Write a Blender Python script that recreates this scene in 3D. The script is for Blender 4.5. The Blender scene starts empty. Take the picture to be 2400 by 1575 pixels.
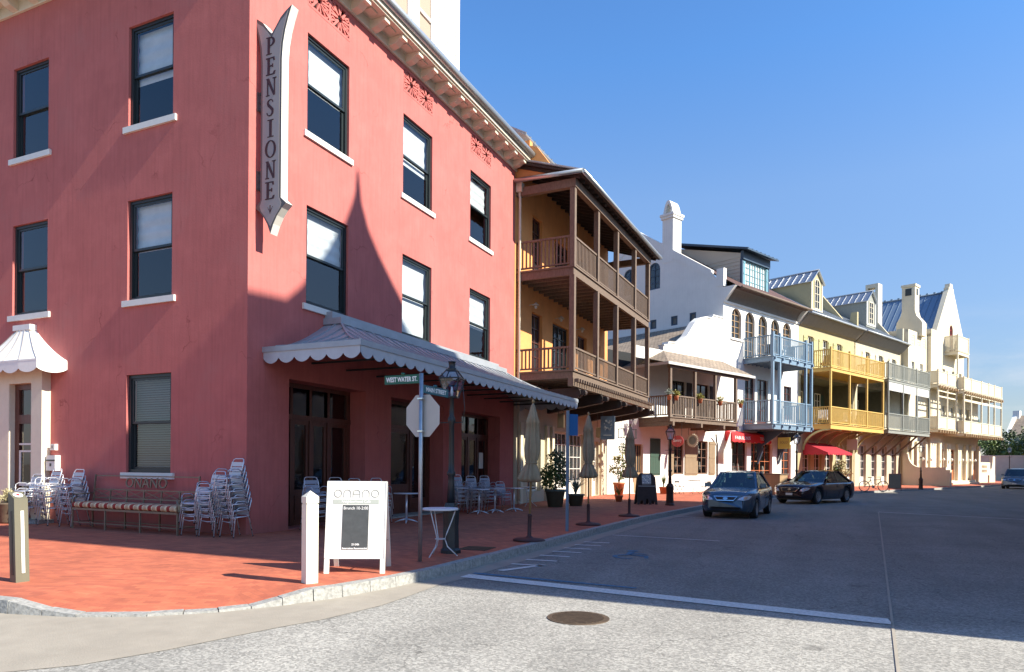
import bpy, bmesh, math, random
from mathutils import Vector, Matrix
random.seed(7)
PI = math.pi
rad = math.radians
scene = bpy.context.scene
COL = scene.collection
SUN = Vector((-1.0, 0.035, -0.77)).normalized()      # direction the sunlight travels

# ------------------------------------------------------------------ materials
MATS = {}
def mat(name, col, rough=0.7, metal=0.0, var=0.0, vscale=3.0, bump=0.0, bscale=40.0, spec=0.5, streak=0.0, col2=None, coat=0.0, stretch=None):
    m = bpy.data.materials.new(name); m.use_nodes = True
    nt = m.node_tree; b = nt.nodes['Principled BSDF']
    b.inputs['Roughness'].default_value = rough
    b.inputs['Metallic'].default_value = metal
    b.inputs['Specular IOR Level'].default_value = spec
    b.inputs['Coat Weight'].default_value = coat
    b.inputs['Base Color'].default_value = (*col, 1)
    if var or streak or bump:
        tc = nt.nodes.new('ShaderNodeTexCoord')
        src = tc.outputs['Object']
        if stretch:
            mp0 = nt.nodes.new('ShaderNodeMapping'); mp0.inputs['Scale'].default_value = stretch
            nt.links.new(src, mp0.inputs['Vector']); src = mp0.outputs['Vector']
    if var or streak:
        n = nt.nodes.new('ShaderNodeTexNoise'); n.inputs['Scale'].default_value = vscale
        n.inputs['Detail'].default_value = 6; n.inputs['Roughness'].default_value = 0.65
        nt.links.new(src, n.inputs['Vector'])
        c2 = col2 or tuple(c * (1 - var) for c in col)
        c1 = tuple(min(1, c * (1 + var * 0.5)) for c in col)
        mix = nt.nodes.new('ShaderNodeMix'); mix.data_type = 'RGBA'
        mix.inputs['A'].default_value = (*c1, 1); mix.inputs['B'].default_value = (*c2, 1)
        rmp = nt.nodes.new('ShaderNodeMapRange')
        rmp.inputs['From Min'].default_value = 0.3; rmp.inputs['From Max'].default_value = 0.72
        nt.links.new(n.outputs['Fac'], rmp.inputs['Value'])
        nt.links.new(rmp.outputs['Result'], mix.inputs['Factor'])
        out = mix.outputs['Result']
        if streak:
            mp = nt.nodes.new('ShaderNodeMapping'); mp.inputs['Scale'].default_value = (5.0, 5.0, 0.35)
            n2 = nt.nodes.new('ShaderNodeTexNoise'); n2.inputs['Scale'].default_value = 2.2; n2.inputs['Detail'].default_value = 5
            nt.links.new(tc.outputs['Object'], mp.inputs['Vector']); nt.links.new(mp.outputs['Vector'], n2.inputs['Vector'])
            m2 = nt.nodes.new('ShaderNodeMix'); m2.data_type = 'RGBA'; m2.blend_type = 'MULTIPLY'
            m2.inputs['B'].default_value = (1 - streak, 1 - streak, 1 - streak, 1)
            r2 = nt.nodes.new('ShaderNodeMapRange'); r2.inputs['From Min'].default_value = 0.45; r2.inputs['From Max'].default_value = 0.75
            nt.links.new(n2.outputs['Fac'], r2.inputs['Value']); nt.links.new(r2.outputs['Result'], m2.inputs['Factor'])
            nt.links.new(out, m2.inputs['A']); out = m2.outputs['Result']
        nt.links.new(out, b.inputs['Base Color'])
    if bump:
        nb = nt.nodes.new('ShaderNodeTexNoise'); nb.inputs['Scale'].default_value = bscale; nb.inputs['Detail'].default_value = 4
        nt.links.new(src, nb.inputs['Vector'])
        bp = nt.nodes.new('ShaderNodeBump'); bp.inputs['Strength'].default_value = bump; bp.inputs['Distance'].default_value = 0.02
        nt.links.new(nb.outputs['Fac'], bp.inputs['Height']); nt.links.new(bp.outputs['Normal'], b.inputs['Normal'])
    MATS[name] = m
    return m

def glass(name, tint=(0.9, 0.95, 1.0), base=0.04, rough=0.0, wavy=0.0):
    m = bpy.data.materials.new(name); m.use_nodes = True
    nt = m.node_tree; nt.nodes.clear()
    o = nt.nodes.new('ShaderNodeOutputMaterial'); t = nt.nodes.new('ShaderNodeBsdfTransparent'); g = nt.nodes.new('ShaderNodeBsdfGlossy')
    mx = nt.nodes.new('ShaderNodeMixShader'); f = nt.nodes.new('ShaderNodeFresnel')
    ge = nt.nodes.new('ShaderNodeNewGeometry'); ir = nt.nodes.new('ShaderNodeMapRange'); ir.inputs['To Min'].default_value = 1.5; ir.inputs['To Max'].default_value = 1 / 1.5
    nt.links.new(ge.outputs['Backfacing'], ir.inputs['Value']); nt.links.new(ir.outputs['Result'], f.inputs['IOR'])
    a = nt.nodes.new('ShaderNodeMath'); a.operation = 'ADD'; a.inputs[1].default_value = base; a.use_clamp = True
    t.inputs['Color'].default_value = (*tint, 1); g.inputs['Roughness'].default_value = rough
    if wavy:
        tc = nt.nodes.new('ShaderNodeTexCoord'); nb = nt.nodes.new('ShaderNodeTexNoise'); nb.inputs['Scale'].default_value = 2.5
        bp = nt.nodes.new('ShaderNodeBump'); bp.inputs['Strength'].default_value = wavy; bp.inputs['Distance'].default_value = 0.02
        nt.links.new(tc.outputs['Object'], nb.inputs['Vector']); nt.links.new(nb.outputs['Fac'], bp.inputs['Height'])
        nt.links.new(bp.outputs['Normal'], g.inputs['Normal'])
    nt.links.new(f.outputs['Fac'], a.inputs[0]); nt.links.new(a.outputs[0], mx.inputs['Fac'])
    nt.links.new(t.outputs[0], mx.inputs[1]); nt.links.new(g.outputs[0], mx.inputs[2]); nt.links.new(mx.outputs[0], o.inputs['Surface'])
    MATS[name] = m
    return m

def brick_mat(name, cols, mortar, scale=4.0, rot=0.0, bw=0.5, bh=0.25, rough=0.85, msize=0.015, bump=0.35, patch=0.35, axes='xy'):
    m = bpy.data.materials.new(name); m.use_nodes = True
    nt = m.node_tree; b = nt.nodes['Principled BSDF']; b.inputs['Roughness'].default_value = rough
    tc = nt.nodes.new('ShaderNodeTexCoord'); mp = nt.nodes.new('ShaderNodeMapping'); mp.inputs['Rotation'].default_value = (0, 0, rot)
    if axes == 'yz':
        cx = nt.nodes.new('ShaderNodeSeparateXYZ'); cc = nt.nodes.new('ShaderNodeCombineXYZ')
        nt.links.new(tc.outputs['Object'], cx.inputs[0])
        nt.links.new(cx.outputs['Y'], cc.inputs['X']); nt.links.new(cx.outputs['Z'], cc.inputs['Y']); nt.links.new(cc.outputs[0], mp.inputs['Vector'])
    elif axes == 'xz':
        cx = nt.nodes.new('ShaderNodeSeparateXYZ'); cc = nt.nodes.new('ShaderNodeCombineXYZ')
        nt.links.new(tc.outputs['Object'], cx.inputs[0])
        nt.links.new(cx.outputs['X'], cc.inputs['X']); nt.links.new(cx.outputs['Z'], cc.inputs['Y']); nt.links.new(cc.outputs[0], mp.inputs['Vector'])
    else:
        nt.links.new(tc.outputs['Object'], mp.inputs['Vector'])
    br = nt.nodes.new('ShaderNodeTexBrick')
    br.inputs['Scale'].default_value = scale; br.inputs['Mortar Size'].default_value = msize; br.inputs['Mortar Smooth'].default_value = 0.3
    br.inputs['Brick Width'].default_value = bw; br.inputs['Row Height'].default_value = bh
    br.inputs['Color1'].default_value = (*cols[0], 1); br.inputs['Color2'].default_value = (*cols[1], 1); br.inputs['Mortar'].default_value = (*mortar, 1)
    nt.links.new(mp.outputs['Vector'], br.inputs['Vector'])
    n = nt.nodes.new('ShaderNodeTexNoise'); n.inputs['Scale'].default_value = 0.9; n.inputs['Detail'].default_value = 8; n.inputs['Roughness'].default_value = 0.7
    nt.links.new(tc.outputs['Object'], n.inputs['Vector'])
    r = nt.nodes.new('ShaderNodeMapRange'); r.inputs['From Min'].default_value = 0.35; r.inputs['From Max'].default_value = 0.7
    r.inputs['To Min'].default_value = 1.0 + patch * 0.4; r.inputs['To Max'].default_value = 1.0 - patch
    nt.links.new(n.outputs['Fac'], r.inputs['Value'])
    mx = nt.nodes.new('ShaderNodeMix'); mx.data_type = 'RGBA'; mx.blend_type = 'MULTIPLY'; mx.inputs['Factor'].default_value = 1
    nt.links.new(br.outputs['Color'], mx.inputs['A']); nt.links.new(r.outputs['Result'], mx.inputs['B'])
    nt.links.new(mx.outputs['Result'], b.inputs['Base Color'])
    bp = nt.nodes.new('ShaderNodeBump'); bp.inputs['Strength'].default_value = bump; bp.inputs['Distance'].default_value = 0.01; bp.invert = True
    nt.links.new(br.outputs['Fac'], bp.inputs['Height'])
    bp2 = nt.nodes.new('ShaderNodeBump'); bp2.inputs['Strength'].default_value = 0.25; bp2.inputs['Distance'].default_value = 0.01
    n3 = nt.nodes.new('ShaderNodeTexNoise'); n3.inputs['Scale'].default_value = 30
    nt.links.new(tc.outputs['Object'], n3.inputs['Vector']); nt.links.new(n3.outputs['Fac'], bp2.inputs['Height'])
    nt.links.new(bp.outputs['Normal'], bp2.inputs['Normal']); nt.links.new(bp2.outputs['Normal'], b.inputs['Normal'])
    MATS[name] = m
    return m

M = MATS
def wear(name, base_z=True):
    '''thin wandering cracks, patchy lime bloom and splash grime at the foot of a plaster wall'''
    nt = MATS[name].node_tree; b = nt.nodes['Principled BSDF']; src = b.inputs['Base Color'].links[0].from_socket
    tc = nt.nodes.new('ShaderNodeTexCoord')
    n = nt.nodes.new('ShaderNodeTexNoise'); n.inputs['Scale'].default_value = 1.7; n.inputs['Detail'].default_value = 6
    nt.links.new(tc.outputs['Object'], n.inputs['Vector'])
    ad = nt.nodes.new('ShaderNodeVectorMath'); ad.operation = 'MULTIPLY_ADD'; ad.inputs[1].default_value = (.9, .9, .9)
    nt.links.new(n.outputs['Color'], ad.inputs[0]); nt.links.new(tc.outputs['Object'], ad.inputs[2])
    v = nt.nodes.new('ShaderNodeTexVoronoi'); v.feature = 'DISTANCE_TO_EDGE'; v.inputs['Scale'].default_value = .55; nt.links.new(ad.outputs[0], v.inputs['Vector'])
    c = nt.nodes.new('ShaderNodeMapRange'); c.inputs['From Min'].default_value = .0; c.inputs['From Max'].default_value = .012; c.inputs['To Min'].default_value = 1; c.inputs['To Max'].default_value = 0; nt.links.new(v.outputs['Distance'], c.inputs['Value'])
    n2 = nt.nodes.new('ShaderNodeTexNoise'); n2.inputs['Scale'].default_value = .8; n2.inputs['Detail'].default_value = 3; nt.links.new(tc.outputs['Object'], n2.inputs['Vector'])
    k = nt.nodes.new('ShaderNodeMapRange'); k.inputs['From Min'].default_value = .55; k.inputs['From Max'].default_value = .66; nt.links.new(n2.outputs['Fac'], k.inputs['Value'])
    m = nt.nodes.new('ShaderNodeMath'); m.operation = 'MULTIPLY'; nt.links.new(c.outputs[0], m.inputs[0]); nt.links.new(k.outputs[0], m.inputs[1])
    x = nt.nodes.new('ShaderNodeMix'); x.data_type = 'RGBA'; x.blend_type = 'MULTIPLY'; x.inputs['B'].default_value = (.62, .5, .5, 1); nt.links.new(m.outputs[0], x.inputs['Factor']); nt.links.new(src, x.inputs['A'])
    n3 = nt.nodes.new('ShaderNodeTexNoise'); n3.inputs['Scale'].default_value = .55; n3.inputs['Detail'].default_value = 9; n3.inputs['Roughness'].default_value = .7; nt.links.new(tc.outputs['Object'], n3.inputs['Vector'])
    k3 = nt.nodes.new('ShaderNodeMapRange'); k3.inputs['From Min'].default_value = .52; k3.inputs['From Max'].default_value = .72; k3.inputs['To Max'].default_value = .32; nt.links.new(n3.outputs['Fac'], k3.inputs['Value'])
    y = nt.nodes.new('ShaderNodeMix'); y.data_type = 'RGBA'; y.inputs['B'].default_value = (.60, .26, .235, 1); nt.links.new(k3.outputs[0], y.inputs['Factor']); nt.links.new(x.outputs['Result'], y.inputs['A'])
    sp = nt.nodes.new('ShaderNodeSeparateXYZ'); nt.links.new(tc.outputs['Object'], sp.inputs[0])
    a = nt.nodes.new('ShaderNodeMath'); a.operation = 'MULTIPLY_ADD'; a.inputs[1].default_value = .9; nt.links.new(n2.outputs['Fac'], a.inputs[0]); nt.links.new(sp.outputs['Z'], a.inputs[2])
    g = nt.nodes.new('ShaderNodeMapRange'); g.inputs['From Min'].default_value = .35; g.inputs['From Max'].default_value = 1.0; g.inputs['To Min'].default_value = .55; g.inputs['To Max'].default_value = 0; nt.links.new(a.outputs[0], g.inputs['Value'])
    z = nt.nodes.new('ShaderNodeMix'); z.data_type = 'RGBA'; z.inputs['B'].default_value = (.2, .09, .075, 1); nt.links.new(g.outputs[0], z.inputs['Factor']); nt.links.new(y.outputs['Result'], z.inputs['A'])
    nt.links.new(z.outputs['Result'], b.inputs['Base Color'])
mat('red_stucco', (0.485, 0.142, 0.127), 0.92, var=0.13, vscale=1.1, bump=0.12, bscale=22, streak=0.13, col2=(0.41, 0.112, 0.10))
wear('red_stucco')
mat('cream_trim', (0.67, 0.61, 0.48), 0.6, var=0.08, vscale=4)
mat('white_paint', (0.72, 0.71, 0.66), 0.55, var=0.06, vscale=5)
mat('dark_frame', (0.018, 0.026, 0.028), 0.4)
mat('dark_room', (0.02, 0.022, 0.024), 0.95)
mat('blind_white', (0.62, 0.62, 0.58), 0.8, var=.12, vscale=3, bump=0.6, bscale=5)
mat('blind_slat', (0.13, 0.13, 0.115), 0.7)
mat('grey_metal_roof', (0.37, 0.40, 0.43), 0.42, metal=0.25, var=0.15, vscale=2, bump=0.05, bscale=5)
mat('awning_grey', (0.46, 0.49, 0.52), 0.45, metal=0.1, var=0.12, vscale=3)
mat('canvas_white', (0.78, 0.77, 0.73), 0.8, var=0.08, vscale=6)
mat('gutter_metal', (0.42, 0.45, 0.46), 0.3, metal=0.6)
mat('mahogany', (0.12, 0.042, 0.028), 0.4, var=0.4, vscale=5, stretch=(4, 4, 0.6))
mat('brown_wood', (0.165, 0.118, 0.085), 0.7, var=0.35, vscale=6, stretch=(3, 3, 1))
mat('dark_brown_wood', (0.045, 0.03, 0.025), 0.75, var=0.3, vscale=6)
mat('orange_stucco', (0.72, 0.33, 0.115), 0.9, var=0.14, vscale=1.2, bump=0.15, bscale=20)
mat('cream_stucco', (0.50, 0.45, 0.33), 0.9, var=0.1, vscale=1.0, bump=0.15, bscale=20)
mat('white_stucco', (0.76, 0.75, 0.70), 0.9, var=0.07, vscale=0.9, bump=0.15, bscale=15, streak=0.05)
mat('ivory_stucco', (0.66, 0.59, 0.44), 0.9, var=0.08, vscale=0.9, bump=0.12, bscale=15, streak=0.05)
mat('pale_yellow_stucco', (0.40, 0.345, 0.20), 0.9, var=0.08, vscale=1.0, bump=0.12, bscale=15)
mat('blue_paint', (0.16, 0.245, 0.33), 0.55, var=0.12, vscale=5)
mat('teal_paint', (0.15, 0.32, 0.38), 0.5, var=0.1)
mat('dark_blue_paint', (0.03, 0.06, 0.10), 0.5)
mat('yellow_paint', (0.58, 0.38, 0.10), 0.6, var=0.15, vscale=5)
mat('olive_paint', (0.42, 0.42, 0.20), 0.6, var=0.1)
mat('grey_paint', (0.25, 0.26, 0.23), 0.6, var=0.12, vscale=5)
mat('light_grey_paint', (0.5, 0.5, 0.47), 0.6, var=0.06)
mat('clapboard_beige', (0.50, 0.46, 0.37), 0.75)
mat('steel_blue_roof', (0.20, 0.27, 0.35), 0.35, metal=0.3)
mat('galvanised', (0.42, 0.44, 0.46), 0.38, metal=0.75, var=0.15, vscale=12)
mat('sign_back', (0.46, 0.44, 0.41), 0.5, metal=0.3, var=0.06)
mat('sign_green', (0.012, 0.10, 0.06), 0.4)
mat('sign_teal', (0.02, 0.12, 0.15), 0.4)
mat('sign_blue', (0.02, 0.14, 0.36), 0.4)
mat('post_blue', (0.16, 0.22, 0.29), 0.5, metal=0.3)
mat('white_letter', (0.82, 0.82, 0.8), 0.5)
mat('maroon_letter', (0.035, 0.008, 0.009), 0.5)
mat('pale_grey_letter', (0.33, 0.34, 0.32), 0.6)
mat('sage_band', (0.36, 0.39, 0.35), 0.6)
mat('chalkboard', (0.055, 0.062, 0.066), 0.8, var=0.25, vscale=9)
mat('sign_grey', (0.30, 0.275, 0.27), 0.5)
mat('sign_grey_edge', (0.10, 0.095, 0.095), 0.5)
mat('sign_cream', (0.62, 0.61, 0.55), 0.55)
mat('aluminium', (0.70, 0.72, 0.78), 0.3, metal=0.55)
mat('aluminium_slat', (0.42, 0.50, 0.64), 0.32, metal=0.45)
mat('rubber', (0.02, 0.02, 0.02), 0.8)
mat('bench_iron', (0.22, 0.17, 0.12), 0.5, metal=0.4, var=0.3, vscale=12)
mat('lamp_black', (0.018, 0.02, 0.022), 0.45)
mat('lamp_brown', (0.05, 0.022, 0.014), 0.5)
mat('tan_canvas', (0.34, 0.255, 0.16), 0.9, var=0.18, vscale=5, bump=0.2, bscale=25)
mat('umbrella_wood', (0.36, 0.22, 0.09), 0.5, var=0.2)
mat('umbrella_base', (0.06, 0.02, 0.018), 0.6)
mat('terracotta', (0.42, 0.15, 0.07), 0.8, var=0.2)
mat('green_pot', (0.10, 0.115, 0.085), 0.7, var=0.2)
mat('leaf_a', (0.11, 0.16, 0.035), 0.55, var=0.5, vscale=7)
mat('leaf_b', (0.06, 0.095, 0.028), 0.55, var=0.5, vscale=7)
mat('leaf_dry', (0.42, 0.37, 0.21), 0.8, var=0.4, vscale=14)
mat('leaf_yellow', (0.26, 0.25, 0.05), 0.6, var=0.4)
mat('leaf_grey', (0.2, 0.24, 0.2), 0.6, var=0.3)
mat('bark', (0.12, 0.09, 0.06), 0.9, var=0.3, vscale=8)
mat('red_canvas', (0.62, 0.02, 0.025), 0.75, var=0.12)
mat('dark_red_canvas', (0.36, 0.015, 0.03), 0.75, var=0.15)
mat('red_sign', (0.38, 0.03, 0.035), 0.5)
mat('ivory_sign', (0.52, 0.49, 0.36), 0.6)
mat('yellow_sign', (0.42, 0.36, 0.06), 0.6)
mat('orange_door', (0.50, 0.17, 0.07), 0.55, var=0.15)
mat('red_door', (0.40, 0.05, 0.04), 0.5, var=0.15)
mat('tan_wood', (0.36, 0.24, 0.13), 0.65, var=0.25, stretch=(6, 6, 1))
mat('shutter_tan', (0.25, 0.185, 0.115), 0.7, var=0.12)
mat('shutter_green', (0.035, 0.075, 0.055), 0.6)
mat('shutter_maroon', (0.16, 0.09, 0.06), 0.6)
mat('white_iron', (0.66, 0.67, 0.70), 0.45)
mat('manhole_iron', (0.12, 0.085, 0.055), 0.65, metal=0.4, var=0.4, vscale=10)
mat('bollard_grey', (0.13, 0.125, 0.085), 0.6, var=0.1)
mat('bollard_white', (0.80, 0.76, 0.62), 0.55, var=0.05)
mat('car_blue', (0.07, 0.115, 0.165), 0.2, metal=0.55, coat=0.8)
mat('car_maroon', (0.03, 0.013, 0.022), 0.2, metal=0.4, coat=0.9)
mat('car_grey', (0.16, 0.17, 0.18), 0.28, metal=0.5, coat=0.6)
mat('car_trim', (0.012, 0.012, 0.013), 0.5)
mat('chrome', (0.72, 0.73, 0.75), 0.12, metal=1.0)
mat('lens_clear', (0.62, 0.66, 0.72), 0.12, metal=0.3, coat=0.8)
mat('seat_dark', (0.035, 0.035, 0.035), 0.85)
mat('paper', (0.75, 0.74, 0.68), 0.8)
mat('painted_blue', (0.05, 0.17, 0.27), 0.8, var=0.6, vscale=14)
mat('garden_wall', (0.60, 0.55, 0.43), 0.9, var=0.12, vscale=1.2)
mat('pane_dark', (0.025, 0.03, 0.035), 0.08, spec=0.8)
mat('sky_wall', (0.42, 0.40, 0.36), 0.9, var=0.1)
glass('window_glass', base=0.055, wavy=0.06)
glass('shop_glass', tint=(0.55, 0.56, 0.56), base=0.06, wavy=0.03)
glass('car_glass', tint=(0.10, 0.17, 0.18), base=0.07)
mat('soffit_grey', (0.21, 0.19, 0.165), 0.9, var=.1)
mat('loggia_shade', (0.10, 0.095, 0.068), 0.9, var=.2)  # loggia lining: the shade of the deep recess is put into its colour
brick_mat('shingle', ((0.33, 0.26, 0.19), (0.22, 0.17, 0.13)), (0.09, 0.07, 0.05), scale=1.0, bw=0.3, bh=0.22, msize=0.02, patch=0.25)
brick_mat('red_shingle', ((0.12, 0.055, 0.045), (0.085, 0.042, 0.036)), (0.03, 0.02, 0.018), scale=1.0, bw=0.3, bh=0.22, msize=0.02, patch=0.25)

# pavement: red brick in two bonds, worn and mottled
def pave_mat():
    m = brick_mat('pavement_brick', ((0.52, 0.145, 0.072), (0.38, 0.10, 0.054)), (0.36, 0.106, 0.062), scale=1.0, rot=rad(-22), bw=0.21, bh=0.1, msize=0.004, bump=0.45, patch=0.28)
    nt = m.node_tree; b = nt.nodes['Principled BSDF']
    br = [n for n in nt.nodes if n.type == 'TEX_BRICK'][0]
    mx = [n for n in nt.nodes if n.type == 'MIX'][0]
    tc = [n for n in nt.nodes if n.type == 'TEX_COORD'][0]
    mp = nt.nodes.new('ShaderNodeMapping'); mp.inputs['Rotation'].default_value = (0, 0, rad(24))
    nt.links.new(tc.outputs['Object'], mp.inputs['Vector'])
    b2 = nt.nodes.new('ShaderNodeTexBrick')
    for k in ('Scale', 'Mortar Size', 'Mortar Smooth', 'Brick Width', 'Row Height', 'Color1', 'Color2', 'Mortar'):
        b2.inputs[k].default_value = br.inputs[k].default_value
    nt.links.new(mp.outputs['Vector'], b2.inputs['Vector'])
    # bond changes along a line that starts near the corner
    sp = nt.nodes.new('ShaderNodeSeparateXYZ'); nt.links.new(tc.outputs['Object'], sp.inputs[0])
    ma = nt.nodes.new('ShaderNodeMath'); ma.operation = 'MULTIPLY_ADD'; ma.inputs[1].default_value = 0.55; nt.links.new(sp.outputs['Y'], ma.inputs[0]); nt.links.new(sp.outputs['X'], ma.inputs[2])
    gt = nt.nodes.new('ShaderNodeMath'); gt.operation = 'GREATER_THAN'; gt.inputs[1].default_value = 2.3; nt.links.new(ma.outputs[0], gt.inputs[0])
    sel = nt.nodes.new('ShaderNodeMix'); sel.data_type = 'RGBA'; nt.links.new(gt.outputs[0], sel.inputs['Factor'])
    nt.links.new(br.outputs['Color'], sel.inputs['A']); nt.links.new(b2.outputs['Color'], sel.inputs['B'])
    nt.links.new(sel.outputs['Result'], mx.inputs['A'])
pave_mat()

def asphalt_mat():
    m = bpy.data.materials.new('asphalt'); m.use_nodes = True; MATS['asphalt'] = m
    nt = m.node_tree; b = nt.nodes['Principled BSDF']; b.inputs['Roughness'].default_value = 0.9
    tc = nt.nodes.new('ShaderNodeTexCoord')
    v = nt.nodes.new('ShaderNodeTexVoronoi'); v.inputs['Scale'].default_value = 42
    n1 = nt.nodes.new('ShaderNodeTexNoise'); n1.inputs['Scale'].default_value = 55; n1.inputs['Detail'].default_value = 5
    n2 = nt.nodes.new('ShaderNodeTexNoise'); n2.inputs['Scale'].default_value = 0.45; n2.inputs['Detail'].default_value = 7; n2.inputs['Roughness'].default_value = 0.65
    for k in (v, n1, n2): nt.links.new(tc.outputs['Object'], k.inputs['Vector'])
    cr = nt.nodes.new('ShaderNodeValToRGB'); e = cr.color_ramp.elements
    e[0].position = 0.05; e[0].color = (0.12, 0.117, 0.105, 1); e[1].position = 0.95; e[1].color = (0.50, 0.485, 0.43, 1)
    e2 = e.new(0.5); e2.color = (0.285, 0.277, 0.25, 1)
    sep = nt.nodes.new('ShaderNodeSeparateColor'); nt.links.new(v.outputs['Color'], sep.inputs[0])
    mixf = nt.nodes.new('ShaderNodeMix'); mixf.inputs['Factor'].default_value = 0.5
    nt.links.new(sep.outputs[0], mixf.inputs['A']); nt.links.new(n1.outputs['Fac'], mixf.inputs['B'])
    nt.links.new(mixf.outputs['Result'], cr.inputs['Fac'])
    r = nt.nodes.new('ShaderNodeMapRange'); r.inputs['From Min'].default_value = 0.3; r.inputs['From Max'].default_value = 0.7; r.inputs['To Min'].default_value = 0.8; r.inputs['To Max'].default_value = 1.12
    nt.links.new(n2.outputs['Fac'], r.inputs['Value'])
    # asphalt colour turns darker beyond the stop line
    sp = nt.nodes.new('ShaderNodeSeparateXYZ'); nt.links.new(tc.outputs['Object'], sp.inputs[0])
    rr = nt.nodes.new('ShaderNodeMapRange'); rr.inputs['From Min'].default_value = -3.4; rr.inputs['From Max'].default_value = -2.6; rr.inputs['To Min'].default_value = 1.0; rr.inputs['To Max'].default_value = 0.66
    nt.links.new(sp.outputs['Y'], rr.inputs['Value'])
    mm = nt.nodes.new('ShaderNodeMath'); mm.operation = 'MULTIPLY'; nt.links.new(r.outputs['Result'], mm.inputs[0]); nt.links.new(rr.outputs['Result'], mm.inputs[1])
    mx = nt.nodes.new('ShaderNodeMix'); mx.data_type = 'RGBA'; mx.blend_type = 'MULTIPLY'; mx.inputs['Factor'].default_value = 1
    nt.links.new(cr.outputs['Color'], mx.inputs['A']); nt.links.new(mm.outputs[0], mx.inputs['B']); nt.links.new(mx.outputs['Result'], b.inputs['Base Color'])
    # long tyre-worn bands, oil spots and wandering cracks
    mpa = nt.nodes.new('ShaderNodeMapping'); mpa.inputs['Scale'].default_value = (1.0, .12, 1); nt.links.new(tc.outputs['Object'], mpa.inputs['Vector'])
    na = nt.nodes.new('ShaderNodeTexNoise'); na.inputs['Scale'].default_value = 1.1; na.inputs['Detail'].default_value = 4; nt.links.new(mpa.outputs['Vector'], na.inputs['Vector'])
    ra = nt.nodes.new('ShaderNodeMapRange'); ra.inputs['From Min'].default_value = .35; ra.inputs['From Max'].default_value = .65; ra.inputs['To Min'].default_value = .86; ra.inputs['To Max'].default_value = 1.06; nt.links.new(na.outputs['Fac'], ra.inputs['Value'])
    no = nt.nodes.new('ShaderNodeTexNoise'); no.inputs['Scale'].default_value = 1.6; no.inputs['Detail'].default_value = 2; nt.links.new(tc.outputs['Object'], no.inputs['Vector'])
    ro = nt.nodes.new('ShaderNodeMapRange'); ro.inputs['From Min'].default_value = .70; ro.inputs['From Max'].default_value = .78; ro.inputs['To Min'].default_value = 1; ro.inputs['To Max'].default_value = .6; nt.links.new(no.outputs['Fac'], ro.inputs['Value'])
    va_ = nt.nodes.new('ShaderNodeVectorMath'); va_.operation = 'MULTIPLY_ADD'; va_.inputs[1].default_value = (1.6, 1.6, 0); nt.links.new(n2.outputs['Color'], va_.inputs[0]); nt.links.new(tc.outputs['Object'], va_.inputs[2])
    vc = nt.nodes.new('ShaderNodeTexVoronoi'); vc.feature = 'DISTANCE_TO_EDGE'; vc.inputs['Scale'].default_value = .22; nt.links.new(va_.outputs[0], vc.inputs['Vector'])
    rc = nt.nodes.new('ShaderNodeMapRange'); rc.inputs['From Max'].default_value = .0035; rc.inputs['To Min'].default_value = .55; rc.inputs['To Max'].default_value = 1; nt.links.new(vc.outputs['Distance'], rc.inputs['Value'])
    m1 = nt.nodes.new('ShaderNodeMath'); m1.operation = 'MULTIPLY'; nt.links.new(ra.outputs[0], m1.inputs[0]); nt.links.new(ro.outputs[0], m1.inputs[1])
    m2 = nt.nodes.new('ShaderNodeMath'); m2.operation = 'MULTIPLY'; nt.links.new(m1.outputs[0], m2.inputs[0]); nt.links.new(rc.outputs[0], m2.inputs[1])
    m3 = nt.nodes.new('ShaderNodeMix'); m3.data_type = 'RGBA'; m3.blend_type = 'MULTIPLY'; m3.inputs['Factor'].default_value = 1; nt.links.new(mx.outputs['Result'], m3.inputs['A']); nt.links.new(m2.outputs[0], m3.inputs['B']); nt.links.new(m3.outputs['Result'], b.inputs['Base Color'])
    bp = nt.nodes.new('ShaderNodeBump'); bp.inputs['Strength'].default_value = 0.6; bp.inputs['Distance'].default_value = 0.01
    nt.links.new(mixf.outputs['Result'], bp.inputs['Height']); nt.links.new(bp.outputs['Normal'], b.inputs['Normal'])
asphalt_mat()
mat('gutter_concrete', (0.305, 0.275, 0.225), 0.9, var=0.14, vscale=2.5, bump=0.25, bscale=60)
mat('granite', (0.32, 0.32, 0.30), 0.85, var=0.45, vscale=16, bump=0.5, bscale=25)
mat('worn_paint', (0.62, 0.61, 0.57), 0.85, var=0.35, vscale=22, bump=0.2, bscale=60)
mat('ground_soil', (0.2, 0.17, 0.12), 0.95, var=0.3)

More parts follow.
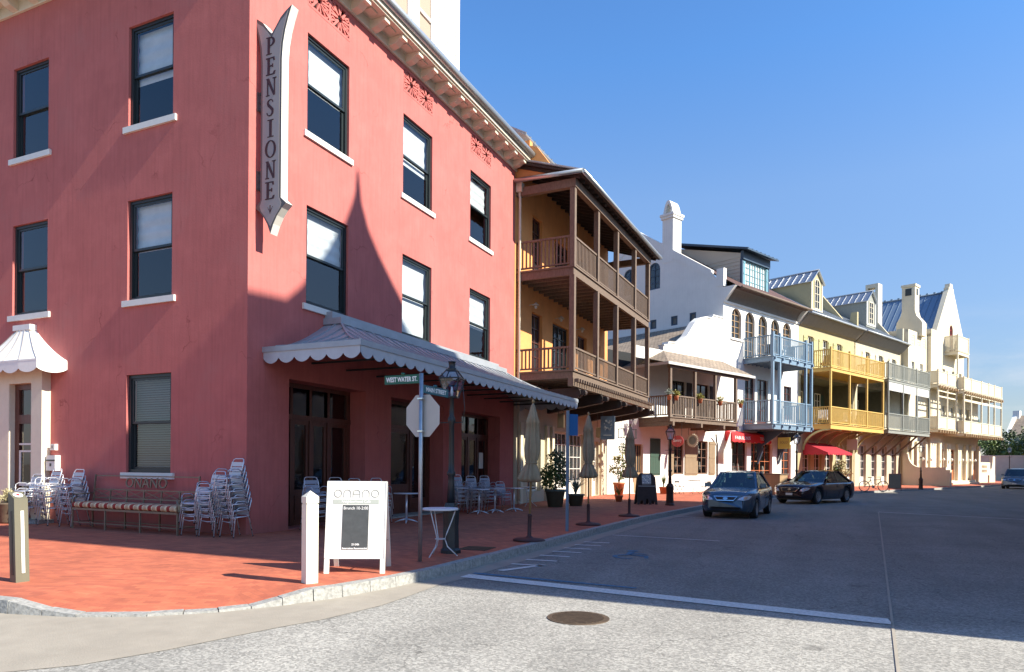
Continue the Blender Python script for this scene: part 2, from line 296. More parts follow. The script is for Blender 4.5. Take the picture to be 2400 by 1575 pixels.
def stripe_mat():
    m = bpy.data.materials.new('cushion_stripe'); m.use_nodes = True; MATS['cushion_stripe'] = m
    nt = m.node_tree; b = nt.nodes['Principled BSDF']; b.inputs['Roughness'].default_value = 0.9
    tc = nt.nodes.new('ShaderNodeTexCoord'); sp = nt.nodes.new('ShaderNodeSeparateXYZ'); nt.links.new(tc.outputs['Object'], sp.inputs[0])
    mu = nt.nodes.new('ShaderNodeMath'); mu.operation = 'MULTIPLY'; mu.inputs[1].default_value = 3.1; nt.links.new(sp.outputs['X'], mu.inputs[0])
    fr = nt.nodes.new('ShaderNodeMath'); fr.operation = 'FRACT'; nt.links.new(mu.outputs[0], fr.inputs[0])
    cr = nt.nodes.new('ShaderNodeValToRGB'); cr.color_ramp.interpolation = 'CONSTANT'; e = cr.color_ramp.elements
    R = (0.34, 0.035, 0.022, 1); Cm = (0.74, 0.60, 0.36, 1); Br = (0.32, 0.17, 0.09, 1)
    e[0].position = 0; e[0].color = R; e[1].position = 0.34; e[1].color = Cm
    for p, c in ((0.46, Br), (0.52, Cm), (0.58, R), (0.64, Cm), (0.70, Br), (0.76, Cm), (0.96, R)):
        x = e.new(p); x.color = c
    nt.links.new(fr.outputs[0], cr.inputs['Fac']); nt.links.new(cr.outputs['Color'], b.inputs['Base Color'])
stripe_mat()

# ------------------------------------------------------------------ mesh builder
class MB:
    def __init__(s): s.v = []; s.f = []; s.m = []; s.mi = 0; s.smooth = []
    def face(s, pts, sm=False):
        b = len(s.v); s.v += [tuple(p) for p in pts]; s.f.append(tuple(range(b, b + len(pts)))); s.m.append(s.mi); s.smooth.append(sm)
    def hexa(s, p):      # p: 8 points, bottom 4 then top 4
        b = len(s.v); s.v += [tuple(q) for q in p]
        for q in ((0, 3, 2, 1), (4, 5, 6, 7), (0, 1, 5, 4), (1, 2, 6, 5), (2, 3, 7, 6), (3, 0, 4, 7)):
            s.f.append(tuple(b + i for i in q)); s.m.append(s.mi); s.smooth.append(False)
    def box(s, x0, x1, y0, y1, z0, z1):
        s.hexa([(x0, y0, z0), (x1, y0, z0), (x1, y1, z0), (x0, y1, z0), (x0, y0, z1), (x1, y0, z1), (x1, y1, z1), (x0, y1, z1)])
    def fbox(s, f, u0, u1, w0, w1, d0, d1):   # box in wall coordinates
        s.hexa([f(u0, w0, d0), f(u1, w0, d0), f(u1, w0, d1), f(u0, w0, d1), f(u0, w1, d0), f(u1, w1, d0), f(u1, w1, d1), f(u0, w1, d1)])
    def bar(s, p, q, w, h=None, up=(0, 0, 1)):
        h = h or w; p = Vector(p); q = Vector(q); d = (q - p).normalized(); u = Vector(up)
        if abs(d.dot(u)) > 0.99: u = Vector((0, 1, 0))
        r = d.cross(u).normalized(); u = r.cross(d).normalized(); r *= w / 2; u *= h / 2
        s.hexa([p - r - u, p + r - u, q + r - u, q - r - u, p - r + u, p + r + u, q + r + u, q - r + u])
    def tube(s, pts, r, n=6, cap=True):
        pts = [Vector(p) for p in pts]; rs = r if isinstance(r, (list, tuple)) else [r] * len(pts)
        base = len(s.v); up = Vector((0, 0, 1))
        for i, p in enumerate(pts):
            a = pts[max(i - 1, 0)]; c = pts[min(i + 1, len(pts) - 1)]; d = (c - a)
            d = d.normalized() if d.length > 1e-9 else Vector((0, 0, 1))
            if abs(d.dot(up)) > 0.98: x = d.cross(Vector((0, 1, 0))).normalized()
            else: x = d.cross(up).normalized()
            y = x.cross(d)
            for k in range(n):
                t = 2 * PI * k / n; s.v.append(tuple(p + (x * math.cos(t) + y * math.sin(t)) * rs[i]))
        for i in range(len(pts) - 1):
            for k in range(n):
                k2 = (k + 1) % n
                s.f.append((base + i * n + k, base + i * n + k2, base + (i + 1) * n + k2, base + (i + 1) * n + k)); s.m.append(s.mi); s.smooth.append(n > 4)
        if cap:
            s.f.append(tuple(base + k for k in range(n))[::-1]); s.f.append(tuple(base + (len(pts) - 1) * n + k for k in range(n)))
            s.m += [s.mi] * 2; s.smooth += [False] * 2
    def lathe(s, prof, n=16, c=(0, 0, 0), sm=True, rfun=None):
        base = len(s.v)
        for r, z in prof:
            for k in range(n):
                t = 2 * PI * k / n; rr = r * (rfun(t, z) if rfun else 1)
                s.v.append((c[0] + rr * math.cos(t), c[1] + rr * math.sin(t), c[2] + z))
        for i in range(len(prof) - 1):
            for k in range(n):
                k2 = (k + 1) % n
                s.f.append((base + i * n + k, base + i * n + k2, base + (i + 1) * n + k2, base + (i + 1) * n + k)); s.m.append(s.mi); s.smooth.append(sm)
        s.f.append(tuple(base + k for k in range(n))[::-1]); s.f.append(tuple(base + (len(prof) - 1) * n + k for k in range(n)))
        s.m += [s.mi] * 2; s.smooth += [False] * 2
    def prism(s, poly, f, d0, d1):     # poly of (u,w), f(u,w,d)
        a = [f(u, w, d0) for u, w in poly]; b = [f(u, w, d1) for u, w in poly]
        s.face(a[::-1]); s.face(b)
        n = len(poly)
        for i in range(n):
            j = (i + 1) % n; s.face([a[i], a[j], b[j], b[i]])
    def build(s, name, mats, parent=None, merge=False):
        me = bpy.data.meshes.new(name); me.from_pydata(s.v, [], s.f)
        if isinstance(mats, str): mats = [mats]
        for k in mats: me.materials.append(MATS[k])
        for i, p in enumerate(me.polygons):
            p.material_index = min(s.m[i], len(mats) - 1); p.use_smooth = s.smooth[i]
        bm = bmesh.new(); bm.from_mesh(me)
        if merge: bmesh.ops.remove_doubles(bm, verts=bm.verts, dist=1e-4)
        bmesh.ops.recalc_face_normals(bm, faces=bm.faces); bm.to_mesh(me); bm.free()
        me.update()
        o = bpy.data.objects.new(name, me); COL.objects.link(o)
        if parent: o.parent = parent
        return o

def tag(o, label=None, cat=None, group=None, kind=None):
    if label: o['label'] = label
    if cat: o['category'] = cat
    if group: o['group'] = group
    if kind: o['kind'] = kind
    return o
def thing(name, label, cat, loc=(0, 0, 0), rz=0.0, group=None, tilt=None):
    o = bpy.data.objects.new(name, None); o.empty_display_size = 0.2; COL.objects.link(o)
    o.location = loc; o.rotation_euler = (tilt[0] if tilt else 0, tilt[1] if tilt else 0, rz)
    return tag(o, label, cat, group)
def dup(o, parent=None):
    c = o.copy(); COL.objects.link(c)
    if parent: c.parent = parent
    for ch in list(o.children): dup(ch, c)
    return c

def text_mesh(name, s, size, matname, parent, mtx, ext=0.004, width=None, align='CENTER', bold=0.0):
    cu = bpy.data.curves.new(name, 'FONT'); cu.body = s; cu.size = size; cu.extrude = ext; cu.align_x = align; cu.align_y = 'CENTER'; cu.resolution_u = 3; cu.offset = bold
    o = bpy.data.objects.new(name, cu); COL.objects.link(o)
    dg = bpy.context.evaluated_depsgraph_get(); dg.update()
    me = bpy.data.meshes.new_from_object(o.evaluated_get(dg))
    bpy.data.objects.remove(o); bpy.data.curves.remove(cu)
    if width:
        xs = [v.co.x for v in me.vertices]; w = max(xs) - min(xs); k = width / w
        for v in me.vertices: v.co.x *= k
    me.materials.clear(); me.materials.append(MATS[matname])
    me.transform(mtx)
    o = bpy.data.objects.new(name, me); COL.objects.link(o); o.parent = parent
    return o
def frame(origin, xdir, ydir):        # matrix whose local x,y,z -> xdir, ydir, cross
    x = Vector(xdir).normalized(); y = Vector(ydir).normalized(); z = x.cross(y)
    m = Matrix((x, y, z)).transposed().to_4x4(); m.translation = Vector(origin)
    return m

# street frames: facade turned outward along local +x, running along local +y
A2 = rad(24.2); E2 = (math.sin(A2), math.cos(A2)); N2 = (E2[1], -E2[0])
def W(s, n, z=0.0): return (s * E2[0] + n * N2[0], s * E2[1] + n * N2[1], z)
NF = -11.2

F = lambda u, w, d: (d, u, w)          # street facade (local x outward)
def Fx(x0): return lambda u, w, d: (x0 + d, u, w)
def Fs(y0): return lambda u, w, d: (u, y0 - d, w)   # side wall facing local -y

def arch_pts(u0, u1, spring, top, n=10):
    c = (u0 + u1) / 2; a = (u1 - u0) / 2; h = top - spring
    return [(c - a * math.cos(PI * k / n), spring + h * math.sin(PI * k / n)) for k in range(n + 1)]

def wall(mb, f, u0, u1, w0, w1, ops, reveal=0.22):
    us = sorted({u0, u1, *[o[0] for o in ops], *[o[1] for o in ops]}); ws = sorted({w0, w1, *[o[2] for o in ops], *[o[3] for o in ops]})
    us = [u for u in us if u0 <= u <= u1]; ws = [w for w in ws if w0 <= w <= w1]
    for i in range(len(us) - 1):
        for j in range(len(ws) - 1):
            cu = (us[i] + us[i + 1]) / 2; cw = (ws[j] + ws[j + 1]) / 2
            if any(o[0] < cu < o[1] and o[2] < cw < o[3] for o in ops): continue
            mb.face([f(us[i], ws[j], 0), f(us[i + 1], ws[j], 0), f(us[i + 1], ws[j + 1], 0), f(us[i], ws[j + 1], 0)])
    for o in ops:
        a, b, c, d = o[:4]; arch = len(o) > 4 and o[4]; rv = o[5] if len(o) > 5 else reveal
        if arch:
            pts = arch_pts(a, b, arch, d)
            mb.face([f(a, d, 0)] + [f(u, w, 0) for u, w in pts[:6]][::-1]); mb.face([f(b, d, 0)] + [f(u, w, 0) for u, w in pts[5:]])
            loop = [(a, c)] + pts + [(b, c)]
        else: loop = [(a, c), (a, d), (b, d), (b, c)]
        for k in range(len(loop)):
            p = loop[k]; q = loop[(k + 1) % len(loop)]
            if p == q: continue
            mb.face([f(*p, 0), f(*q, 0), f(*q, -rv), f(*p, -rv)])

def sash(parent, f, u0, u1, w0, w1, d=-0.2, blind=None, frame_mat='dark_frame', sill='white_paint', fw=0.08, mid=0.5, sillh=0.155, glass_mat='window_glass'):
    """double-hung window: frame > panes, blind, sill"""
    mb = MB(); t = 0.13
    mb.fbox(f, u0, u0 + fw, w0, w1, d - t, d); mb.fbox(f, u1 - fw, u1, w0, w1, d - t, d)
    mb.fbox(f, u0 + fw, u1 - fw, w1 - fw, w1, d - t, d); mb.fbox(f, u0 + fw, u1 - fw, w0, w0 + fw, d - t, d)
    wm = w0 + (w1 - w0) * mid; a = u0 + fw; b = u1 - fw; s = 0.07
    # upper sash sits forward, lower sash behind it
    for lo, hi, dd in ((wm, w1 - fw, d - 0.03), (w0 + fw, wm + 0.05, d - 0.075)):
        mb.fbox(f, a, a + s, lo, hi, dd - 0.04, dd); mb.fbox(f, b - s, b, lo, hi, dd - 0.04, dd)
        mb.fbox(f, a + s, b - s, hi - 0.06, hi, dd - 0.04, dd); mb.fbox(f, a + s, b - s, lo, lo + 0.06, dd - 0.04, dd)
    win = mb.build('window', frame_mat, parent)
    for lo, hi, dd in ((wm + 0.06, w1 - fw - 0.06, d - 0.05), (w0 + fw + 0.06, wm - 0.01, d - 0.095)):
        g = MB(); g.face([f(a + s, lo, dd), f(b - s, lo, dd), f(b - s, hi, dd), f(a + s, hi, dd)]); g.build('pane', glass_mat, win)
    if blind:
        bm_, frac = blind
        g = MB(); top = w1 - fw - 0.02; bot = w1 - (w1 - w0) * frac
        if bm_ == 'blind_slat':
            z = top
            while z > bot:
                g.face([f(a, z, d - 0.2), f(b, z, d - 0.2), f(b, z - 0.045, d - 0.17), f(a, z - 0.045, d - 0.17)]); z -= 0.06
        else:
            n = 26
            for k in range(n):
                z0 = top + (bot - top) * k / n; z1 = top + (bot - top) * (k + 1) / n; e0 = .012 * math.sin(k * .9 + u0 * 3 + w0); e1 = .012 * math.sin((k + 1) * .9 + u0 * 3 + w0)
                g.face([f(a, z0, d - 0.17 + e0), f(b, z0, d - 0.17 + e0), f(b, z1, d - 0.17 + e1), f(a, z1, d - 0.17 + e1)], True)
        g.build('blind', bm_, win)
    if sill:
        g = MB(); g.fbox(f, u0 - 0.14, u1 + 0.14, w0 - sillh, w0, -0.2, 0.06); g.build('sill', sill, win)
    return win

def gridwin(parent, f, u0, u1, w0, w1, nu, nw, d=-0.15, name='window', fm='white_paint', arch=None, fw=0.08, mw=0.035, pane='pane_dark', panel=0.0, panel_mat=None):
    """window or glazed door with muntins; pane lies behind"""
    mb = MB()
    wb = w0 + panel
    if arch:
        pts = arch_pts(u0, u1, arch, w1)
        pin = arch_pts(u0 + fw, u1 - fw, arch, w1 - fw)
        for k in range(len(pts) - 1):
            q = [pts[k], pts[k + 1], pin[k + 1], pin[k]]
            mb.prism(q, f, d - 0.06, d)
        top = lambda u: arch + (w1 - fw - arch) * math.sqrt(max(0, 1 - ((u - (u0 + u1) / 2) / ((u1 - u0) / 2 - fw)) ** 2))
        mb.fbox(f, u0, u0 + fw, w0, arch, d - 0.06, d); mb.fbox(f, u1 - fw, u1, w0, arch, d - 0.06, d)
    else:
        top = lambda u: w1 - fw
        mb.fbox(f, u0, u0 + fw, w0, w1, d - 0.06, d); mb.fbox(f, u1 - fw, u1, w0, w1, d - 0.06, d); mb.fbox(f, u0 + fw, u1 - fw, w1 - fw, w1, d - 0.06, d)
    mb.fbox(f, u0 + fw, u1 - fw, w0, w0 + fw, d - 0.06, d)
    if panel: mb.fbox(f, u0 + fw, u1 - fw, w0 + fw, wb, d - 0.05, d - 0.02)
    for i in range(1, nu):
        u = u0 + (u1 - u0) * i / nu; wd = mw * (1.8 if (nu % 2 == 0 and i == nu // 2) else 1)
        mb.fbox(f, u - wd / 2, u + wd / 2, wb, top(u), d - 0.05, d - 0.005)
    for j in range(1, nw):
        w = wb + (w1 - wb) * j / nw
        mb.fbox(f, u0 + fw, u1 - fw, w - mw / 2, w + mw / 2, d - 0.045, d - 0.01)
    win = mb.build(name, fm, parent)
    g = MB()
    if arch:
        p2 = arch_pts(u0 + 0.02, u1 - 0.02, arch, w1 - 0.02); g.face([f(u0 + 0.02, wb, d - 0.055)] + [f(u, w, d - 0.055) for u, w in p2] + [f(u1 - 0.02, wb, d - 0.055)])
    else: g.face([f(u0, wb, d - 0.055), f(u1, wb, d - 0.055), f(u1, w1, d - 0.055), f(u0, w1, d - 0.055)])
    g.build('pane', pane, win)
    return win

def shutter(parent, f, u0, u1, w0, w1, d, m):
    mb = MB(); mb.fbox(f, u0, u1, w0, w1, d, d + 0.04)
    for w in (w0 + 0.12, (w0 + w1) / 2, w1 - 0.2): mb.fbox(f, u0 + 0.02, u1 - 0.02, w, w + 0.08, d + 0.04, d + 0.06)
    n = max(2, int((u1 - u0) / 0.16))
    for k in range(1, n):
        u = u0 + (u1 - u0) * k / n; mb.fbox(f, u - 0.006, u + 0.006, w0, w1, d + 0.036, d + 0.046)
    return mb.build('shutter', m, parent)

def railing(mb, p, q, z0, z1, sp=0.165, bw=0.035, rail=0.08):
    p = Vector((*p, 0)); q = Vector((*q, 0)); L = (q - p).length
    mb.bar(p + Vector((0, 0, z1 - rail / 2)), q + Vector((0, 0, z1 - rail / 2)), rail * 1.3, rail)
    mb.bar(p + Vector((0, 0, z0 + 0.12)), q + Vector((0, 0, z0 + 0.12)), rail, rail * 0.8)
    n = max(1, int(L / sp))
    for k in range(n):
        c = p + (q - p) * ((k + 0.5) / n); t = (q - p).normalized() * bw * .85; o = Vector((-t.y, t.x, 0)).normalized() * .014; A = Vector((0, 0, z0 + .15)); B = Vector((0, 0, z1 - rail))
        mb.hexa([c - t - o + A, c + t - o + A, c + t + o + A, c - t + o + A, c - t - o + B, c + t - o + B, c + t + o + B, c - t + o + B])

def seam_roof(mb, a, b, c, d, n, h=0.05, t=0.06, w=0.04):
    """a,b lower edge, d,c upper edge; n seams running a->d"""
    a, b, c, d = [Vector(x) for x in (a, b, c, d)]
    nm = (b - a).cross(d - a).normalized()
    if nm.z < 0: nm = -nm
    mb.hexa([a - nm * t, b - nm * t, c - nm * t, d - nm * t, a, b, c, d])
    for k in range(n + 1):
        p = a + (b - a) * k / n; q = d + (c - d) * k / n
        mb.bar(p + nm * h / 2, q + nm * h / 2, w, h, up=nm)

def blob_leaves(mb, c, r, n, size, rng, flat=1.0):
    for _ in range(n):
        while True:
            p = Vector((rng.uniform(-1, 1), rng.uniform(-1, 1), rng.uniform(-1, 1)))
            if p.length <= 1: break
        p = Vector((p.x * r[0], p.y * r[1], p.z * r[2])) + Vector(c)
        a = Vector((rng.uniform(-1, 1), rng.uniform(-1, 1), rng.uniform(-1, 1) * flat)).normalized(); b = a.orthogonal().normalized()
        b = (Matrix.Rotation(rng.uniform(0, 6.28), 3, a) @ b); s = size * rng.uniform(0.6, 1.4)
        mb.face([p, p + a * s * 0.5 + b * s * 0.28, p + a * s, p + a * s * 0.5 - b * s * 0.28])
# ------------------------------------------------------------------ ground, road, pavement
mb = MB(); mb.face([(-900, -600, -0.45), (1200, -600, -0.45), (1200, 1500, -0.45), (-900, 1500, -0.45)])
tag(mb.build('ground', 'ground_soil'), kind='structure')
mb = MB(); mb.face([(-60, -70, -0.15), (150, -70, -0.15), (150, 260, -0.15), (-60, 260, -0.15)])
tag(mb.build('road', 'asphalt'), kind='structure')

kerb0 = [(-40, -7.3), (-10, -7.3), (2.4, -7.28), (3.5, -7.2), (4.4, -6.98), (5.1, -6.6), (5.65, -6.05), (6.05, -5.4), (6.36, -4.6), (6.56, -3.6), (6.68, -2.5), (6.72, 0.5), (6.79, 6.1), (6.88, 11), (7.55, 18.8)]
kerb0 += [W(26, -3.2)[:2], W(33, -4.5)[:2], W(53, -4.8)[:2], W(60, -4.7)[:2], W(80, -5.2)[:2], W(120, -6.5)[:2]]
def resample(pts, step):
    out = []
    for a, b in zip(pts, pts[1:]):
        L = math.dist(a, b); n = max(1, round(L / step))
        for k in range(n): out.append((a[0] + (b[0] - a[0]) * k / n, a[1] + (b[1] - a[1]) * k / n))
    out.append(pts[-1]); return out
K = resample(kerb0, 0.5)
def normals(P):
    N = []
    for i in range(len(P)):
        a = P[max(0, i - 1)]; b = P[min(len(P) - 1, i + 1)]; d = Vector((b[0] - a[0], b[1] - a[1])).normalized(); N.append((d.y, -d.x))
    return N
KN = normals(K)
def drop(p):
    d = math.dist(p, (5.15, -6.55)); t = max(0.0, 1 - (d / 1.75) ** 2); return -0.125 * min(1, t * 1.6)
mb = MB(); INS = 2.0; steps = 6
rows = []
for i, p in enumerate(K):
    n = KN[i]; z = drop(p); rows.append([(p[0] - n[0] * (0.17 + INS * j / steps), p[1] - n[1] * (0.17 + INS * j / steps), z * (1 - j / steps) ** 1.3) for j in range(steps + 1)])
for r, r2 in zip(rows, rows[1:]):
    for j in range(steps): mb.face([r[j], r2[j], r2[j + 1], r[j + 1]])
inner = [r[-1] for r in rows]
mb.face(inner + [(*W(120, -40)[:2], 0), (-40, 60, 0)])
tag(mb.build('pavement', 'pavement_brick'), kind='structure')
# granite kerb, stone by stone, with the dropped kerb at the corner
mb = MB(); rng = random.Random(3)
i = 0
while i < len(K) - 1:
    p, q = K[i], K[i + 1]; n, n2 = KN[i], KN[i + 1]
    d = Vector((q[0] - p[0], q[1] - p[1])).normalized() * 0.006
    zp, zq = drop(p), drop(q); e = rng.uniform(-0.004, 0.006); o = rng.uniform(-0.006, 0.006)
    def pt(c, nn, off, z, s): return (c[0] + nn[0] * off + d.x * s, c[1] + nn[1] * off + d.y * s, z)
    top = 0.006 + e
    mb.hexa([pt(p, n, -0.18, -0.3, 1), pt(q, n2, -0.18, -0.3, -1), pt(q, n2, 0.03 + o, -0.3, -1), pt(p, n, 0.03 + o, -0.3, 1),
             pt(p, n, -0.18, zp + top, 1), pt(q, n2, -0.18, zq + top, -1), pt(q, n2, o, zq + top, -1), pt(p, n, o, zp + top, 1)])
    i += 1
tag(mb.build('kerb', 'granite'), kind='structure')
# concrete gutter: narrow along the street, a wide apron round the corner
mb = MB()
def apron(p):
    y = p[1]
    if y > -3.2: return 0.42
    return 0.42 + min(4.2, (-3.2 - y) * 0.30) if y > -6 else 1.3 + (-6 - y) * 1.2
prev = None
for i, p in enumerate(K):
    n = KN[i]; w = apron(p)
    q = (p[0] + n[0] * w, p[1] + n[1] * w)
    if p[1] < -6.8: q = (p[0] + 0.6 * max(0, n[0]), p[1] - 3.5 - 1.5 * max(0, -n[1]))
    cur = ((p[0], p[1], -0.145), (q[0], q[1], -0.145))
    if prev: mb.face([prev[0], cur[0], cur[1], prev[1]])
    prev = cur
tag(mb.build('gutter', 'gutter_concrete'), kind='structure')
# painted markings
def sheet(name, polys, m, z=-0.141):
    mb = MB()
    for P in polys: mb.face([(x, y, z) for x, y in P])
    return tag(mb.build(name, m), kind='structure')
sheet('stop_line', [[(6.98, -2.38), (13.07, -3.18), (13.04, -2.84), (6.98, -2.06)]], 'worn_paint')
sheet('bay_hatching', [[(7.1, y), (7.72, y + 0.04), (7.72, y + 0.15), (7.1, y + 0.11)] for y in (-0.68, 0.0, 0.72, 1.45, 2.13, 2.85, 3.53)] + [[(7.2, -1.45), (7.34, -1.5), (7.74, -0.5), (7.64, -0.46)]], 'worn_paint')
sheet('parking_line', [[(7.25, 5.50), (10.0, 5.29), (10.0, 5.37), (7.25, 5.58)], [(7.3, 13.45), (8.4, 13.15), (8.4, 13.23), (7.3, 13.53)]], 'worn_paint')
sheet('blue_line', [[(6.98, -1.98), (9.8, -2.16), (9.8, -2.06), (6.98, -1.84)]], 'painted_blue', -0.1425)
sheet('lane_line', [[(14.36, 20.36), (18.93, 18.25), (18.95, 18.37), (14.4, 20.5)]], 'worn_paint')
sheet('road_joint', [[(12.93, -5.3), (12.96, -5.3), (13.07, -3.35), (14.40, 20.3), (14.36, 20.3), (13.04, -3.35)], [(12.93, -5.3), (12.96, -5.3), (12.8, -9.5), (12.77, -9.5)]], 'gutter_concrete')
mb = MB()   # wheelchair symbol, much worn
cx, cy = 8.72, 1.75
def ring(mb, c, r0, r1, a0, a1, n=14, z=-0.1415):
    for k in range(n):
        t = a0 + (a1 - a0) * k / n; u = a0 + (a1 - a0) * (k + 1) / n
        mb.face([(c[0] + r0 * math.cos(t), c[1] + r0 * math.sin(t), z), (c[0] + r1 * math.cos(t), c[1] + r1 * math.sin(t), z), (c[0] + r1 * math.cos(u), c[1] + r1 * math.sin(u), z), (c[0] + r0 * math.cos(u), c[1] + r0 * math.sin(u), z)])
ring(mb, (cx + 0.05, cy - 0.35), 0.24, 0.34, 0.5, 5.2); ring(mb, (cx - 0.12, cy + 0.62), 0.0, 0.12, 0, 2 * PI)
for P in ([(-0.16, 0.45), (-0.03, 0.45), (0.02, -0.1), (-0.1, -0.1)], [(-0.02, 0.22), (0.3, 0.2), (0.3, 0.1), (-0.02, 0.12)], [(-0.02, -0.02), (0.36, -0.05), (0.36, -0.15), (-0.02, -0.12)], [(0.3, -0.05), (0.38, -0.08), (0.48, -0.5), (0.39, -0.5)]):
    mb.face([(cx + a, cy + b, -0.1412) for a, b in P])
tag(mb.build('wheelchair_symbol', 'painted_blue'), kind='structure')

# ------------------------------------------------------------------ red corner building
red = thing('red_corner_building', 'red stucco three-storey corner building with cream bracketed cornice', 'building')
COLS = ((2.0, 3.74), (6.5, 8.3), (11.1, 12.88)); Z3 = (10.32, 12.91); Z2 = (5.84, 8.42)
LCOLS = ((-8.93, -7.36), (-4.12, -2.5))
shops = [(1.4, 4.6, 0.03, 3.82, None, 0.6), (5.93, 9.18, 0.03, 3.78, None, 0.6), (10.54, 13.88, 0.03, 3.7, None, 0.6)]
grl = [(a, b, 13.62, 14.40, None, 0.12) for a, b in COLS]
mb = MB()
wall(mb, F, 0, 15.25, -0.2, 15.0, [(a, b, *Z3) for a, b in COLS] + [(a, b, *Z2) for a, b in COLS] + shops + grl, 0.3)
lops = [(a, b, *Z3) for a, b in LCOLS] + [(a, b, *Z2) for a, b in LCOLS] + [(-4.12, -2.5, 1.42, 3.93)] + [(-8.66, -7.62, 0.2, 3.93, None, 0.5)]
wall(mb, Fs(0), -18, 0, -0.2, 15.0, lops, 0.3)
mb.face([(-18, 0, -0.2), (-18, 15.25, -0.2), (-18, 15.25, 15), (-18, 0, 15)]); mb.face([(-18, 15.25, -0.2), (0, 15.25, -0.2), (0, 15.25, 15), (-18, 15.25, 15)])
mb.face([(-18, 0, 15), (0, 0, 15), (0, 15.25, 15), (-18, 15.25, 15)])
mb.build('wall', 'red_stucco', red)
mb = MB()
mb.face([(-1.5, 1.5, -0.1), (-1.5, 15.2, -0.1), (-1.5, 15.2, 14.9), (-1.5, 1.5, 14.9)]); mb.face([(-17.9, 1.5, -0.1), (-1.5, 1.5, -0.1), (-1.5, 1.5, 14.9), (-17.9, 1.5, 14.9)])
for z in (0.02, 4.2, 9.2): mb.face([(-17.9, 0.05, z), (-0.05, 0.05, z), (-0.05, 15.2, z), (-17.9, 15.2, z)])
mb.build('interior', 'dark_room', red)
for k, (a, b) in enumerate(COLS):
    sash(red, F, a, b, *Z3, d=-0.07, blind=('blind_white', (0.50, 0.57, 0.46)[k]))
    sash(red, F, a, b, *Z2, d=-0.07, blind=('blind_white', (0.47, 0.97, 0.54)[k]))
for k, (a, b) in enumerate(LCOLS):
    sash(red, Fs(0), a, b, *Z3, d=-0.07, blind=('blind_white', 0.56) if k else None)
    sash(red, Fs(0), a, b, *Z2, d=-0.07, blind=('blind_white', 0.5) if k else None)
sash(red, Fs(0), -4.12, -2.5, 1.42, 3.93, d=-0.07, blind=('blind_slat', 0.95))
# pierced grilles under the cornice
for a, b in COLS:
    g = MB(); z0, z1 = 13.62, 14.40; d0, d1 = -0.07, 0.006
    g.fbox(F, a, b, z0, z0 + 0.07, d0, d1); g.fbox(F, a, b, z1 - 0.07, z1, d0, d1)
    n = 2; w = (b - a) / n
    for k in range(n + 1): g.fbox(F, max(a, a + k * w - 0.035), min(b, a + k * w + 0.035), z0 + 0.07, z1 - 0.07, d0, d1)
    for k in range(n):
        cy = a + (k + 0.5) * w; cz = (z0 + z1) / 2; rx, rz = w / 2 - 0.04, (z1 - z0) / 2 - 0.07
        for j in range(8):
            t = j * PI / 4; s = 1.0 if j % 2 == 0 else 1.25
            for off in (-0.16, 0.16):
                p = F(cy + 0.1 * math.cos(t), cz + 0.1 * math.sin(t), -0.03 + off * 0.04); q = F(cy + rx * s * math.cos(t + off), cz + rz * s * math.sin(t + off), -0.03 + off * 0.04)
                g.bar(p, q, 0.055, 0.06, up=(1, 0, 0))
        for sx in (-1, 1):
            for sz in (-1, 1):
                c = (cy + sx * rx * 0.72, cz + sz * rz * 0.62)
                for j in range(10):
                    t, u = j * PI / 5, (j + 1) * PI / 5; r = 0.10
                    g.bar(F(c[0] + r * math.cos(t), c[1] + r * math.sin(t), -0.026), F(c[0] + r * math.cos(u), c[1] + r * math.sin(u), -0.026), 0.04, 0.056, up=(1, 0, 0))
    g.build('vent_grille', 'red_stucco', red)
    g = MB(); g.fbox(F, a + 0.01, b - 0.01, z0 + 0.01, z1 - 0.01, -0.122, -0.118); g.build('vent_backing', 'dark_room', red)
# cornice with brackets, fascia and gutter
for f, u0, u1, nm in ((F, -0.72, 15.32, 'right'), (Fs(0), -18, -0.02, 'left')):
    mb = MB()
    mb.fbox(f, max(u0, -18) if nm == 'left' else 0.0, u1, 14.44, 14.74, 0.005, 0.07)
    mb.fbox(f, u0, u1, 14.74, 14.80, -0.05, 0.64)
    mb.fbox(f, u0, u1, 14.80, 14.98, -0.05, 0.70)
    mb.build('cornice', 'cream_trim', red)
    n = int((u1 - max(u0, -18) - 0.4) / 0.93); br = MB()
    for k in range(n + 1):
        u = u1 - 0.35 - k * 0.93
        if nm == 'right' and u < 0: continue
        br.prism([(0.06, 14.47), (0.30, 14.52), (0.46, 14.62), (0.58, 14.62), (0.58, 14.735), (0.06, 14.735)], (lambda f: lambda a, w, d: f(d, w, a))(f), u - 0.13, u + 0.13)
        br.fbox(f, u + 0.3, u + 0.62, 14.70, 14.738, 0.2, 0.45)
    br.build('cornice_bracket_row', 'cream_trim', red)
    g = MB(); g.tube([f(u0 - 0.02, 15.06, 0.74), f(u1 + 0.02, 15.07, 0.76)], 0.14, 12); g.build('gutter_pipe', 'gutter_metal', red)
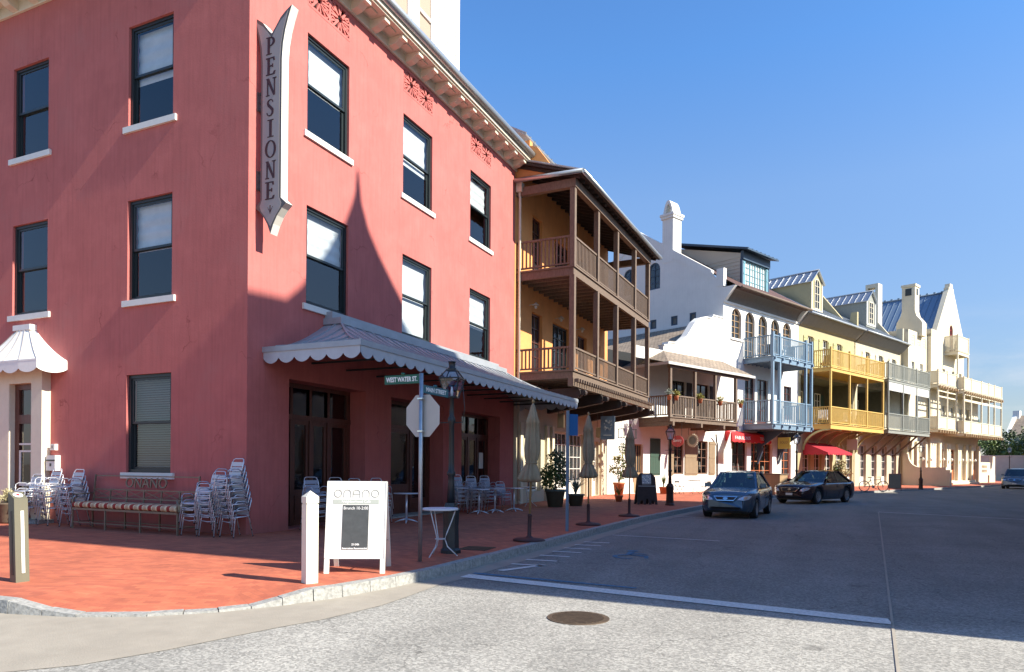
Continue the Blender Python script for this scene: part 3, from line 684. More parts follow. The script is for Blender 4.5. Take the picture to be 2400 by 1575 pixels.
# shop fronts under the awning
def shopfront(parent, f, u0, u1, w0, w1, d, cols, tz, m='mahogany', gm='shop_glass'):
    mb = MB(); t = 0.09
    mb.fbox(f, u0, u1, w1 - 0.12, w1, d - t, d); mb.fbox(f, u0, u1, tz, tz + 0.13, d - t, d + 0.02)
    mb.fbox(f, u0, u0 + 0.1, w0, w1 - 0.12, d - t, d); mb.fbox(f, u1 - 0.1, u1, w0, w1 - 0.12, d - t, d)
    panes = []
    for a, b, low in cols:
        mb.fbox(f, a - 0.05, a + 0.05, w0, w1 - 0.12, d - t, d + 0.01); mb.fbox(f, b - 0.05, b + 0.05, w0, w1 - 0.12, d - t, d + 0.012)
        mb.fbox(f, a + 0.05, b - 0.05, w0, w0 + low, d - t, d - 0.01); mb.fbox(f, a + 0.05, b - 0.05, tz - 0.12, tz, d - t, d - 0.01)
        if low > 0.4:
            mb.fbox(f, a + 0.14, b - 0.14, w0 + 0.15, w0 + low - 0.15, d - 0.01, d + 0.01)
            mb.fbox(f, a + 0.05, a + 0.15, w0 + low, tz - 0.12, d - t, d - 0.012); mb.fbox(f, b - 0.15, b - 0.05, w0 + low, tz - 0.12, d - t, d - 0.012)
        panes.append((a + 0.05, b - 0.05, w0 + low, tz - 0.12)); panes.append((a + 0.05, b - 0.05, tz + 0.13, w1 - 0.12))
    s = mb.build('shopfront', m, parent)
    for a, b, c, e in panes:
        g = MB(); g.face([f(a, c, d - 0.05), f(b, c, d - 0.05), f(b, e, d - 0.05), f(a, e, d - 0.05)]); g.build('pane', gm, s)
    return s
shopfront(red, F, 1.4, 4.6, 0.03, 3.82, -0.55, [(1.5, 2.1, 0.5), (2.1, 2.85, 0.95), (2.85, 3.6, 0.95), (3.6, 4.5, 0.5)], 2.85)
shopfront(red, F, 5.93, 9.18, 0.03, 3.78, -0.55, [(6.03, 6.6, 0.5), (6.6, 7.9, 1.0), (7.9, 9.08, 0.5)], 2.85)
shopfront(red, F, 10.54, 13.88, 0.03, 3.7, -0.55, [(10.64, 11.3, 0.5), (11.3, 12.1, 0.95), (12.1, 12.9, 0.95), (12.9, 13.78, 0.5)], 2.8)
mb = MB(); mb.box(-0.6, 0.16, 5.8, 9.3, -0.1, 0.05); mb.build('doorstep', 'granite', red)
g = MB(); g.fbox(F, 13.0, 13.35, 1.55, 2.2, -0.53, -0.51); g.build('menu_card', 'paper', red)
# big metal awning with a scalloped valance
aw = MB()
Y0, Y1, PX, ZE = 0.5, 15.45, 2.85, 4.45; CY0, CY1, CX, ZC = 2.75, 13.2, 0.55, 5.42
def prof(t):                      # 0 at eave, 1 at cap: concave sweep
    return ZE + (ZC - ZE) * (0.35 * t + 0.65 * t * t)
NS = 7
def ring_at(t):
    return (PX + (CX - PX) * t, Y0 + (CY0 - Y0) * t, Y1 + (CY1 - Y1) * t, prof(t))
for k in range(NS):
    x0, a0, b0, z0 = ring_at(k / NS); x1, a1, b1, z1 = ring_at((k + 1) / NS)
    aw.face([(x0, a0, z0), (x0, b0, z0), (x1, b1, z1), (x1, a1, z1)], True)
    aw.face([(0.0, a0, z0), (x0, a0, z0), (x1, a1, z1), (0.0, a1, z1)], True); aw.face([(0.0, b0, z0), (x0, b0, z0), (x1, b1, z1), (0.0, b1, z1)], True)
aw.box(0.0, CX + 0.04, CY0 - 0.06, CY1 + 0.06, ZC, ZC + 0.17); aw.box(0.003, 0.25, CY0, CY1, ZC + 0.17, ZC + 0.36)
nsm = 34
for k in range(nsm + 1):          # standing seams, front
    y = Y0 + (Y1 - Y0) * k / nsm
    tmax = min(1.0, (y - Y0) / (CY0 - Y0) if y < CY0 else ((Y1 - y) / (Y1 - CY1) if y > CY1 else 1.0))
    if tmax < 0.08: continue
    pts = [(ring_at(tmax * j / 6)[0], y, prof(tmax * j / 6) + 0.02) for j in range(7)]
    for p, q in zip(pts, pts[1:]): aw.bar(p, q, 0.03, 0.045)
for side in (0, 1):
    for k in range(1, 7):
        x = PX * k / 7; tm = min(1.0, (PX - x) / (PX - CX))
        pts = [(x, ring_at(tm * j / 6)[1 + side], prof(tm * j / 6) + 0.02) for j in range(7)]
        for p, q in zip(pts, pts[1:]): aw.bar(p, q, 0.03, 0.045)
    hp = [(ring_at(j / 6)[0], ring_at(j / 6)[1 + side], prof(j / 6) + 0.02) for j in range(7)]
    for p, q in zip(hp, hp[1:]): aw.bar(p, q, 0.05, 0.05)
aw.box(PX - 0.03, PX + 0.03, Y0 - 0.03, Y1 + 0.03, ZE - 0.11, ZE + 0.02); aw.box(0.0, PX - 0.03, Y0 - 0.03, Y0 + 0.03, ZE - 0.11, ZE + 0.02); aw.box(0.0, PX - 0.03, Y1 - 0.03, Y1 + 0.03, ZE - 0.11, ZE + 0.02)
awn = aw.build('awning', 'grey_metal_roof', red)
def scallop(mb, P, Q, zt, zb, n, dep, out):
    P = Vector(P); Q = Vector(Q); o = Vector(out) * 0.006
    for k in range(n):
        a = P + (Q - P) * (k / n); b = P + (Q - P) * ((k + 1) / n); pts = []
        for j in range(9):
            t = j / 8; pts.append(a + (b - a) * t + Vector((0, 0, zb - dep * math.sin(PI * t) ** 0.7)))
        top = [a + Vector((0, 0, zt)), b + Vector((0, 0, zt))]
        L = [pts[j] for j in range(9)] + [top[1], top[0]]
        mb.face([p + o for p in L]); mb.face([p - o for p in L][::-1])
va = MB(); pitch = 0.45
scallop(va, (PX + 0.005, Y0, 0), (PX + 0.005, Y1, 0), ZE - 0.1, ZE - 0.26, int((Y1 - Y0) / pitch), 0.13, (1, 0, 0))
scallop(va, (0.02, Y0, 0), (PX, Y0, 0), ZE - 0.1, ZE - 0.26, 6, 0.13, (0, -1, 0)); scallop(va, (0.02, Y1, 0), (PX, Y1, 0), ZE - 0.1, ZE - 0.26, 6, 0.13, (0, 1, 0))
va.build('valance', 'awning_grey', awn)
for y in [Y0 + 0.3 + k * 1.45 for k in range(11)]:
    st = MB(); st.bar((0.0, y, 4.32), (PX - 0.05, y, 4.32), 0.04, 0.05); st.build('awning_strut', 'dark_frame', awn)
# white canvas canopy over the side door
cn = MB(); cxm = -8.2; HW = 1.72; PR = 0.62; TW = 0.36; ZB = 4.43; ZT = 5.36
def cprof(t): return ZB + (ZT - ZB) * (0.62 * t + 0.38 * t * t)
def cring(t):
    h = HW + (TW - HW) * t; p = PR + (0.14 - PR) * t; z = cprof(t)
    return [(cxm - h, 0, z), (cxm - h * 0.82, -p, z), (cxm - h * 0.4, -p - 0.03, z), (cxm, -p - 0.03, z), (cxm + h * 0.4, -p - 0.03, z), (cxm + h * 0.82, -p, z), (cxm + h, 0, z)]
for k in range(8):
    r0 = cring(k / 8); r1 = cring((k + 1) / 8)
    for j in range(6): cn.face([r0[j], r0[j + 1], r1[j + 1], r1[j]], True)
rt_ = cring(1.0)
cn.face(rt_); cn.box(cxm - TW - 0.02, cxm + TW + 0.02, -0.19, 0.0, ZT, ZT + 0.15)
r0 = cring(0); seq = list(zip(r0, r0[1:]))
for a, b in seq:
    cn.bar((a[0], a[1] - 0.004, a[2] - 0.02), (b[0], b[1] - 0.004, b[2] - 0.02), 0.012, 0.045)
can = cn.build('door_canopy', 'canvas_white', red)
vb = MB()
for a, b in seq:
    L = math.dist(a, b); d = Vector((b[0] - a[0], b[1] - a[1], 0)).normalized(); scallop(vb, (a[0], a[1], 0), (b[0], b[1], 0), ZB - 0.04, ZB - 0.24, 1, 0.11, (d.y, -d.x, 0))
vb.build('valance', 'canvas_white', can)
sm = MB()
for j in range(1, 6):
    pts = [Vector(cring(t / 8)[j]) + Vector((0, -0.006, 0.006)) for t in range(9)]
    for p, q in zip(pts, pts[1:]): sm.bar(p, q, 0.016)
sm.build('seam', 'sign_grey', can)
# side door with its deep cream surround
ds = MB(); f = Fs(0)
ds.fbox(f, -9.4, -8.66, 0.0, 3.93, 0.0, 0.24); ds.fbox(f, -7.62, -7.18, 0.0, 3.93, 0.0, 0.24); ds.fbox(f, -9.4, -7.18, 3.93, 4.25, 0.0, 0.24)
ds.fbox(f, -8.665, -8.63, 0.2, 3.86, 0.0, 0.236); ds.fbox(f, -7.65, -7.615, 0.2, 3.86, 0.0, 0.236); ds.fbox(f, -8.665, -7.615, 3.86, 3.935, 0.0, 0.236)
ds.build('door_surround', 'cream_trim', red)
dr = MB(); dr.fbox(f, -8.66, -7.62, 0.2, 0.95, 0.02, 0.08); dr.fbox(f, -8.66, -8.45, 0.95, 3.93, 0.02, 0.08); dr.fbox(f, -7.83, -7.62, 0.95, 3.93, 0.02, 0.08)
dr.fbox(f, -8.45, -7.83, 2.75, 3.0, 0.02, 0.08); dr.fbox(f, -8.45, -7.83, 3.7, 3.93, 0.02, 0.08)
for k in range(6): dr.fbox(f, -8.6 + k * 0.17, -8.59 + k * 0.17, 0.3, 0.9, 0.08, 0.088)
door = dr.build('door', 'mahogany', red)
g = MB(); g.face([f(-8.45, 0.95, .04), f(-7.83, 0.95, .04), f(-7.83, 2.75, .04), f(-8.45, 2.75, .04)]); g.face([f(-8.45, 3.0, .04), f(-7.83, 3.0, .04), f(-7.83, 3.7, .04), f(-8.45, 3.7, .04)]); g.build('pane', 'shop_glass', door)
g = MB(); g.fbox(f, -8.45, -7.83, 1.0, 1.08, .045, .07); g.fbox(f, -8.45, -7.83, 1.95, 2.0, .045, .07); g.fbox(f, -8.45, -7.83, 2.15, 2.2, .045, .07); g.fbox(f, -8.45, -8.38, 1.08, 1.95, .046, .069); g.build('door_trim', 'white_paint', door)
mb = MB(); mb.fbox(f, -9.5, -7.0, -0.1, 0.1, -0.3, 0.5); mb.build('doorstep', 'granite', red)
tag(MBX := thing('wall_mailbox', 'white metal mailbox on the red wall beside the side door', 'mailbox', (-6.93, 0, 1.44)), group=None)
mb = MB(); mb.box(-0.19, 0.19, -0.15, 0, 0, 0.42); mb.build('box', 'white_paint', MBX)
mb = MB(); mb.box(-0.19, 0.19, -0.16, -0.151, 0.26, 0.30); mb.box(-0.03, 0.03, -0.16, -0.151, 0.12, 0.2); mb.build('mail_slot', 'dark_frame', MBX)
ic = thing('door_intercom', 'small white intercom box on the red wall above the mailbox', 'intercom', (-6.95, 0, 2.0)); mb = MB(); mb.box(-0.1, 0.1, -0.09, 0, 0, 0.17); mb.build('housing', 'white_paint', ic); mb = MB(); mb.box(-0.05, 0.05, -0.096, -0.09, 0.05, 0.13); mb.build('speaker_slot', 'sign_grey', ic)
# white roof storey above the cornice
up = MB(); fu = Fx(-1.0)
pw = [(7.45, 8.38, 15.4, 20.6), (9.02, 9.95, 15.4, 20.6), (4.6, 5.5, 15.4, 20.6)]
wall(up, fu, 3.0, 11.88, 15.0, 23, [p for p in pw], 0.12); wall(up, Fs(3.0), -7, -1.0, 15.0, 23, [])
up.face([(-7, 11.88, 15), (-1, 11.88, 15), (-1, 11.88, 23), (-7, 11.88, 23)]); up.face([(-7, 3, 23), (-1, 3, 23), (-1, 11.88, 23), (-7, 11.88, 23)])
for k in range(52):
    z = 15.05 + k * 0.15
    up.hexa([(-1.0, 10.3, z), (-0.97, 10.3, z), (-0.97, 11.65, z), (-1.0, 11.65, z), (-1.0, 10.3, z + 0.15), (-0.995, 10.3, z + 0.15), (-0.995, 11.65, z + 0.15), (-1.0, 11.65, z + 0.15)])
for a, b in ((11.65, 11.9), (10.05, 10.22), (8.5, 8.9), (7.1, 7.36)): up.box(-1.0, -0.95, a, b, 15, 22.9)
rs = up.build('roof_storey', 'white_paint', red)
for a, b, c, e in pw:
    mb = MB(); mb.fbox(fu, a, b, 18.0, 18.12, -0.1, -0.03); mb.fbox(fu, a, a + 0.06, c, e, -0.1, -0.04); mb.fbox(fu, b - 0.06, b, c, e, -0.1, -0.04); w_ = mb.build('window', 'white_paint', rs)
mb = MB()
for a, b, c, e in pw: mb.face([fu(a, c, -0.09), fu(b, c, -0.09), fu(b, e, -0.09), fu(a, e, -0.09)])
mat('beige_blind', (0.36, 0.28, 0.21), 0.8); mb.build('blind', 'beige_blind', rs)

# ------------------------------------------------------------------ PENSIONE sign
def glyph(ch):
    P = []
    if ch == 'I': P = [[(.27, 0), (.43, 0), (.43, 1), (.27, 1)], [(.14, 0), (.56, 0), (.56, .05), (.14, .05)], [(.14, .95), (.56, .95), (.56, 1), (.14, 1)]]
    elif ch == 'E': P = [[(.10, 0), (.25, 0), (.25, 1), (.10, 1)], [(0, 0), (.62, 0), (.68, .2), (.6, .2), (.5, .06), (0, .06)], [(0, .94), (.5, .94), (.56, .8), (.63, .8), (.6, 1), (0, 1)], [(.25, .48), (.44, .48), (.46, .42), (.5, .42), (.5, .62), (.46, .62), (.44, .55), (.25, .55)]]
    elif ch == 'N': P = [[(.08, 0), (.14, 0), (.14, 1), (.08, 1)], [(.60, 0), (.66, 0), (.66, 1), (.60, 1)], [(.02, 1), (.20, 1), (.66, 0), (.56, 0)], [(0, 0), (.24, 0), (.24, .05), (0, .05)], [(.5, .95), (.76, .95), (.76, 1), (.5, 1)]]
    elif ch == 'P':
        P = [[(.10, 0), (.25, 0), (.25, 1), (.10, 1)], [(0, 0), (.38, 0), (.38, .05), (0, .05)], [(0, .95), (.3, .95), (.3, 1), (0, 1)]]
        o = [(.25 + .38 * math.sin(PI * k / 10), .73 + .27 * math.cos(PI * k / 10)) for k in range(11)]; i = [(.25 + .24 * math.sin(PI * k / 10), .73 + .21 * math.cos(PI * k / 10)) for k in range(11)]
        P += [[o[k], o[k + 1], i[k + 1], i[k]] for k in range(10)]
    elif ch == 'O':
        o = [(.36 + .40 * math.cos(PI * k / 12), .5 + .5 * math.sin(PI * k / 12)) for k in range(25)]; i = [(.36 + .27 * math.cos(PI * k / 12 + .25), .5 + .45 * math.sin(PI * k / 12 + .25)) for k in range(25)]
        P = [[o[k], o[k + 1], i[k + 1], i[k]] for k in range(24)]
    elif ch == 'S':
        c = [(.52, .80), (.46, .93), (.32, .965), (.17, .90), (.13, .76), (.22, .62), (.36, .5), (.49, .37), (.5, .2), (.4, .07), (.25, .035), (.12, .1), (.07, .24)]
        w = [.03, .035, .04, .07, .11, .14, .15, .14, .11, .07, .04, .035, .03]
        for k in range(len(c) - 1):
            d = Vector((c[k + 1][0] - c[k][0], c[k + 1][1] - c[k][1])).normalized(); n = Vector((-d.y, d.x))
            P.append([(c[k][0] + n.x * w[k] / 2, c[k][1] + n.y * w[k] / 2), (c[k][0] - n.x * w[k] / 2, c[k][1] - n.y * w[k] / 2), (c[k + 1][0] - n.x * w[k + 1] / 2, c[k + 1][1] - n.y * w[k + 1] / 2), (c[k + 1][0] + n.x * w[k + 1] / 2, c[k + 1][1] + n.y * w[k + 1] / 2)])
    return P
ps = thing('pensione_sign', 'tall grey vertical sign with maroon lettering bracketed to the red corner', 'sign', (0, 0, 0))
def sign_outline(cx, e=0.0):
    R = [(0, 11.74 - e * 2.0), (.11, 11.86 - e * 1.3), (.27, 12.06 - e * 1.6), (.42, 12.17 - e * 1.7), (.60 - e * 1.9, 12.27 - e * 2.0), (.50 - e, 12.02), (.41 - e, 11.75), (.345 - e, 11.45), (.315 - e, 11.1), (.31 - e, 9.5), (.31 - e, 7.86 + e * .4), (.47 - e * 2.6, 7.72 + e * .2), (.34 - e, 7.62), (.2 - e * .8, 7.46), (.09 - e * .4, 7.28 + e), (0, 7.06 + e * 3)]
    L = [(-x, z) for x, z in R[1:-1]][::-1]
    return [(cx + x, z) for x, z in R] + [(cx + x, z) for x, z in L]
fp = lambda u, w, d: (u, 0.45 - d, w)
SX = 0.46
mb = MB(); mb.prism(sign_outline(SX), fp, 0.0, 0.22); body = mb.build('sign_box', 'sign_cream', ps)
def tri_face(mb, outl, d):
    mb.face([fp(u, w, d) for u, w in outl])
mb = MB(); mb.prism(sign_outline(SX), fp, 0.221, 0.226); mb.build('sign_border', 'sign_grey_edge', ps)
mb = MB(); mb.prism(sign_outline(SX, 0.055), fp, 0.227, 0.232); mb.build('sign_face', 'sign_grey', ps)
for k, ch in enumerate('PENSIONE'):
    mb = MB(); zc = 11.46 - k * 0.485; h = 0.41; w = 0.40
    for j, P in enumerate(glyph(ch)):
        [mb.prism([(SX - 0.36 * w + x * w + o, zc - h / 2 + y * h) for x, y in P], fp, 0.233, 0.240 + 0.0007 * (j % 5) + .0002 * i) for i, o in enumerate((-.007, .007))]
    mb.build('letter', 'maroon_letter', ps)
mb = MB()
for j, P in enumerate(([(-.012, .1), (.012, .1), (.004, -.1), (-.004, -.1)], [(-.09, .07), (-.05, .02), (.0, -.09), (-.03, .0)], [(.09, .07), (.05, .02), (.0, -.09), (.03, .0)])):
    mb.prism([(SX + a, 7.62 + b) for a, b in P], fp, 0.233, 0.240 + 0.001 * j)
mb.build('emblem', 'maroon_letter', ps)
for z in (10.25, 8.38):
    mb = MB(); mb.bar((0.0, 0.34, z), (SX - 0.28, 0.34, z), 0.05); mb.box(0.0, 0.03, 0.24, 0.44, z - 0.22, z + 0.22)
    for dz in (-0.18, 0.22): mb.bar((0.0, 0.34, z + dz), (0.16, 0.34, z + dz), 0.05)
    mb.build('bracket', 'sign_grey_edge', ps)
# ------------------------------------------------------------------ street furniture
def cyl(mb, c, r, z0, z1, n=12): mb.lathe([(r, z0), (r, z1)], n, c, True)

# white bollard with pyramid cap
b = thing('white_bollard', 'cream white square bollard with pyramid cap on the kerb corner', 'bollard', (5.78, -4.57, 0), rad(-27))
mb = MB(); h = 0.086
mb.box(-h, h, -h, h, 0, 1.10); mb.box(-h + 0.008, h - 0.008, -h + 0.008, h - 0.008, 1.10, 1.118); mb.build('post', 'bollard_white', b)
mb = MB(); q = h + 0.004; mb.box(-q, q, -q, q, 1.118, 1.205)
for p1, p2 in (((-q, -q), (q, -q)), ((q, -q), (q, q)), ((q, q), (-q, q)), ((-q, q), (-q, -q))): mb.face([(*p1, 1.205), (*p2, 1.205), (0, 0, 1.29)])
mb.build('cap', 'bollard_white', b)
# dark bollard at the left, leaning a little
b = thing('dark_bollard', 'dark olive square bollard with sloping top and pale side strip', 'bollard', (2.16, -6.28, 0), rad(-7), tilt=(0, rad(-3.5)))
mb = MB(); h = 0.085
mb.hexa([(-h, -h, -0.05), (h, -h, -0.05), (h, h, -0.05), (-h, h, -0.05), (-h, -h, 1.25), (h, -h, 1.15), (h, h, 1.15), (-h, h, 1.25)]); mb.build('post', 'bollard_grey', b)
mb = MB(); mb.box(h, h + .006, -.01, 0.03, 0.12, 0.98); mb.build('strip', 'white_paint', b)
mb = MB(); mb.box(-.03, .02, -h - 0.006, -h, 0.1, 0.98); mb.build('groove', 'lamp_black', b)
bt = Matrix.Translation((0, 0, 1.2)) @ Matrix.Rotation(math.atan(0.1 / 0.17), 4, 'Y')
mb = MB(); mb.lathe([(0.06, 0), (0.06, 0.006)], 14); o = mb.build('badge', 'white_letter', b); o.data.transform(bt)
mb = MB(); mb.prism([(-0.02, -0.02), (0.025, -0.02), (0.03, 0.01), (0.0, 0.025), (-0.03, 0.01)], lambda u, w, d: (u, w, d), 0.0065, 0.009); o = mb.build('badge_mark', 'red_sign', b); o.data.transform(bt)

# cafe A-board
A = thing('cafe_a_board', 'big white cafe A-board with a chalk panel on the brick corner', 'sandwich board', (5.82, -3.61, 0), math.atan2(0.42, 0.82))
HWD = 0.46; HT = 1.40; LEAN = 0.24
fa = lambda u, w, d: (u, w * LEAN / HT - d, w)          # front leaf leaning back
fb = lambda u, w, d: (u, 2 * LEAN + 0.30 - w * (LEAN + 0.28) / HT + d, w)
for f, nm in ((fa, 'front_panel'), (fb, 'back_panel')):
    mb = MB(); mb.fbox(f, -HWD, HWD, 0.22, HT, -0.02, 0.012); mb.fbox(f, -HWD, -HWD + 0.075, 0.0, 0.22, -0.02, 0.012); mb.fbox(f, HWD - 0.075, HWD, 0.0, 0.22, -0.02, 0.012)
    mb.fbox(f, -HWD - 0.001, -HWD + 0.02, 0.23, HT - 0.01, 0.012, 0.02); mb.fbox(f, HWD - 0.02, HWD + 0.001, 0.23, HT - 0.01, 0.012, 0.02); mb.build(nm, 'white_paint', A)
mb = MB(); mb.fbox(fa, -0.21, 0.19, 0.36, 1.035, 0.012, 0.017); mb.build('chalk_panel', 'chalkboard', A)
mb = MB(); mb.fbox(fa, -0.36, 0.34, 1.05, 1.12, 0.012, 0.016); mb.build('name_band', 'sage_band', A)
def on_fa(u, w, d): return frame(fa(u, w, d), (1, 0, 0), (0, LEAN, HT))
# ONANO in thin round capitals
mb = MB()
def stroke(pts, w=0.012):
    for p, q in zip(pts, pts[1:]):
        d = Vector((q[0] - p[0], q[1] - p[1])).normalized() * w * 0.4; n = Vector((-d.y, d.x)).normalized() * w / 2
        mb.prism([(p[0] - d.x - n.x, p[1] - d.y - n.y), (q[0] + d.x - n.x, q[1] + d.y - n.y), (q[0] + d.x + n.x, q[1] + d.y + n.y), (p[0] - d.x + n.x, p[1] - d.y + n.y)], fa, 0.012, 0.0165)
def arcp(c, r, a0, a1, n=12): return [(c[0] + r * math.cos(a0 + (a1 - a0) * k / n), c[1] + r * math.sin(a0 + (a1 - a0) * k / n)) for k in range(n + 1)]
zc = 1.21; r = 0.052
for k, ch in enumerate('ONANO'):
    x = -0.29 + k * 0.142
    if ch == 'O': stroke(arcp((x, zc), 0.056, 0, 2 * PI, 18))
    else:
        stroke([(x - r, zc - 0.056)] + arcp((x, zc + 0.004), r, PI, 0, 10) + [(x + r, zc - 0.056)])
        if ch == 'A': stroke([(x - r, zc - 0.01), (x + r, zc - 0.01)])
mb.build('cafe_name', 'pale_grey_letter', A)
text_mesh('band_text', 'Neighborhood Café', 0.055, 'white_letter', A, on_fa(-0.01, 1.085, 0.0175), 0.001)
text_mesh('chalk_text', 'Brunch 10-2:00', 0.066, 'white_letter', A, on_fa(-0.01, 0.985, 0.0185), 0.001, width=0.37)
text_mesh('phone_text', '231-2436', 0.042, 'white_letter', A, on_fa(0.0, 0.435, 0.0185), 0.001, width=0.115, bold=0.001)
text_mesh('notice_text', 'Reservations Recommended', 0.032, 'white_letter', A, on_fa(-0.01, 0.378, 0.0185), 0.001, width=0.38, bold=0.001)
mb = MB(); mb.bar(fa(HWD - 0.03, 0.5, -0.03), fb(HWD - 0.03, 0.45, -0.03), 0.015); mb.build('stay', 'galvanised', A)

# street-name and stop sign post
P = thing('street_sign_post', 'galvanised post with two street names and the back of a stop sign', 'sign post', (6.0, -2.02, 0))
mb = MB(); mb.tube([(0, 0, 0), (0, 0, 3.24)], 0.036, 10); mb.build('pole', 'galvanised', P)
mb = MB(); R8 = 0.362 / math.cos(PI / 8); th = rad(-7); oc = []
for k in range(8):
    t = PI / 8 + k * PI / 4; oc.append((R8 * math.cos(t), 2.51 + R8 * math.sin(t)))
fo = lambda u, w, d: (u * math.cos(th) - (0.05 - d) * math.sin(th), u * math.sin(th) + (0.05 - d) * math.cos(th), w)
mb.prism(oc, fo, 0, 0.004); so = mb.build('stop_sign', 'sign_back', P)
mb = MB(); mb.prism(oc, fo, -0.004, -0.001); mb.build('stop_face', 'red_sign', so)
for z in (2.23, 2.79):
    mb = MB(); mb.box(-0.05, 0.05, -0.045, 0.06, z, z + 0.025); mb.build('clamp', 'chrome', so)
mb = MB(); mb.box(-0.745, -0.03, -0.012, 0.012, 3.07, 3.225); mb.tube([(-0.37, 0, 3.225), (-0.37, 0, 3.262)], 0.035, 8); w1 = mb.build('street_name_plate', 'sign_green', P); tag(w1, 'green plate reading WEST WATER ST.')
text_mesh('lettering', 'WEST WATER ST.', 0.115, 'white_letter', w1, frame((-0.39, -0.0135, 3.145), (1, 0, 0), (0, 0, 1)), 0.001, width=0.64, bold=0.003)
mb = MB(); mb.box(-0.012, 0.012, 0.03, 0.92, 2.905, 3.05); mb.tube([(0, 0.47, 3.05), (0, 0.47, 3.085)], 0.035, 8); w2 = mb.build('street_name_plate', 'sign_teal', P); tag(w2, 'teal plate reading MAIN STREET')
text_mesh('lettering', 'MAIN STREET', 0.105, 'white_letter', w2, frame((0.0135, 0.49, 2.976), (0, 1, 0), (0, 0, 1)), 0.001, width=0.70, bold=0.003)

# gas-style street lamps
def lamp(loc, label, h=3.61, m='lamp_black'):
    L = thing('street_lamp', label, 'street lamp', loc, rad(12), 'gas style street lamps on dark posts')
    mb = MB(); mb.lathe([(.20, 0), (.20, .06), (.165, .1), (.15, .5), (.165, .78), (.18, .82), (.14, .86), (.115, .95)], 8, sm=False); mb.build('base', m, L)
    k = h / 3.61
    mb = MB(); mb.lathe([(.078, .95), (.062, 1.35), (.06, 1.45), (.085, 1.48), (.085, 1.53), (.06, 1.56), (.055, 1.7), (.052, 2.45 * k), (.075, 2.48 * k), (.075, 2.54 * k), (.045, 2.6 * k), (.04, 2.92 * k), (.09, 2.95 * k)], 12)
    mb.bar((-.22, 0, 2.47 * k), (.22, 0, 2.47 * k), .02); mb.build('post', m, L)
    z0, z1, z2 = 2.95 * k, 3.30 * k, 3.46 * k
    mb = MB(); a, c, e = .105, .19, .085
    for s, t in ((1, 1), (1, -1), (-1, 1), (-1, -1)):
        mb.bar((a * s, a * t, z0), (c * s, c * t, z1), .02); mb.bar((c * s, c * t, z1), (e * s, e * t, z2), .018)
    for (r, z) in ((a, z0), (c, z1), (e, z2)):
        for p, q in (((-r, -r), (r, -r)), ((r, -r), (r, r)), ((r, r), (-r, r)), ((-r, r), (-r, -r))): mb.bar((*p, z), (*q, z), .026)
    mb.lathe([(.085, z2), (.085, z2 + .04), (.065, z2 + .05), (.065, z2 + .15), (.08, z2 + .155), (.08, z2 + .165)], 10); mb.build('lantern_frame', m, L)
    g = MB()
    for s in range(4):
        R = Matrix.Rotation(s * PI / 2, 3, 'Z')
        g.face([R @ Vector(p) for p in ((-a, -a, z0), (a, -a, z0), (c, -c, z1), (-c, -c, z1))]); g.face([R @ Vector(p) for p in ((-c, -c, z1), (c, -c, z1), (e, -e, z2), (-e, -e, z2))])
    g.build('lantern_glass', 'window_glass', L)
    mb = MB(); mb.lathe([(.02, z0), (.03, z0 + .1), (.012, z0 + .2)], 8); mb.build('burner', 'white_letter', L)
    mb = MB(); mb.tube([(.22, 0, 2.47 * k), (.25, .02, 2.75 * k), (.20, .0, z1)], .009, 5); mb.build('rod', m, L)
    return L
lamp((5.88, -0.73, 0), 'dark street lamp beside the bistro table, nearest of the lamps')
lamp((6.2, 18.1, 0), 'brown street lamp beside the dark menu board before the white house', 3.5, 'lamp_brown')
lamp((10.85, 30.95, 0), 'street lamp by the yellow hanging sign behind the maroon car', 3.75, 'lamp_black')
lamp((19.5, 53.4, 0), 'brown street lamp before the curved cream porch wall', 3.75, 'lamp_brown')
lamp((35.3, 102.2, 0), 'far black street lamp rising behind the grey car at right', 4.9, 'lamp_black')

# round iron bistro table
def bistro_table(loc, label, top=0.87, r=0.33, rz=0.0, group=None, m='white_iron'):
    T = thing('bistro_table', label, 'table', loc, rz, group)
    mb = MB(); mb.lathe([(r * .97, top - .03), (r, top - .03), (r, top), (r * .98, top + .008)], 28); mb.build('table_top', m, T)
    for k in range(3):
        t = 2 * PI * k / 3 + .4; c, s = math.cos(t), math.sin(t); mb = MB()
        mb.tube([(r * .85 * c, r * .85 * s, top - .03), (r * .62 * c, r * .62 * s, top * .72), (r * .36 * c, r * .36 * s, top * .47), (r * .27 * c, r * .27 * s, top * .36), (r * .42 * c, r * .42 * s, top * .2), (r * .98 * c, r * .98 * s, 0)], .011, 6); mb.build('leg', m, T)
    mb = MB(); q = [(r * .27 * math.cos(2 * PI * k / 16), r * .27 * math.sin(2 * PI * k / 16), top * .36) for k in range(17)]; mb.tube(q, .007, 5); mb.build('leg_ring', m, T)
    return T
bistro_table((5.93, -1.22, 0), 'round white iron bistro table beside the street sign post')
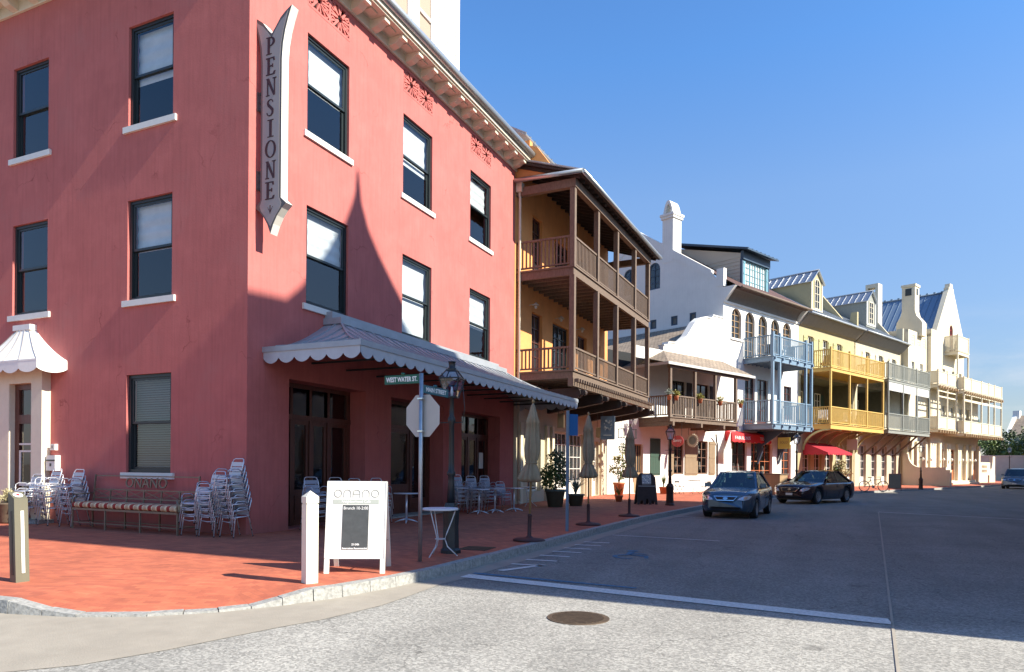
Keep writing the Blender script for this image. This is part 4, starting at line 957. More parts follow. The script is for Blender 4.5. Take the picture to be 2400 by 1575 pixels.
# aluminium pedestal tables
def ped_table(loc, label, r=0.37, top=0.86):
    T = thing('cafe_table', label, 'table', loc, random.uniform(0, 1), 'aluminium cafe tables under the grey awning')
    mb = MB(); mb.lathe([(r, top - .025), (r, top)], 24); mb.build('table_top', 'aluminium', T)
    mb = MB(); mb.tube([(0, 0, .05), (0, 0, top - .02)], .032, 10)
    for k in range(4):
        t = k * PI / 2; mb.tube([(0, 0, .11), (.18 * math.cos(t), .18 * math.sin(t), .075), (.33 * math.cos(t), .33 * math.sin(t), .015)], [.03, .022, .016], 6)
    mb.build('pedestal', 'aluminium', T); return T
ped_table((1.48, 9.1, 0), 'aluminium cafe table before the far doorway, nearest of three')
ped_table((1.68, 9.95, 0), 'aluminium cafe table before the far doorway, middle of three')
ped_table((1.95, 11.0, 0), 'aluminium cafe table before the far doorway, farthest of three')
ped_table((1.25, 2.3, 0), 'aluminium cafe table behind the white bollard')
ped_table((1.35, 4.75, 0), 'aluminium cafe table behind the big white A-board')

# aluminium slat chairs, stacked
def make_chair():
    C = thing('cafe_chair', 'aluminium slat cafe chair', 'chair', (0, 0, 0))
    w = 0.23; al = 'aluminium'
    for s in (-1, 1):                  # side frame: front leg, seat rail, arm loop, rear leg
        mb = MB(); mb.tube([(s * w, -.25, 0), (s * (w - .015), -.19, .44), (s * (w - .015), -.17, .62), (s * (w - .005), -.10, .665), (s * (w - .005), .08, .66), (s * (w - .01), .2, .60)], .0125, 6); mb.mi = 1; mb.tube([(s * w, -.25, -.004), (s * w, -.25, .025)], .016, 6); mb.build('leg', [al, 'rubber'], C)
        mb = MB(); mb.tube([(s * (w - .01), .29, 0), (s * (w - .02), .18, .44), (s * (w - .02), .15, .47), (s * (w - .02), -.2, .45)], .0125, 6); mb.mi = 1; mb.tube([(s * (w - .01), .29, -.004), (s * (w - .01), .29, .025)], .016, 6); mb.build('leg', [al, 'rubber'], C)
    mb = MB(); mb.tube([(-w + .03, .15, .45), (-w + .03, .25, .80), (-w + .06, .275, .875), (-w + .11, .285, .895), (w - .11, .285, .895), (w - .06, .275, .875), (w - .03, .25, .80), (w - .03, .15, .45)], .0125, 6)
    mb.build('back_frame', al, C)
    mb = MB(); mb.tube([(-w + .02, -.2, .36), (0, -.21, .34), (w - .02, -.2, .36)], .011, 6); mb.build('stretcher', al, C)
    mb = MB(); mb.tube([(-w + .02, -.21, .44), (w - .02, -.21, .44)], .0125, 6); mb.build('seat_rail', al, C)
    mb = MB()
    for z in (.54, .655, .77): mb.bar((-w + .03, .15 + (z - .45) * .29, z), (w - .03, .15 + (z - .45) * .29, z), .016, .095)
    mb.build('backrest', 'aluminium_slat', C)
    mb = MB()
    for k in range(5): mb.box(-w + .02, w - .02, -.19 + k * .068, -.135 + k * .068, .452, .466)
    mb.build('seat', 'aluminium_slat', C)
    return C
proto = make_chair(); first = [True]
ORD = ('bottom', 'second', 'third', 'fourth', 'fifth', 'sixth', 'top')
def stack(x, y, rz, n, where, step=0.147, lean=0.035):
    for k in range(n):
        c = proto if first[0] else dup(proto); first[0] = False
        dx, dy = -math.sin(rz) * -lean * k, math.cos(rz) * -lean * k
        c.location = (x + dx, y + dy, k * step); c.rotation_euler = (0, 0, rz + random.uniform(-.02, .02))
        pos = 'top' if k == n - 1 else ORD[k]
        c['label'] = 'aluminium cafe chair, %s stack %s' % (pos + (' of the' if k in (0, n - 1) else ' up in the'), where)
        c['group'] = 'stacked aluminium cafe chairs'
stack(-7.3, -.42, rad(2), 4, 'beside the dried flower planter')
stack(-6.4, -.42, rad(-3), 5, 'between planter stack and bench', 0.15)
stack(-5.5, -.42, rad(0), 5, 'at the left end of the bench')
stack(-.98, -.52, rad(4), 3, 'at the right end of the bench')
stack(-.42, -.52, rad(0), 5, 'left of the tallest stack at the corner')
stack(.12, -.42, rad(-6), 7, 'against the red corner, tallest of all')
stack(.55, 1.72, rad(72), 4, 'behind the white bollard')
stack(.6, 2.62, rad(72), 4, 'between bollard and A-board', 0.14)
stack(.62, 3.45, rad(72), 3, 'behind the A-board top edge', 0.19)
stack(.65, 4.45, rad(72), 3, 'behind the A-board, rightmost there', 0.19)
stack(.75, 8.95, rad(60), 4, 'by the far doorway, left of three')
stack(.85, 9.85, rad(60), 4, 'by the far doorway, middle of three', 0.13)
stack(.95, 10.75, rad(60), 4, 'by the far doorway, right of three', 0.13)
stack(1.0, 12.1, rad(60), 2, 'behind the farthest cafe table')

# iron bench with a striped cushion
Bn = thing('iron_bench', 'long iron bench with a striped cushion against the red wall', 'bench', (-3.15, -0.5, 0), rad(-2))
HL = 1.95
mb = MB(); mb.bar((-HL, -.3, .50), (HL, -.3, .50), .035, .05); mb.bar((-HL, .22, .50), (HL, .22, .50), .035, .05)
for k in range(9): mb.bar((-HL + k * HL / 4, -.3, .5), (-HL + k * HL / 4, .22, .5), .02)
mb.build('seat_frame', 'bench_iron', Bn)
for x in (-HL, -.65, .65, HL):
    for y, lab in ((-.3, 'f'), (.22, 'b')):
        mb = MB(); mb.bar((x, y, 0), (x, y, .5), .035); mb.build('leg', 'bench_iron', Bn)
mb = MB(); mb.bar((-HL, -.3, .16), (HL, -.3, .16), .02); mb.bar((-HL, .22, .16), (HL, .22, .16), .02); mb.bar((-HL, -.3, .16), (-HL, .22, .16), .02); mb.bar((HL, -.3, .16), (HL, .22, .16), .02); mb.build('stretcher', 'bench_iron', Bn)
mb = MB()
for x in (-HL, HL): mb.bar((x, .22, .5), (x, .30, 1.36), .035)
for z in (.66, .76, .98, 1.33): mb.bar((-HL, .235 + (z - .5) * .09, z), (HL, .235 + (z - .5) * .09, z), .022, .03)
for k in range(6):
    x0 = -HL + k * HL / 3; x1 = x0 + HL / 3; mb.bar((x0, .26, .77), (x1, .275, .97), .014); mb.bar((x0, .262, .97), (x1, .26, .77), .014); mb.bar((x1, .255, .66), (x1, .275, .98), .03)
mb.build('backrest', 'bench_iron', Bn)
text_mesh('back_lettering', 'ONANO', 0.36, 'bench_iron', Bn, frame((0.05, .285, 1.155), (1, 0, 0), (0, 0.09, 1)), 0.012, width=1.55)
for s in (-1, 1):
    mb = MB(); mb.tube([(s * HL, -.3, .5), (s * HL, -.31, .80), (s * HL, -.26, .86), (s * HL, -.20, .84), (s * HL, -.20, .78), (s * HL, -.26, .77)], .02, 6); mb.tube([(s * HL, -.27, .85), (s * HL, .25, .88)], .016, 6); mb.build('armrest', 'bench_iron', Bn)
cu = MB(); n = 48; sec = [(-.30, .535), (-.335, .57), (-.335, .63), (-.30, .665), (-.2, .68), (.1, .68), (.18, .66), (.2, .6), (.18, .54)]
ring_ = lambda x, k: [(x, y * k, .60 + (z - .60) * k) for y, z in sec]
for k in range(n):
    x0 = -HL + .03 + (2 * HL - .06) * k / n; x1 = -HL + .03 + (2 * HL - .06) * (k + 1) / n
    a = ring_(x0, 1 + .015 * math.sin(k * 2.1)); c = ring_(x1, 1 + .015 * math.sin((k + 1) * 2.1))
    for j in range(len(sec)): cu.face([a[j], c[j], c[(j + 1) % len(sec)], a[(j + 1) % len(sec)]], True)
cu.face(ring_(-HL + .03, 1)); cu.face(ring_(HL - .03, 1)); cu.build('cushion', 'cushion_stripe', Bn, merge=True)

# planter with dried hydrangeas by the side door
Pl = thing('flower_planter', 'planter of dried pale hydrangea heads beside the side door', 'planter', (-7.95, -.62, 0))
mb = MB(); mb.lathe([(.2, 0), (.22, .05), (.3, .5), (.32, .52), (.32, .56), (.28, .56)], 16); mb.build('pot', 'bark', Pl)
mb = MB(); rng = random.Random(11)
for k in range(16):
    t = rng.uniform(0, 6.28); rr = rng.uniform(0, .36); c = (rr * math.cos(t), rr * math.sin(t), .72 + rng.uniform(-.08, .14)); blob_leaves(mb, c, (.1, .1, .085), 70, .06, rng); mb.tube([(c[0] * .3, c[1] * .3, .54), c], .006, 4)
mb.build('flowers', 'leaf_dry', Pl)

# closed cafe umbrellas
def umbrella(loc, h, label, lean, seed):
    U = thing('cafe_umbrella', label, 'umbrella', loc, seed * 1.3, 'closed tan umbrellas along the kerb', tilt=lean)
    mb = MB(); mb.lathe([(.36, 0), (.36, .03), (.3, .055), (.1, .075), (.06, .1), (.045, .12), (.045, .55), (.05, .56), (.03, .6)], 20)
    mb.build('base', 'umbrella_base', U)
    mb = MB(); mb.tube([(0, 0, .5), (0, 0, h - .03)], .024, 8); mb.lathe([(.02, h - .05), (.035, h - .03), (.03, h), (.012, h + .03)], 8); mb.build('pole', 'umbrella_wood', U)
    rng = random.Random(seed); ph = [rng.uniform(0, 6.28) for _ in range(4)]
    def fold(t, z):
        a = max(0.15, min(1, (h - .1 - z) / .5))
        return .80 + a * (.16 * math.sin(8 * t + ph[0] + z * 1.5) + .10 * math.sin(5 * t + ph[1] - 2 * z) + .07 * math.sin(13 * t + ph[2]))
    top = h - .06; q = h / 3.12
    mb = MB(); mb.lathe([(.02, top), (.06, top - .06), (.13, top - .3 * q), (.175, top - .45 * q), (.155, top - .46 * q), (.16, top - .7 * q), (.19, top - 1.0 * q), (.165, top - 1.2 * q), (.125, top - 1.32 * q), (.13, top - 1.36 * q), (.2, top - 1.5 * q), (.285, top - 1.68 * q), (.25, top - 1.74 * q), (.16, top - 1.76 * q), (.06, top - 1.7 * q)], 48, rfun=fold); mb.build('canopy', 'tan_canvas', U)
    mb = MB(); mb.tube([(.115 * math.cos(t * PI / 8) * 1.18, .115 * math.sin(t * PI / 8) * 1.18, top - 1.33 * q) for t in range(17)], .012, 5); mb.build('tie', 'tan_canvas', U)
    return U
umbrella((6.37, 1.94, 0), 3.12, 'closed tan umbrella in front of the awning end, nearest of three', (0, rad(2)), 1)
umbrella((6.22, 6.63, 0), 3.18, 'closed tan umbrella right of the blue sign post, middle of three', (0, rad(.5)), 2)
umbrella((6.36, 10.61, 0), 3.08, 'closed tan umbrella beside the dark menu board, farthest of three', (0, rad(-.5)), 3)
# blue-grey parking sign post
Pp = thing('parking_sign_post', 'slim blue grey post with a blue sign seen edge on', 'sign post', (6.35, 4.47, 0))
mb = MB(); mb.box(-.035, .035, -.012, .012, 0, 3.08); mb.box(-.035, -.025, .012, .035, 0, 3.08); mb.box(.025, .035, .012, .035, 0, 3.08); mb.build('post', 'post_blue', Pp)
mb = MB(); mb.hexa([(-.02, .036, 2.45), (.17, .3, 2.45), (.172, .304, 2.45), (-.018, .04, 2.45), (-.02, .036, 3.0), (.17, .3, 3.0), (.172, .304, 3.0), (-.018, .04, 3.0)]); mb.build('plate', 'sign_blue', Pp)
# iron covers
Mh = thing('manhole_cover', 'round rusty manhole cover in the sunlit asphalt', 'manhole cover', (9.68, -4.42, -0.147))
mb = MB(); mb.lathe([(.37, -.01), (.37, .006)], 36); mb.build('rim', 'manhole_iron', Mh)
mb = MB(); mb.lathe([(.335, .0061), (.335, .009)], 36)
for k in range(-6, 7):
    hl = math.sqrt(max(0, .31 ** 2 - (k * .05) ** 2))
    if hl > .05: mb.box(-hl, hl, k * .05 - .012, k * .05 + .012, .009, .014)
mb.build('lid', 'manhole_iron', Mh)
Gr = thing('drain_grate', 'square dark drain grate in the brick pavement', 'grate', (6.0, .12, 0.004), rad(5))
mb = MB(); mb.box(-.3, .3, -.3, .3, -.01, .003); mb.build('tray', 'lamp_black', Gr)
mb = MB()
for k in range(9): mb.box(-.29, .29, -.28 + k * .065, -.25 + k * .065, .003, .008)
mb.build('slats', 'manhole_iron', Gr)

# menu board near the white house
def a_board(name, loc, rz, w, h, label, m, legs=True):
    B = thing(name, label, 'sandwich board', loc, rz)
    for sgn, nm in ((1, 'front_panel'), (-1, 'back_panel')):
        f = lambda u, w_, d, s=sgn: (u, s * (-.26 + w_ / h * .24 - d), w_)
        mb = MB(); mb.prism([(-w / 2, 0), (-w / 2 + .1, 0), (-w / 2 + .14, .14), (-w * .22, .2), (-w * .2, 0), (-w * .08, 0), (-w * .05, .24), (w * .05, .24), (w * .08, 0), (w * .2, 0), (w * .22, .2), (w / 2 - .14, .14), (w / 2 - .1, 0), (w / 2, 0), (w / 2 - .05, h - .18), (w / 2 - .2, h), (-w / 2 + .2, h), (-w / 2 + .05, h - .18)] if legs else [(-w / 2, 0), (-w / 2 + .05, 0), (-w / 2 + .05, .15), (w / 2 - .05, .15), (w / 2 - .05, 0), (w / 2, 0), (w / 2, h), (-w / 2, h)], f, -.02, .02); mb.build(nm, m, B)
    f = lambda u, w_, d: (u, -.26 + w_ / h * .24 - d, w_)
    return B, f
Mb, fm_ = a_board('menu_board', (5.05, 18.5, 0), rad(29), .92, 1.38, 'dark menu board with a patterned card near the brown lamp', 'dark_brown_wood')
mb = MB(); mb.fbox(fm_, -.2, .2, .92, 1.32, .02, .026); cd = mb.build('card', 'paper', Mb)
mb = MB()
for k in range(6):
    for j in range(6):
        if (k * 7 + j * 3) % 4: mb.fbox(fm_, -.185 + k * .063, -.145 + k * .063 + .01 * (j % 2), .935 + j * .063, .975 + j * .063, .026, .028)
mb.build('card_print', 'post_blue', cd)
mb = MB(); mb.fbox(fm_, -.38, .38, .80, .825, .02, .03); mb.fbox(fm_, -.2, .2, .865, .88, .02, .025); mb.build('ledge', 'light_grey_paint', Mb)
Cb, fc_ = a_board('chalk_a_board', (17.2, 47.9, 0), rad(-5), .85, 1.3, 'black chalk A-board on the far pavement beside the bicycle', 'mahogany', False)
mb = MB(); mb.fbox(fc_, -.36, .36, .22, 1.24, .02, .026); mb.build('chalk_panel', 'chalkboard', Cb)
# ------------------------------------------------------------------ generic balcony
def deck(mb, x0, x1, y0, y1, zt, zb): mb.box(x0, x1, y0, y1, zb, zt)
def balcony(parent, m, x1, y0, y1, decks, rails, posts, sides=(1, 1), post_w=0.16, sp=0.165, bw=0.04, x0=0.0, joists=True, post_spans=None, rail_gap=None):
    """decks: (top, bottom); rails: (deck top, rail top); posts: list of (y, z0, z1)"""
    for zt, zb in decks:
        mb = MB(); mb.box(x0, x1 + 0.12, y0 - 0.12, y1 + 0.12, zt - 0.07, zt); mb.box(x1 - 0.06, x1 + 0.06, y0 - 0.06, y1 + 0.06, zb, zt - 0.07)
        mb.box(x0, x1 - 0.06, y0 - 0.06, y0 + 0.06, zb, zt - 0.07); mb.box(x0, x1 - 0.06, y1 - 0.06, y1 + 0.06, zb, zt - 0.07)
        if joists:
            n = int((y1 - y0) / 0.6)
            for k in range(1, n): mb.box(x0, x1 - 0.061, y0 + (y1 - y0) * k / n - 0.04, y0 + (y1 - y0) * k / n + 0.04, zb + 0.02, zt - 0.071)
        mb.build('balcony_deck', m, parent)
    ys = sorted({round(p[0], 3) for p in posts})
    for zt, rt in rails:
        mb = MB()
        for a, b in zip(ys, ys[1:]):
            railing(mb, (x1, a + post_w / 2), (x1, b - post_w / 2), zt, rt, sp, bw)
        if sides[0]: railing(mb, (x0, ys[0]), (x1 - post_w / 2, ys[0]), zt, rt, sp, bw)
        if sides[1]: railing(mb, (x0, ys[-1]), (x1 - post_w / 2, ys[-1]), zt, rt, sp, bw)
        mb.build('railing', m, parent)
    for y, z0, z1 in posts:
        mb = MB(); h = post_w / 2; mb.box(x1 - h, x1 + h, y - h, y + h, z0, z1)
        mb.build('post', m, parent)

def brace(mb, x1, y, z_low, z_high, w=0.16, curved=False, x0=0.0):
    if curved:
        pts = [(x0 + 0.05 + (x1 - x0) * (1 - math.cos(t * PI / 16)), y, z_low + (z_high - z_low) * math.sin(t * PI / 16)) for t in range(9)]
        for p, q in zip(pts, pts[1:]): mb.bar(p, q, w, w)
    else: mb.bar((x0 + 0.05, y, z_low), (x1, y, z_high), w, w)

def back_box(mb, x, y0, y1, z0, z1, depth):
    mb.face([(x - depth, y0, z0), (x - depth, y1, z0), (x - depth, y1, z1), (x - depth, y0, z1)])
    mb.face([(x, y1, z0), (x - depth, y1, z0), (x - depth, y1, z1), (x, y1, z1)])

def room(parent, x, y0, y1, z0, z1):
    mb = MB(); mb.face([(x, y0, z0), (x, y1, z0), (x, y1, z1), (x, y0, z1)]); return mb.build('interior', 'dark_room', parent)

# ------------------------------------------------------------------ orange house with the brown timber gallery
og = thing('orange_gallery_house', 'orange stucco house with a brown two-deck timber gallery', 'house', (0.0, 15.27, 0), rad(-1.5))
ops3 = [(1.85, 3.0, 10.12, 13.2), (4.6, 6.6, 10.12, 12.9), (8.0, 9.3, 10.12, 12.9)]
ops2 = [(1.85, 3.08, 5.72, 8.75), (4.35, 6.6, 5.72, 8.75), (7.9, 9.3, 5.72, 8.75), (10.4, 11.6, 5.72, 8.7)]
mb = MB(); wall(mb, F, 0, 13.0, 5.45, 14.8, ops3 + ops2, 0.25); mb.face([(0, 13, 5.45), (-9, 13, 5.45), (-9, 13, 14.8), (0, 13, 14.8)]); mb.face([(0, 0, 14.8), (-9, 0, 14.8), (-9, 13, 14.8), (0, 13, 14.8)])
mb.prism([(-6, 14.2), (-6, 18.2), (-1.5, 16.7), (0.35, 15.75), (0.62, 15.75), (0.62, 15.5), (0.95, 15.4), (1.83, 14.2)], lambda u, w, d: (u, 0.12 + d, w), 0, 0.3)
mb.box(-0.1, 0.45, 0.06, 0.5, 15.0, 15.35)
mb.build('wall', 'orange_stucco', og)
mb = MB(); ops1 = [(4.5, 9.0, 0.02, 3.4), (10.3, 11.5, 0.02, 3.1), (1.5, 3.0, 0.5, 3.2)]
wall(mb, F, 0, 13.0, -0.2, 5.45, ops1, 0.3); mb.face([(0, 13, -.2), (-9, 13, -.2), (-9, 13, 5.45), (0, 13, 5.45)]); mb.build('ground_floor_wall', 'cream_stucco', og)
room(og, -1.2, 0.05, 12.95, 0, 14.6)
for a, b, c, e in ops3: gridwin(og, F, a, b, c, e, 2, 4, -0.15, 'door', 'mahogany', panel=0.5)
for k, (a, b, c, e) in enumerate(ops2): gridwin(og, F, a, b, c, e, 4 if b - a > 2 else 2, 4, -0.15, 'door', 'mahogany' if k != 1 else 'dark_frame', panel=0.4)
gridwin(og, F, 4.5, 9.0, 0.02, 3.4, 8, 4, -0.2, 'french_door', 'white_paint', panel=0.9); gridwin(og, F, 10.3, 11.5, 0.02, 3.1, 2, 4, -0.2, 'french_door', 'white_paint', panel=0.8); gridwin(og, F, 1.5, 3.0, 0.5, 3.2, 2, 2, -0.2, 'window', 'white_paint')
for y in (0.6, 3.6, 4.25, 9.25, 10.05, 11.8):
    mb = MB(); mb.box(0.0, 0.14, y - .14, y + .14, -0.1, 3.6); mb.build('pilaster', 'ivory_stucco', og)
pys = (.24, 3.3, 6.3, 9.5, 12.34)
balcony(og, 'brown_wood', 2.6, .24, 12.34, [(10.12, 9.72), (5.74, 5.38)], [(10.12, 11.42), (5.74, 6.74)], [(y, 5.74, 9.72) for y in pys] + [(y, 10.12, 13.4) for y in pys], sides=(1, 1), post_w=0.22, sp=0.17, bw=0.04)
mb = MB(); mb.box(2.5, 2.75, .1, 12.5, 13.4, 13.75); mb.box(0, 2.5, .1, .35, 13.4, 13.75); mb.box(0, 2.5, 12.25, 12.5, 13.4, 13.75); mb.build('eave_beam', 'brown_wood', og)
mb = MB()
a, b, c, d = (3.1, -.1, 13.86), (3.1, 13.1, 13.86), (-.2, 13.1, 14.95), (-.2, -.1, 14.95)
mb.hexa([(p[0], p[1], p[2] - .1) for p in (a, b, c, d)] + [a, b, c, d])
for k in range(23): y = .1 + k * .58; mb.bar((2.95, y, 13.74), (0, y, 14.70), .07, .13)
for k in range(9): mb.box(0.1, 2.9, 0, 0.01, 13.8, 13.81)
rf = mb.build('roof', 'dark_brown_wood', og)
mb = MB(); mb.tube([(3.16, -.15, 13.88), (3.16, 13.15, 13.88)], .1, 8); mb.tube([(0.05, -.16, 13.98), (3.16, -.16, 13.88)], .1, 8); mb.build('gutter_pipe', 'gutter_metal', rf)
mb = MB(); seam_roof(mb, (3.15, -.15, 13.9), (3.15, 13.15, 13.9), (-.2, 13.15, 15.02), (-.2, -.15, 15.02), 26, t=.02); mb.build('roof_sheet', 'grey_metal_roof', rf)
mb = MB(); seam_roof(mb, (.55, -.1, 15.95), (.55, 3.3, 15.95), (-4, 3.3, 18.4), (-4, -.1, 18.4), 7); mb.build('upper_roof', 'grey_metal_roof', og)
mb = MB(); mb.tube([(.16, .16, .1), (.16, .16, 13.3), (.16, .1, 13.6)], .06, 8); mb.tube([(.16, .16, .1), (.3, .16, .02)], .06, 8); mb.box(.03, .3, .0, .3, 13.55, 13.95); mb.build('downpipe', 'cream_trim', og)
# projecting log brackets below the lower deck
for y in (.9, 3.9, 6.9, 9.9, 12.5):
    mb = MB(); mb.hexa([(0, y - .16, 4.2), (2.7, y - .16, 4.62), (2.7, y + .16, 4.62), (0, y + .16, 4.2), (0, y - .16, 5.0), (2.7, y - .16, 5.02), (2.7, y + .16, 5.02), (0, y + .16, 5.0)])
    mb.tube([(2.6, y - .17, 4.82), (2.6, y + .17, 4.82)], .2, 10); mb.tube([(2.9, y - .13, 4.82), (2.9, y + .13, 4.82)], .12, 8); mb.box(2.6, 2.9, y - .12, y + .12, 4.72, 4.94)
    mb.build('bracket', 'dark_brown_wood', og)
mb = MB(); mb.box(2.5, 2.75, .0, 12.9, 5.03, 5.37)
for k in range(42): mb.box(2.76, 2.95, .1 + k * .3, .2 + k * .3, 5.2, 5.34)
mb.build('joist_ends', 'brown_wood', og)
for y in (1.5, 4.6, 7.6):
    mb = MB(); mb.bar((.02, y, 8.95), (.35, y, 9.0), .02); mb.lathe([(.02, .0), (.15, -.12), (.15, -.14), (.02, -.02)], 12, (.35, y, 9.05)); mb.lathe([(.06, -.14), (.07, -.22), (.03, -.28)], 8, (.35, y, 9.05)); mb.build('wall_lamp', 'light_grey_paint', og)

# ------------------------------------------------------------------ low white house with Dutch gable
lw = thing('low_gabled_house', 'low white house with curved Dutch gable, shingle roof and brown balcony', 'house', W(28.4, NF), -A2)
lo1 = [(4.2, 5.35, 1.2, 3.45), (7.0, 8.25, 1.2, 3.5), (1.65, 2.7, 1.15, 3.5), (0.0, 0.95, 0.02, 3.1)]
lo2 = [(4.0, 5.5, 4.75, 7.45), (6.75, 8.35, 4.75, 7.45)]
mb = MB(); wall(mb, F, -2.55, 10.08, -.2, 4.6, lo1, .22); wall(mb, F, 0, 10.08, 4.6, 9.3, lo2, .2)
PAR = [(2.95, 9.22), (2.95, 9.62), (3.35, 9.66), (3.45, 9.86), (4.2, 9.92), (4.9, 10.1), (5.5, 10.5), (6.0, 11.05), (6.5, 11.6), (7.1, 11.98), (7.8, 12.15), (8.6, 12.18), (8.66, 12.42), (10.08, 12.42), (10.08, 9.22)]
mb.prism(PAR, F, -.35, 0.04)
for y, z in ((8.2, 10.95), (7.85, 10.4), (8.55, 10.4), (8.2, 9.85)): mb.box(0.04, 0.07, y - .07, y + .07, z - .17, z + .17)
mb.face([(0, 0, 0), (-13, 0, 0), (-13, 0, 8), (0, 0, 8)]); mb.face([(-13, 0, 0), (-13, 10.08, 0), (-13, 10.08, 12), (-13, 0, 8)]); mb.build('wall', 'white_stucco', lw)
room(lw, -1.0, -2.5, 10.0, 0, 9)
cp = MB(); tops = PAR[1:-1]
for p, q in zip(tops, tops[1:]): cp.bar((-.155, p[0], p[1] + .03), (-.155, q[0], q[1] + .03), .50, .08, up=(0, 0, 1)) if abs(p[0] - q[0]) > 0.1 else None
cp.build('parapet_coping', 'white_paint', lw)
rf = MB(); rf.face([(2.55, 0, 8.0), (2.55, 10.0, 8.0), (0.05, 10.0, 9.3), (0.05, 2.95, 9.27)]); rf.face([(2.55, 0, 8.0), (0.05, 2.95, 9.27), (-.36, 2.95, 9.27), (-.36, 10.08, 12.33), (-13, 10.08, 12.33), (-13, 0, 8.0)])
rf.face([(2.55, 0, 7.93), (2.55, 10.0, 7.93), (0.05, 10, 8.6), (0.05, 0.0, 8.6)])
r_ = rf.build('roof', 'shingle', lw)
mb = MB(); mb.bar((2.58, 0, 7.93), (2.58, 10.0, 7.93), .06, .16); mb.bar((2.58, 0, 7.93), (-13, 0, 7.93), .06, .16); mb.build('fascia', 'light_grey_paint', r_)
balcony(lw, 'brown_wood', 2.3, .55, 7.95, [(4.75, 4.45)], [(4.75, 6.07)], [(y, 4.75, 7.7) for y in (.55, 3.15, 5.45, 7.95)], post_w=.17)
mb = MB(); mb.box(2.2, 2.4, .4, 9.6, 7.7, 7.92); mb.build('eave_beam', 'brown_wood', lw)
for y in (.6, 3.6, 6.2, 7.9):
    mb = MB(); mb.box(0, 2.55, y - .09, y + .09, 4.18, 4.44); mb.build('bracket', 'brown_wood', lw)
for a, b, c, e in lo2: gridwin(lw, F, a, b, c, e, 2, 3, -.12, 'door', 'dark_brown_wood', panel=.4)
shutter(lw, F, 5.6, 6.2, 4.85, 7.4, .02, 'dark_brown_wood'); shutter(lw, F, 8.45, 9.2, 4.85, 7.4, .02, 'dark_brown_wood')
for a, b, c, e in lo1[:2]: gridwin(lw, F, a, b, c, e, 2, 4, -.1, 'window', 'shutter_maroon', pane='shop_glass')
shutter(lw, F, 3.62, 4.15, 1.15, 3.5, .02, 'shutter_tan'); shutter(lw, F, 5.45, 6.95, 1.15, 3.5, .02, 'shutter_tan'); shutter(lw, F, 8.35, 9.1, 1.15, 3.5, .02, 'shutter_tan')
shutter(lw, F, 1.65, 2.7, 1.15, 3.5, .0, 'shutter_green')
gridwin(lw, F, 0, .95, .02, 3.1, 4, 1, -.15, 'gate', 'tan_wood', panel=1.3, pane='dark_room')
mb = MB()
for y, z, r in ((4.5, 1.35, .12), (4.95, 1.5, .1), (7.3, 1.4, .13), (7.75, 1.45, .12), (7.5, 2.6, .16)): mb.lathe([(r, 0), (r * 1.1, .2), (r * .4, .45), (r * .5, .6)], 8, (-.35, y, z))
mb.build('window_display', 'paper', lw)
mb = MB(); mb.tube([(.08, 9.35, 0.0), (.08, 9.35, 3.3), (.1, 9.2, 3.5), (.3, 8.8, 4.0)], .05, 8); mb.build('downpipe', 'dark_brown_wood', lw)

# ------------------------------------------------------------------ tall white house with blue balcony
wh = thing('tall_white_house', 'tall white house with arched windows, blue balcony and slender chimney', 'house', W(38.5, NF), -A2)
ar = [(1.1 + 1.92 * i, 2.5 + 1.92 * i, 11.2 if i in (0, 4) else 9.82, 13.42, 12.75) for i in range(5)]
w2 = [(3.05, 4.5, 4.92, 8.5), (4.85, 6.5, 4.92, 8.5), (9.0, 10.3, 5.6, 8.3)]
w1 = [(1.3, 3.4, .5, 3.6), (4.0, 7.25, .05, 3.6), (8.7, 10.3, .05, 3.6)]
mb = MB(); wall(mb, F, 0, 11.45, -.2, 13.62, ar + w2 + w1, .25)
SW = [(0, -.2), (0, 14.9), (.0, 16.04), (-.55, 16.04), (-.6, 15.45), (-1.0, 16.05), (-4.37, 18.25), (-5.36, 19.0), (-7.78, 20.55), (-13.5, 16.5), (-13.5, -.2)]
swops = [(-6.7, -5.57, 15.65, 17.75, 17.2), (-9.2, -8.07, 15.65, 17.75, 17.2), (-6.5, -5.9, 12.55, 13.27), (-4.53, -3.92, 12.55, 13.27), (-2.85, -2.28, 12.55, 13.27)]
wall(mb, Fs(0.0), -13.5, 0, -.2, 13.62, [o for o in swops if o[3] < 13.6], .12)
mb.face([(0, 0, 13.62), (0, 0, 16.04), (-.55, 0, 16.04), (-.6, 0, 15.45), (-.6, 0, 13.62)])
# upper gable in strips so that the two arched windows stay open
def gz(x): return 16.05 + (-1.0 - x) * (20.55 - 16.05) / 6.78 if x > -7.78 else 20.55 + (x + 7.78) * (20.55 - 16.5) / 5.72
xs = [-13.5, -9.2, -8.07, -7.78, -6.7, -5.57, -1.0, -.6]
for a, b in zip(xs, xs[1:]):
    za, zb = (gz(a), gz(b)) if b <= -1.0 + 1e-6 else (16.05, 15.45)
    if (a, b) in ((-9.2, -8.07), (-6.7, -5.57)):
        mb.face([(a, 0, 13.62), (b, 0, 13.62), (b, 0, 15.65), (a, 0, 15.65)]); ap = arch_pts(a, b, 17.2, 17.75)
        mb.face([(a, 0, za)] + [(u, 0, w_) for u, w_ in ap] + [(b, 0, zb)])
        for p, q in zip([(a, 15.65)] + ap, ap + [(b, 15.65)]): mb.face([(p[0], 0, p[1]), (q[0], 0, q[1]), (q[0], .12, q[1]), (p[0], .12, p[1])])
    else: mb.face([(a, 0, 13.62), (b, 0, 13.62), (b, 0, zb), (a, 0, za)])
mb.face([(-13.5, 0, -.2), (-13.5, 11.45, -.2), (-13.5, 11.45, 16), (-13.5, 0, 16)]); mb.face([(0, 11.45, -.2), (-13.5, 11.45, -.2), (-13.5, 11.45, 16), (0, 11.45, 14)])
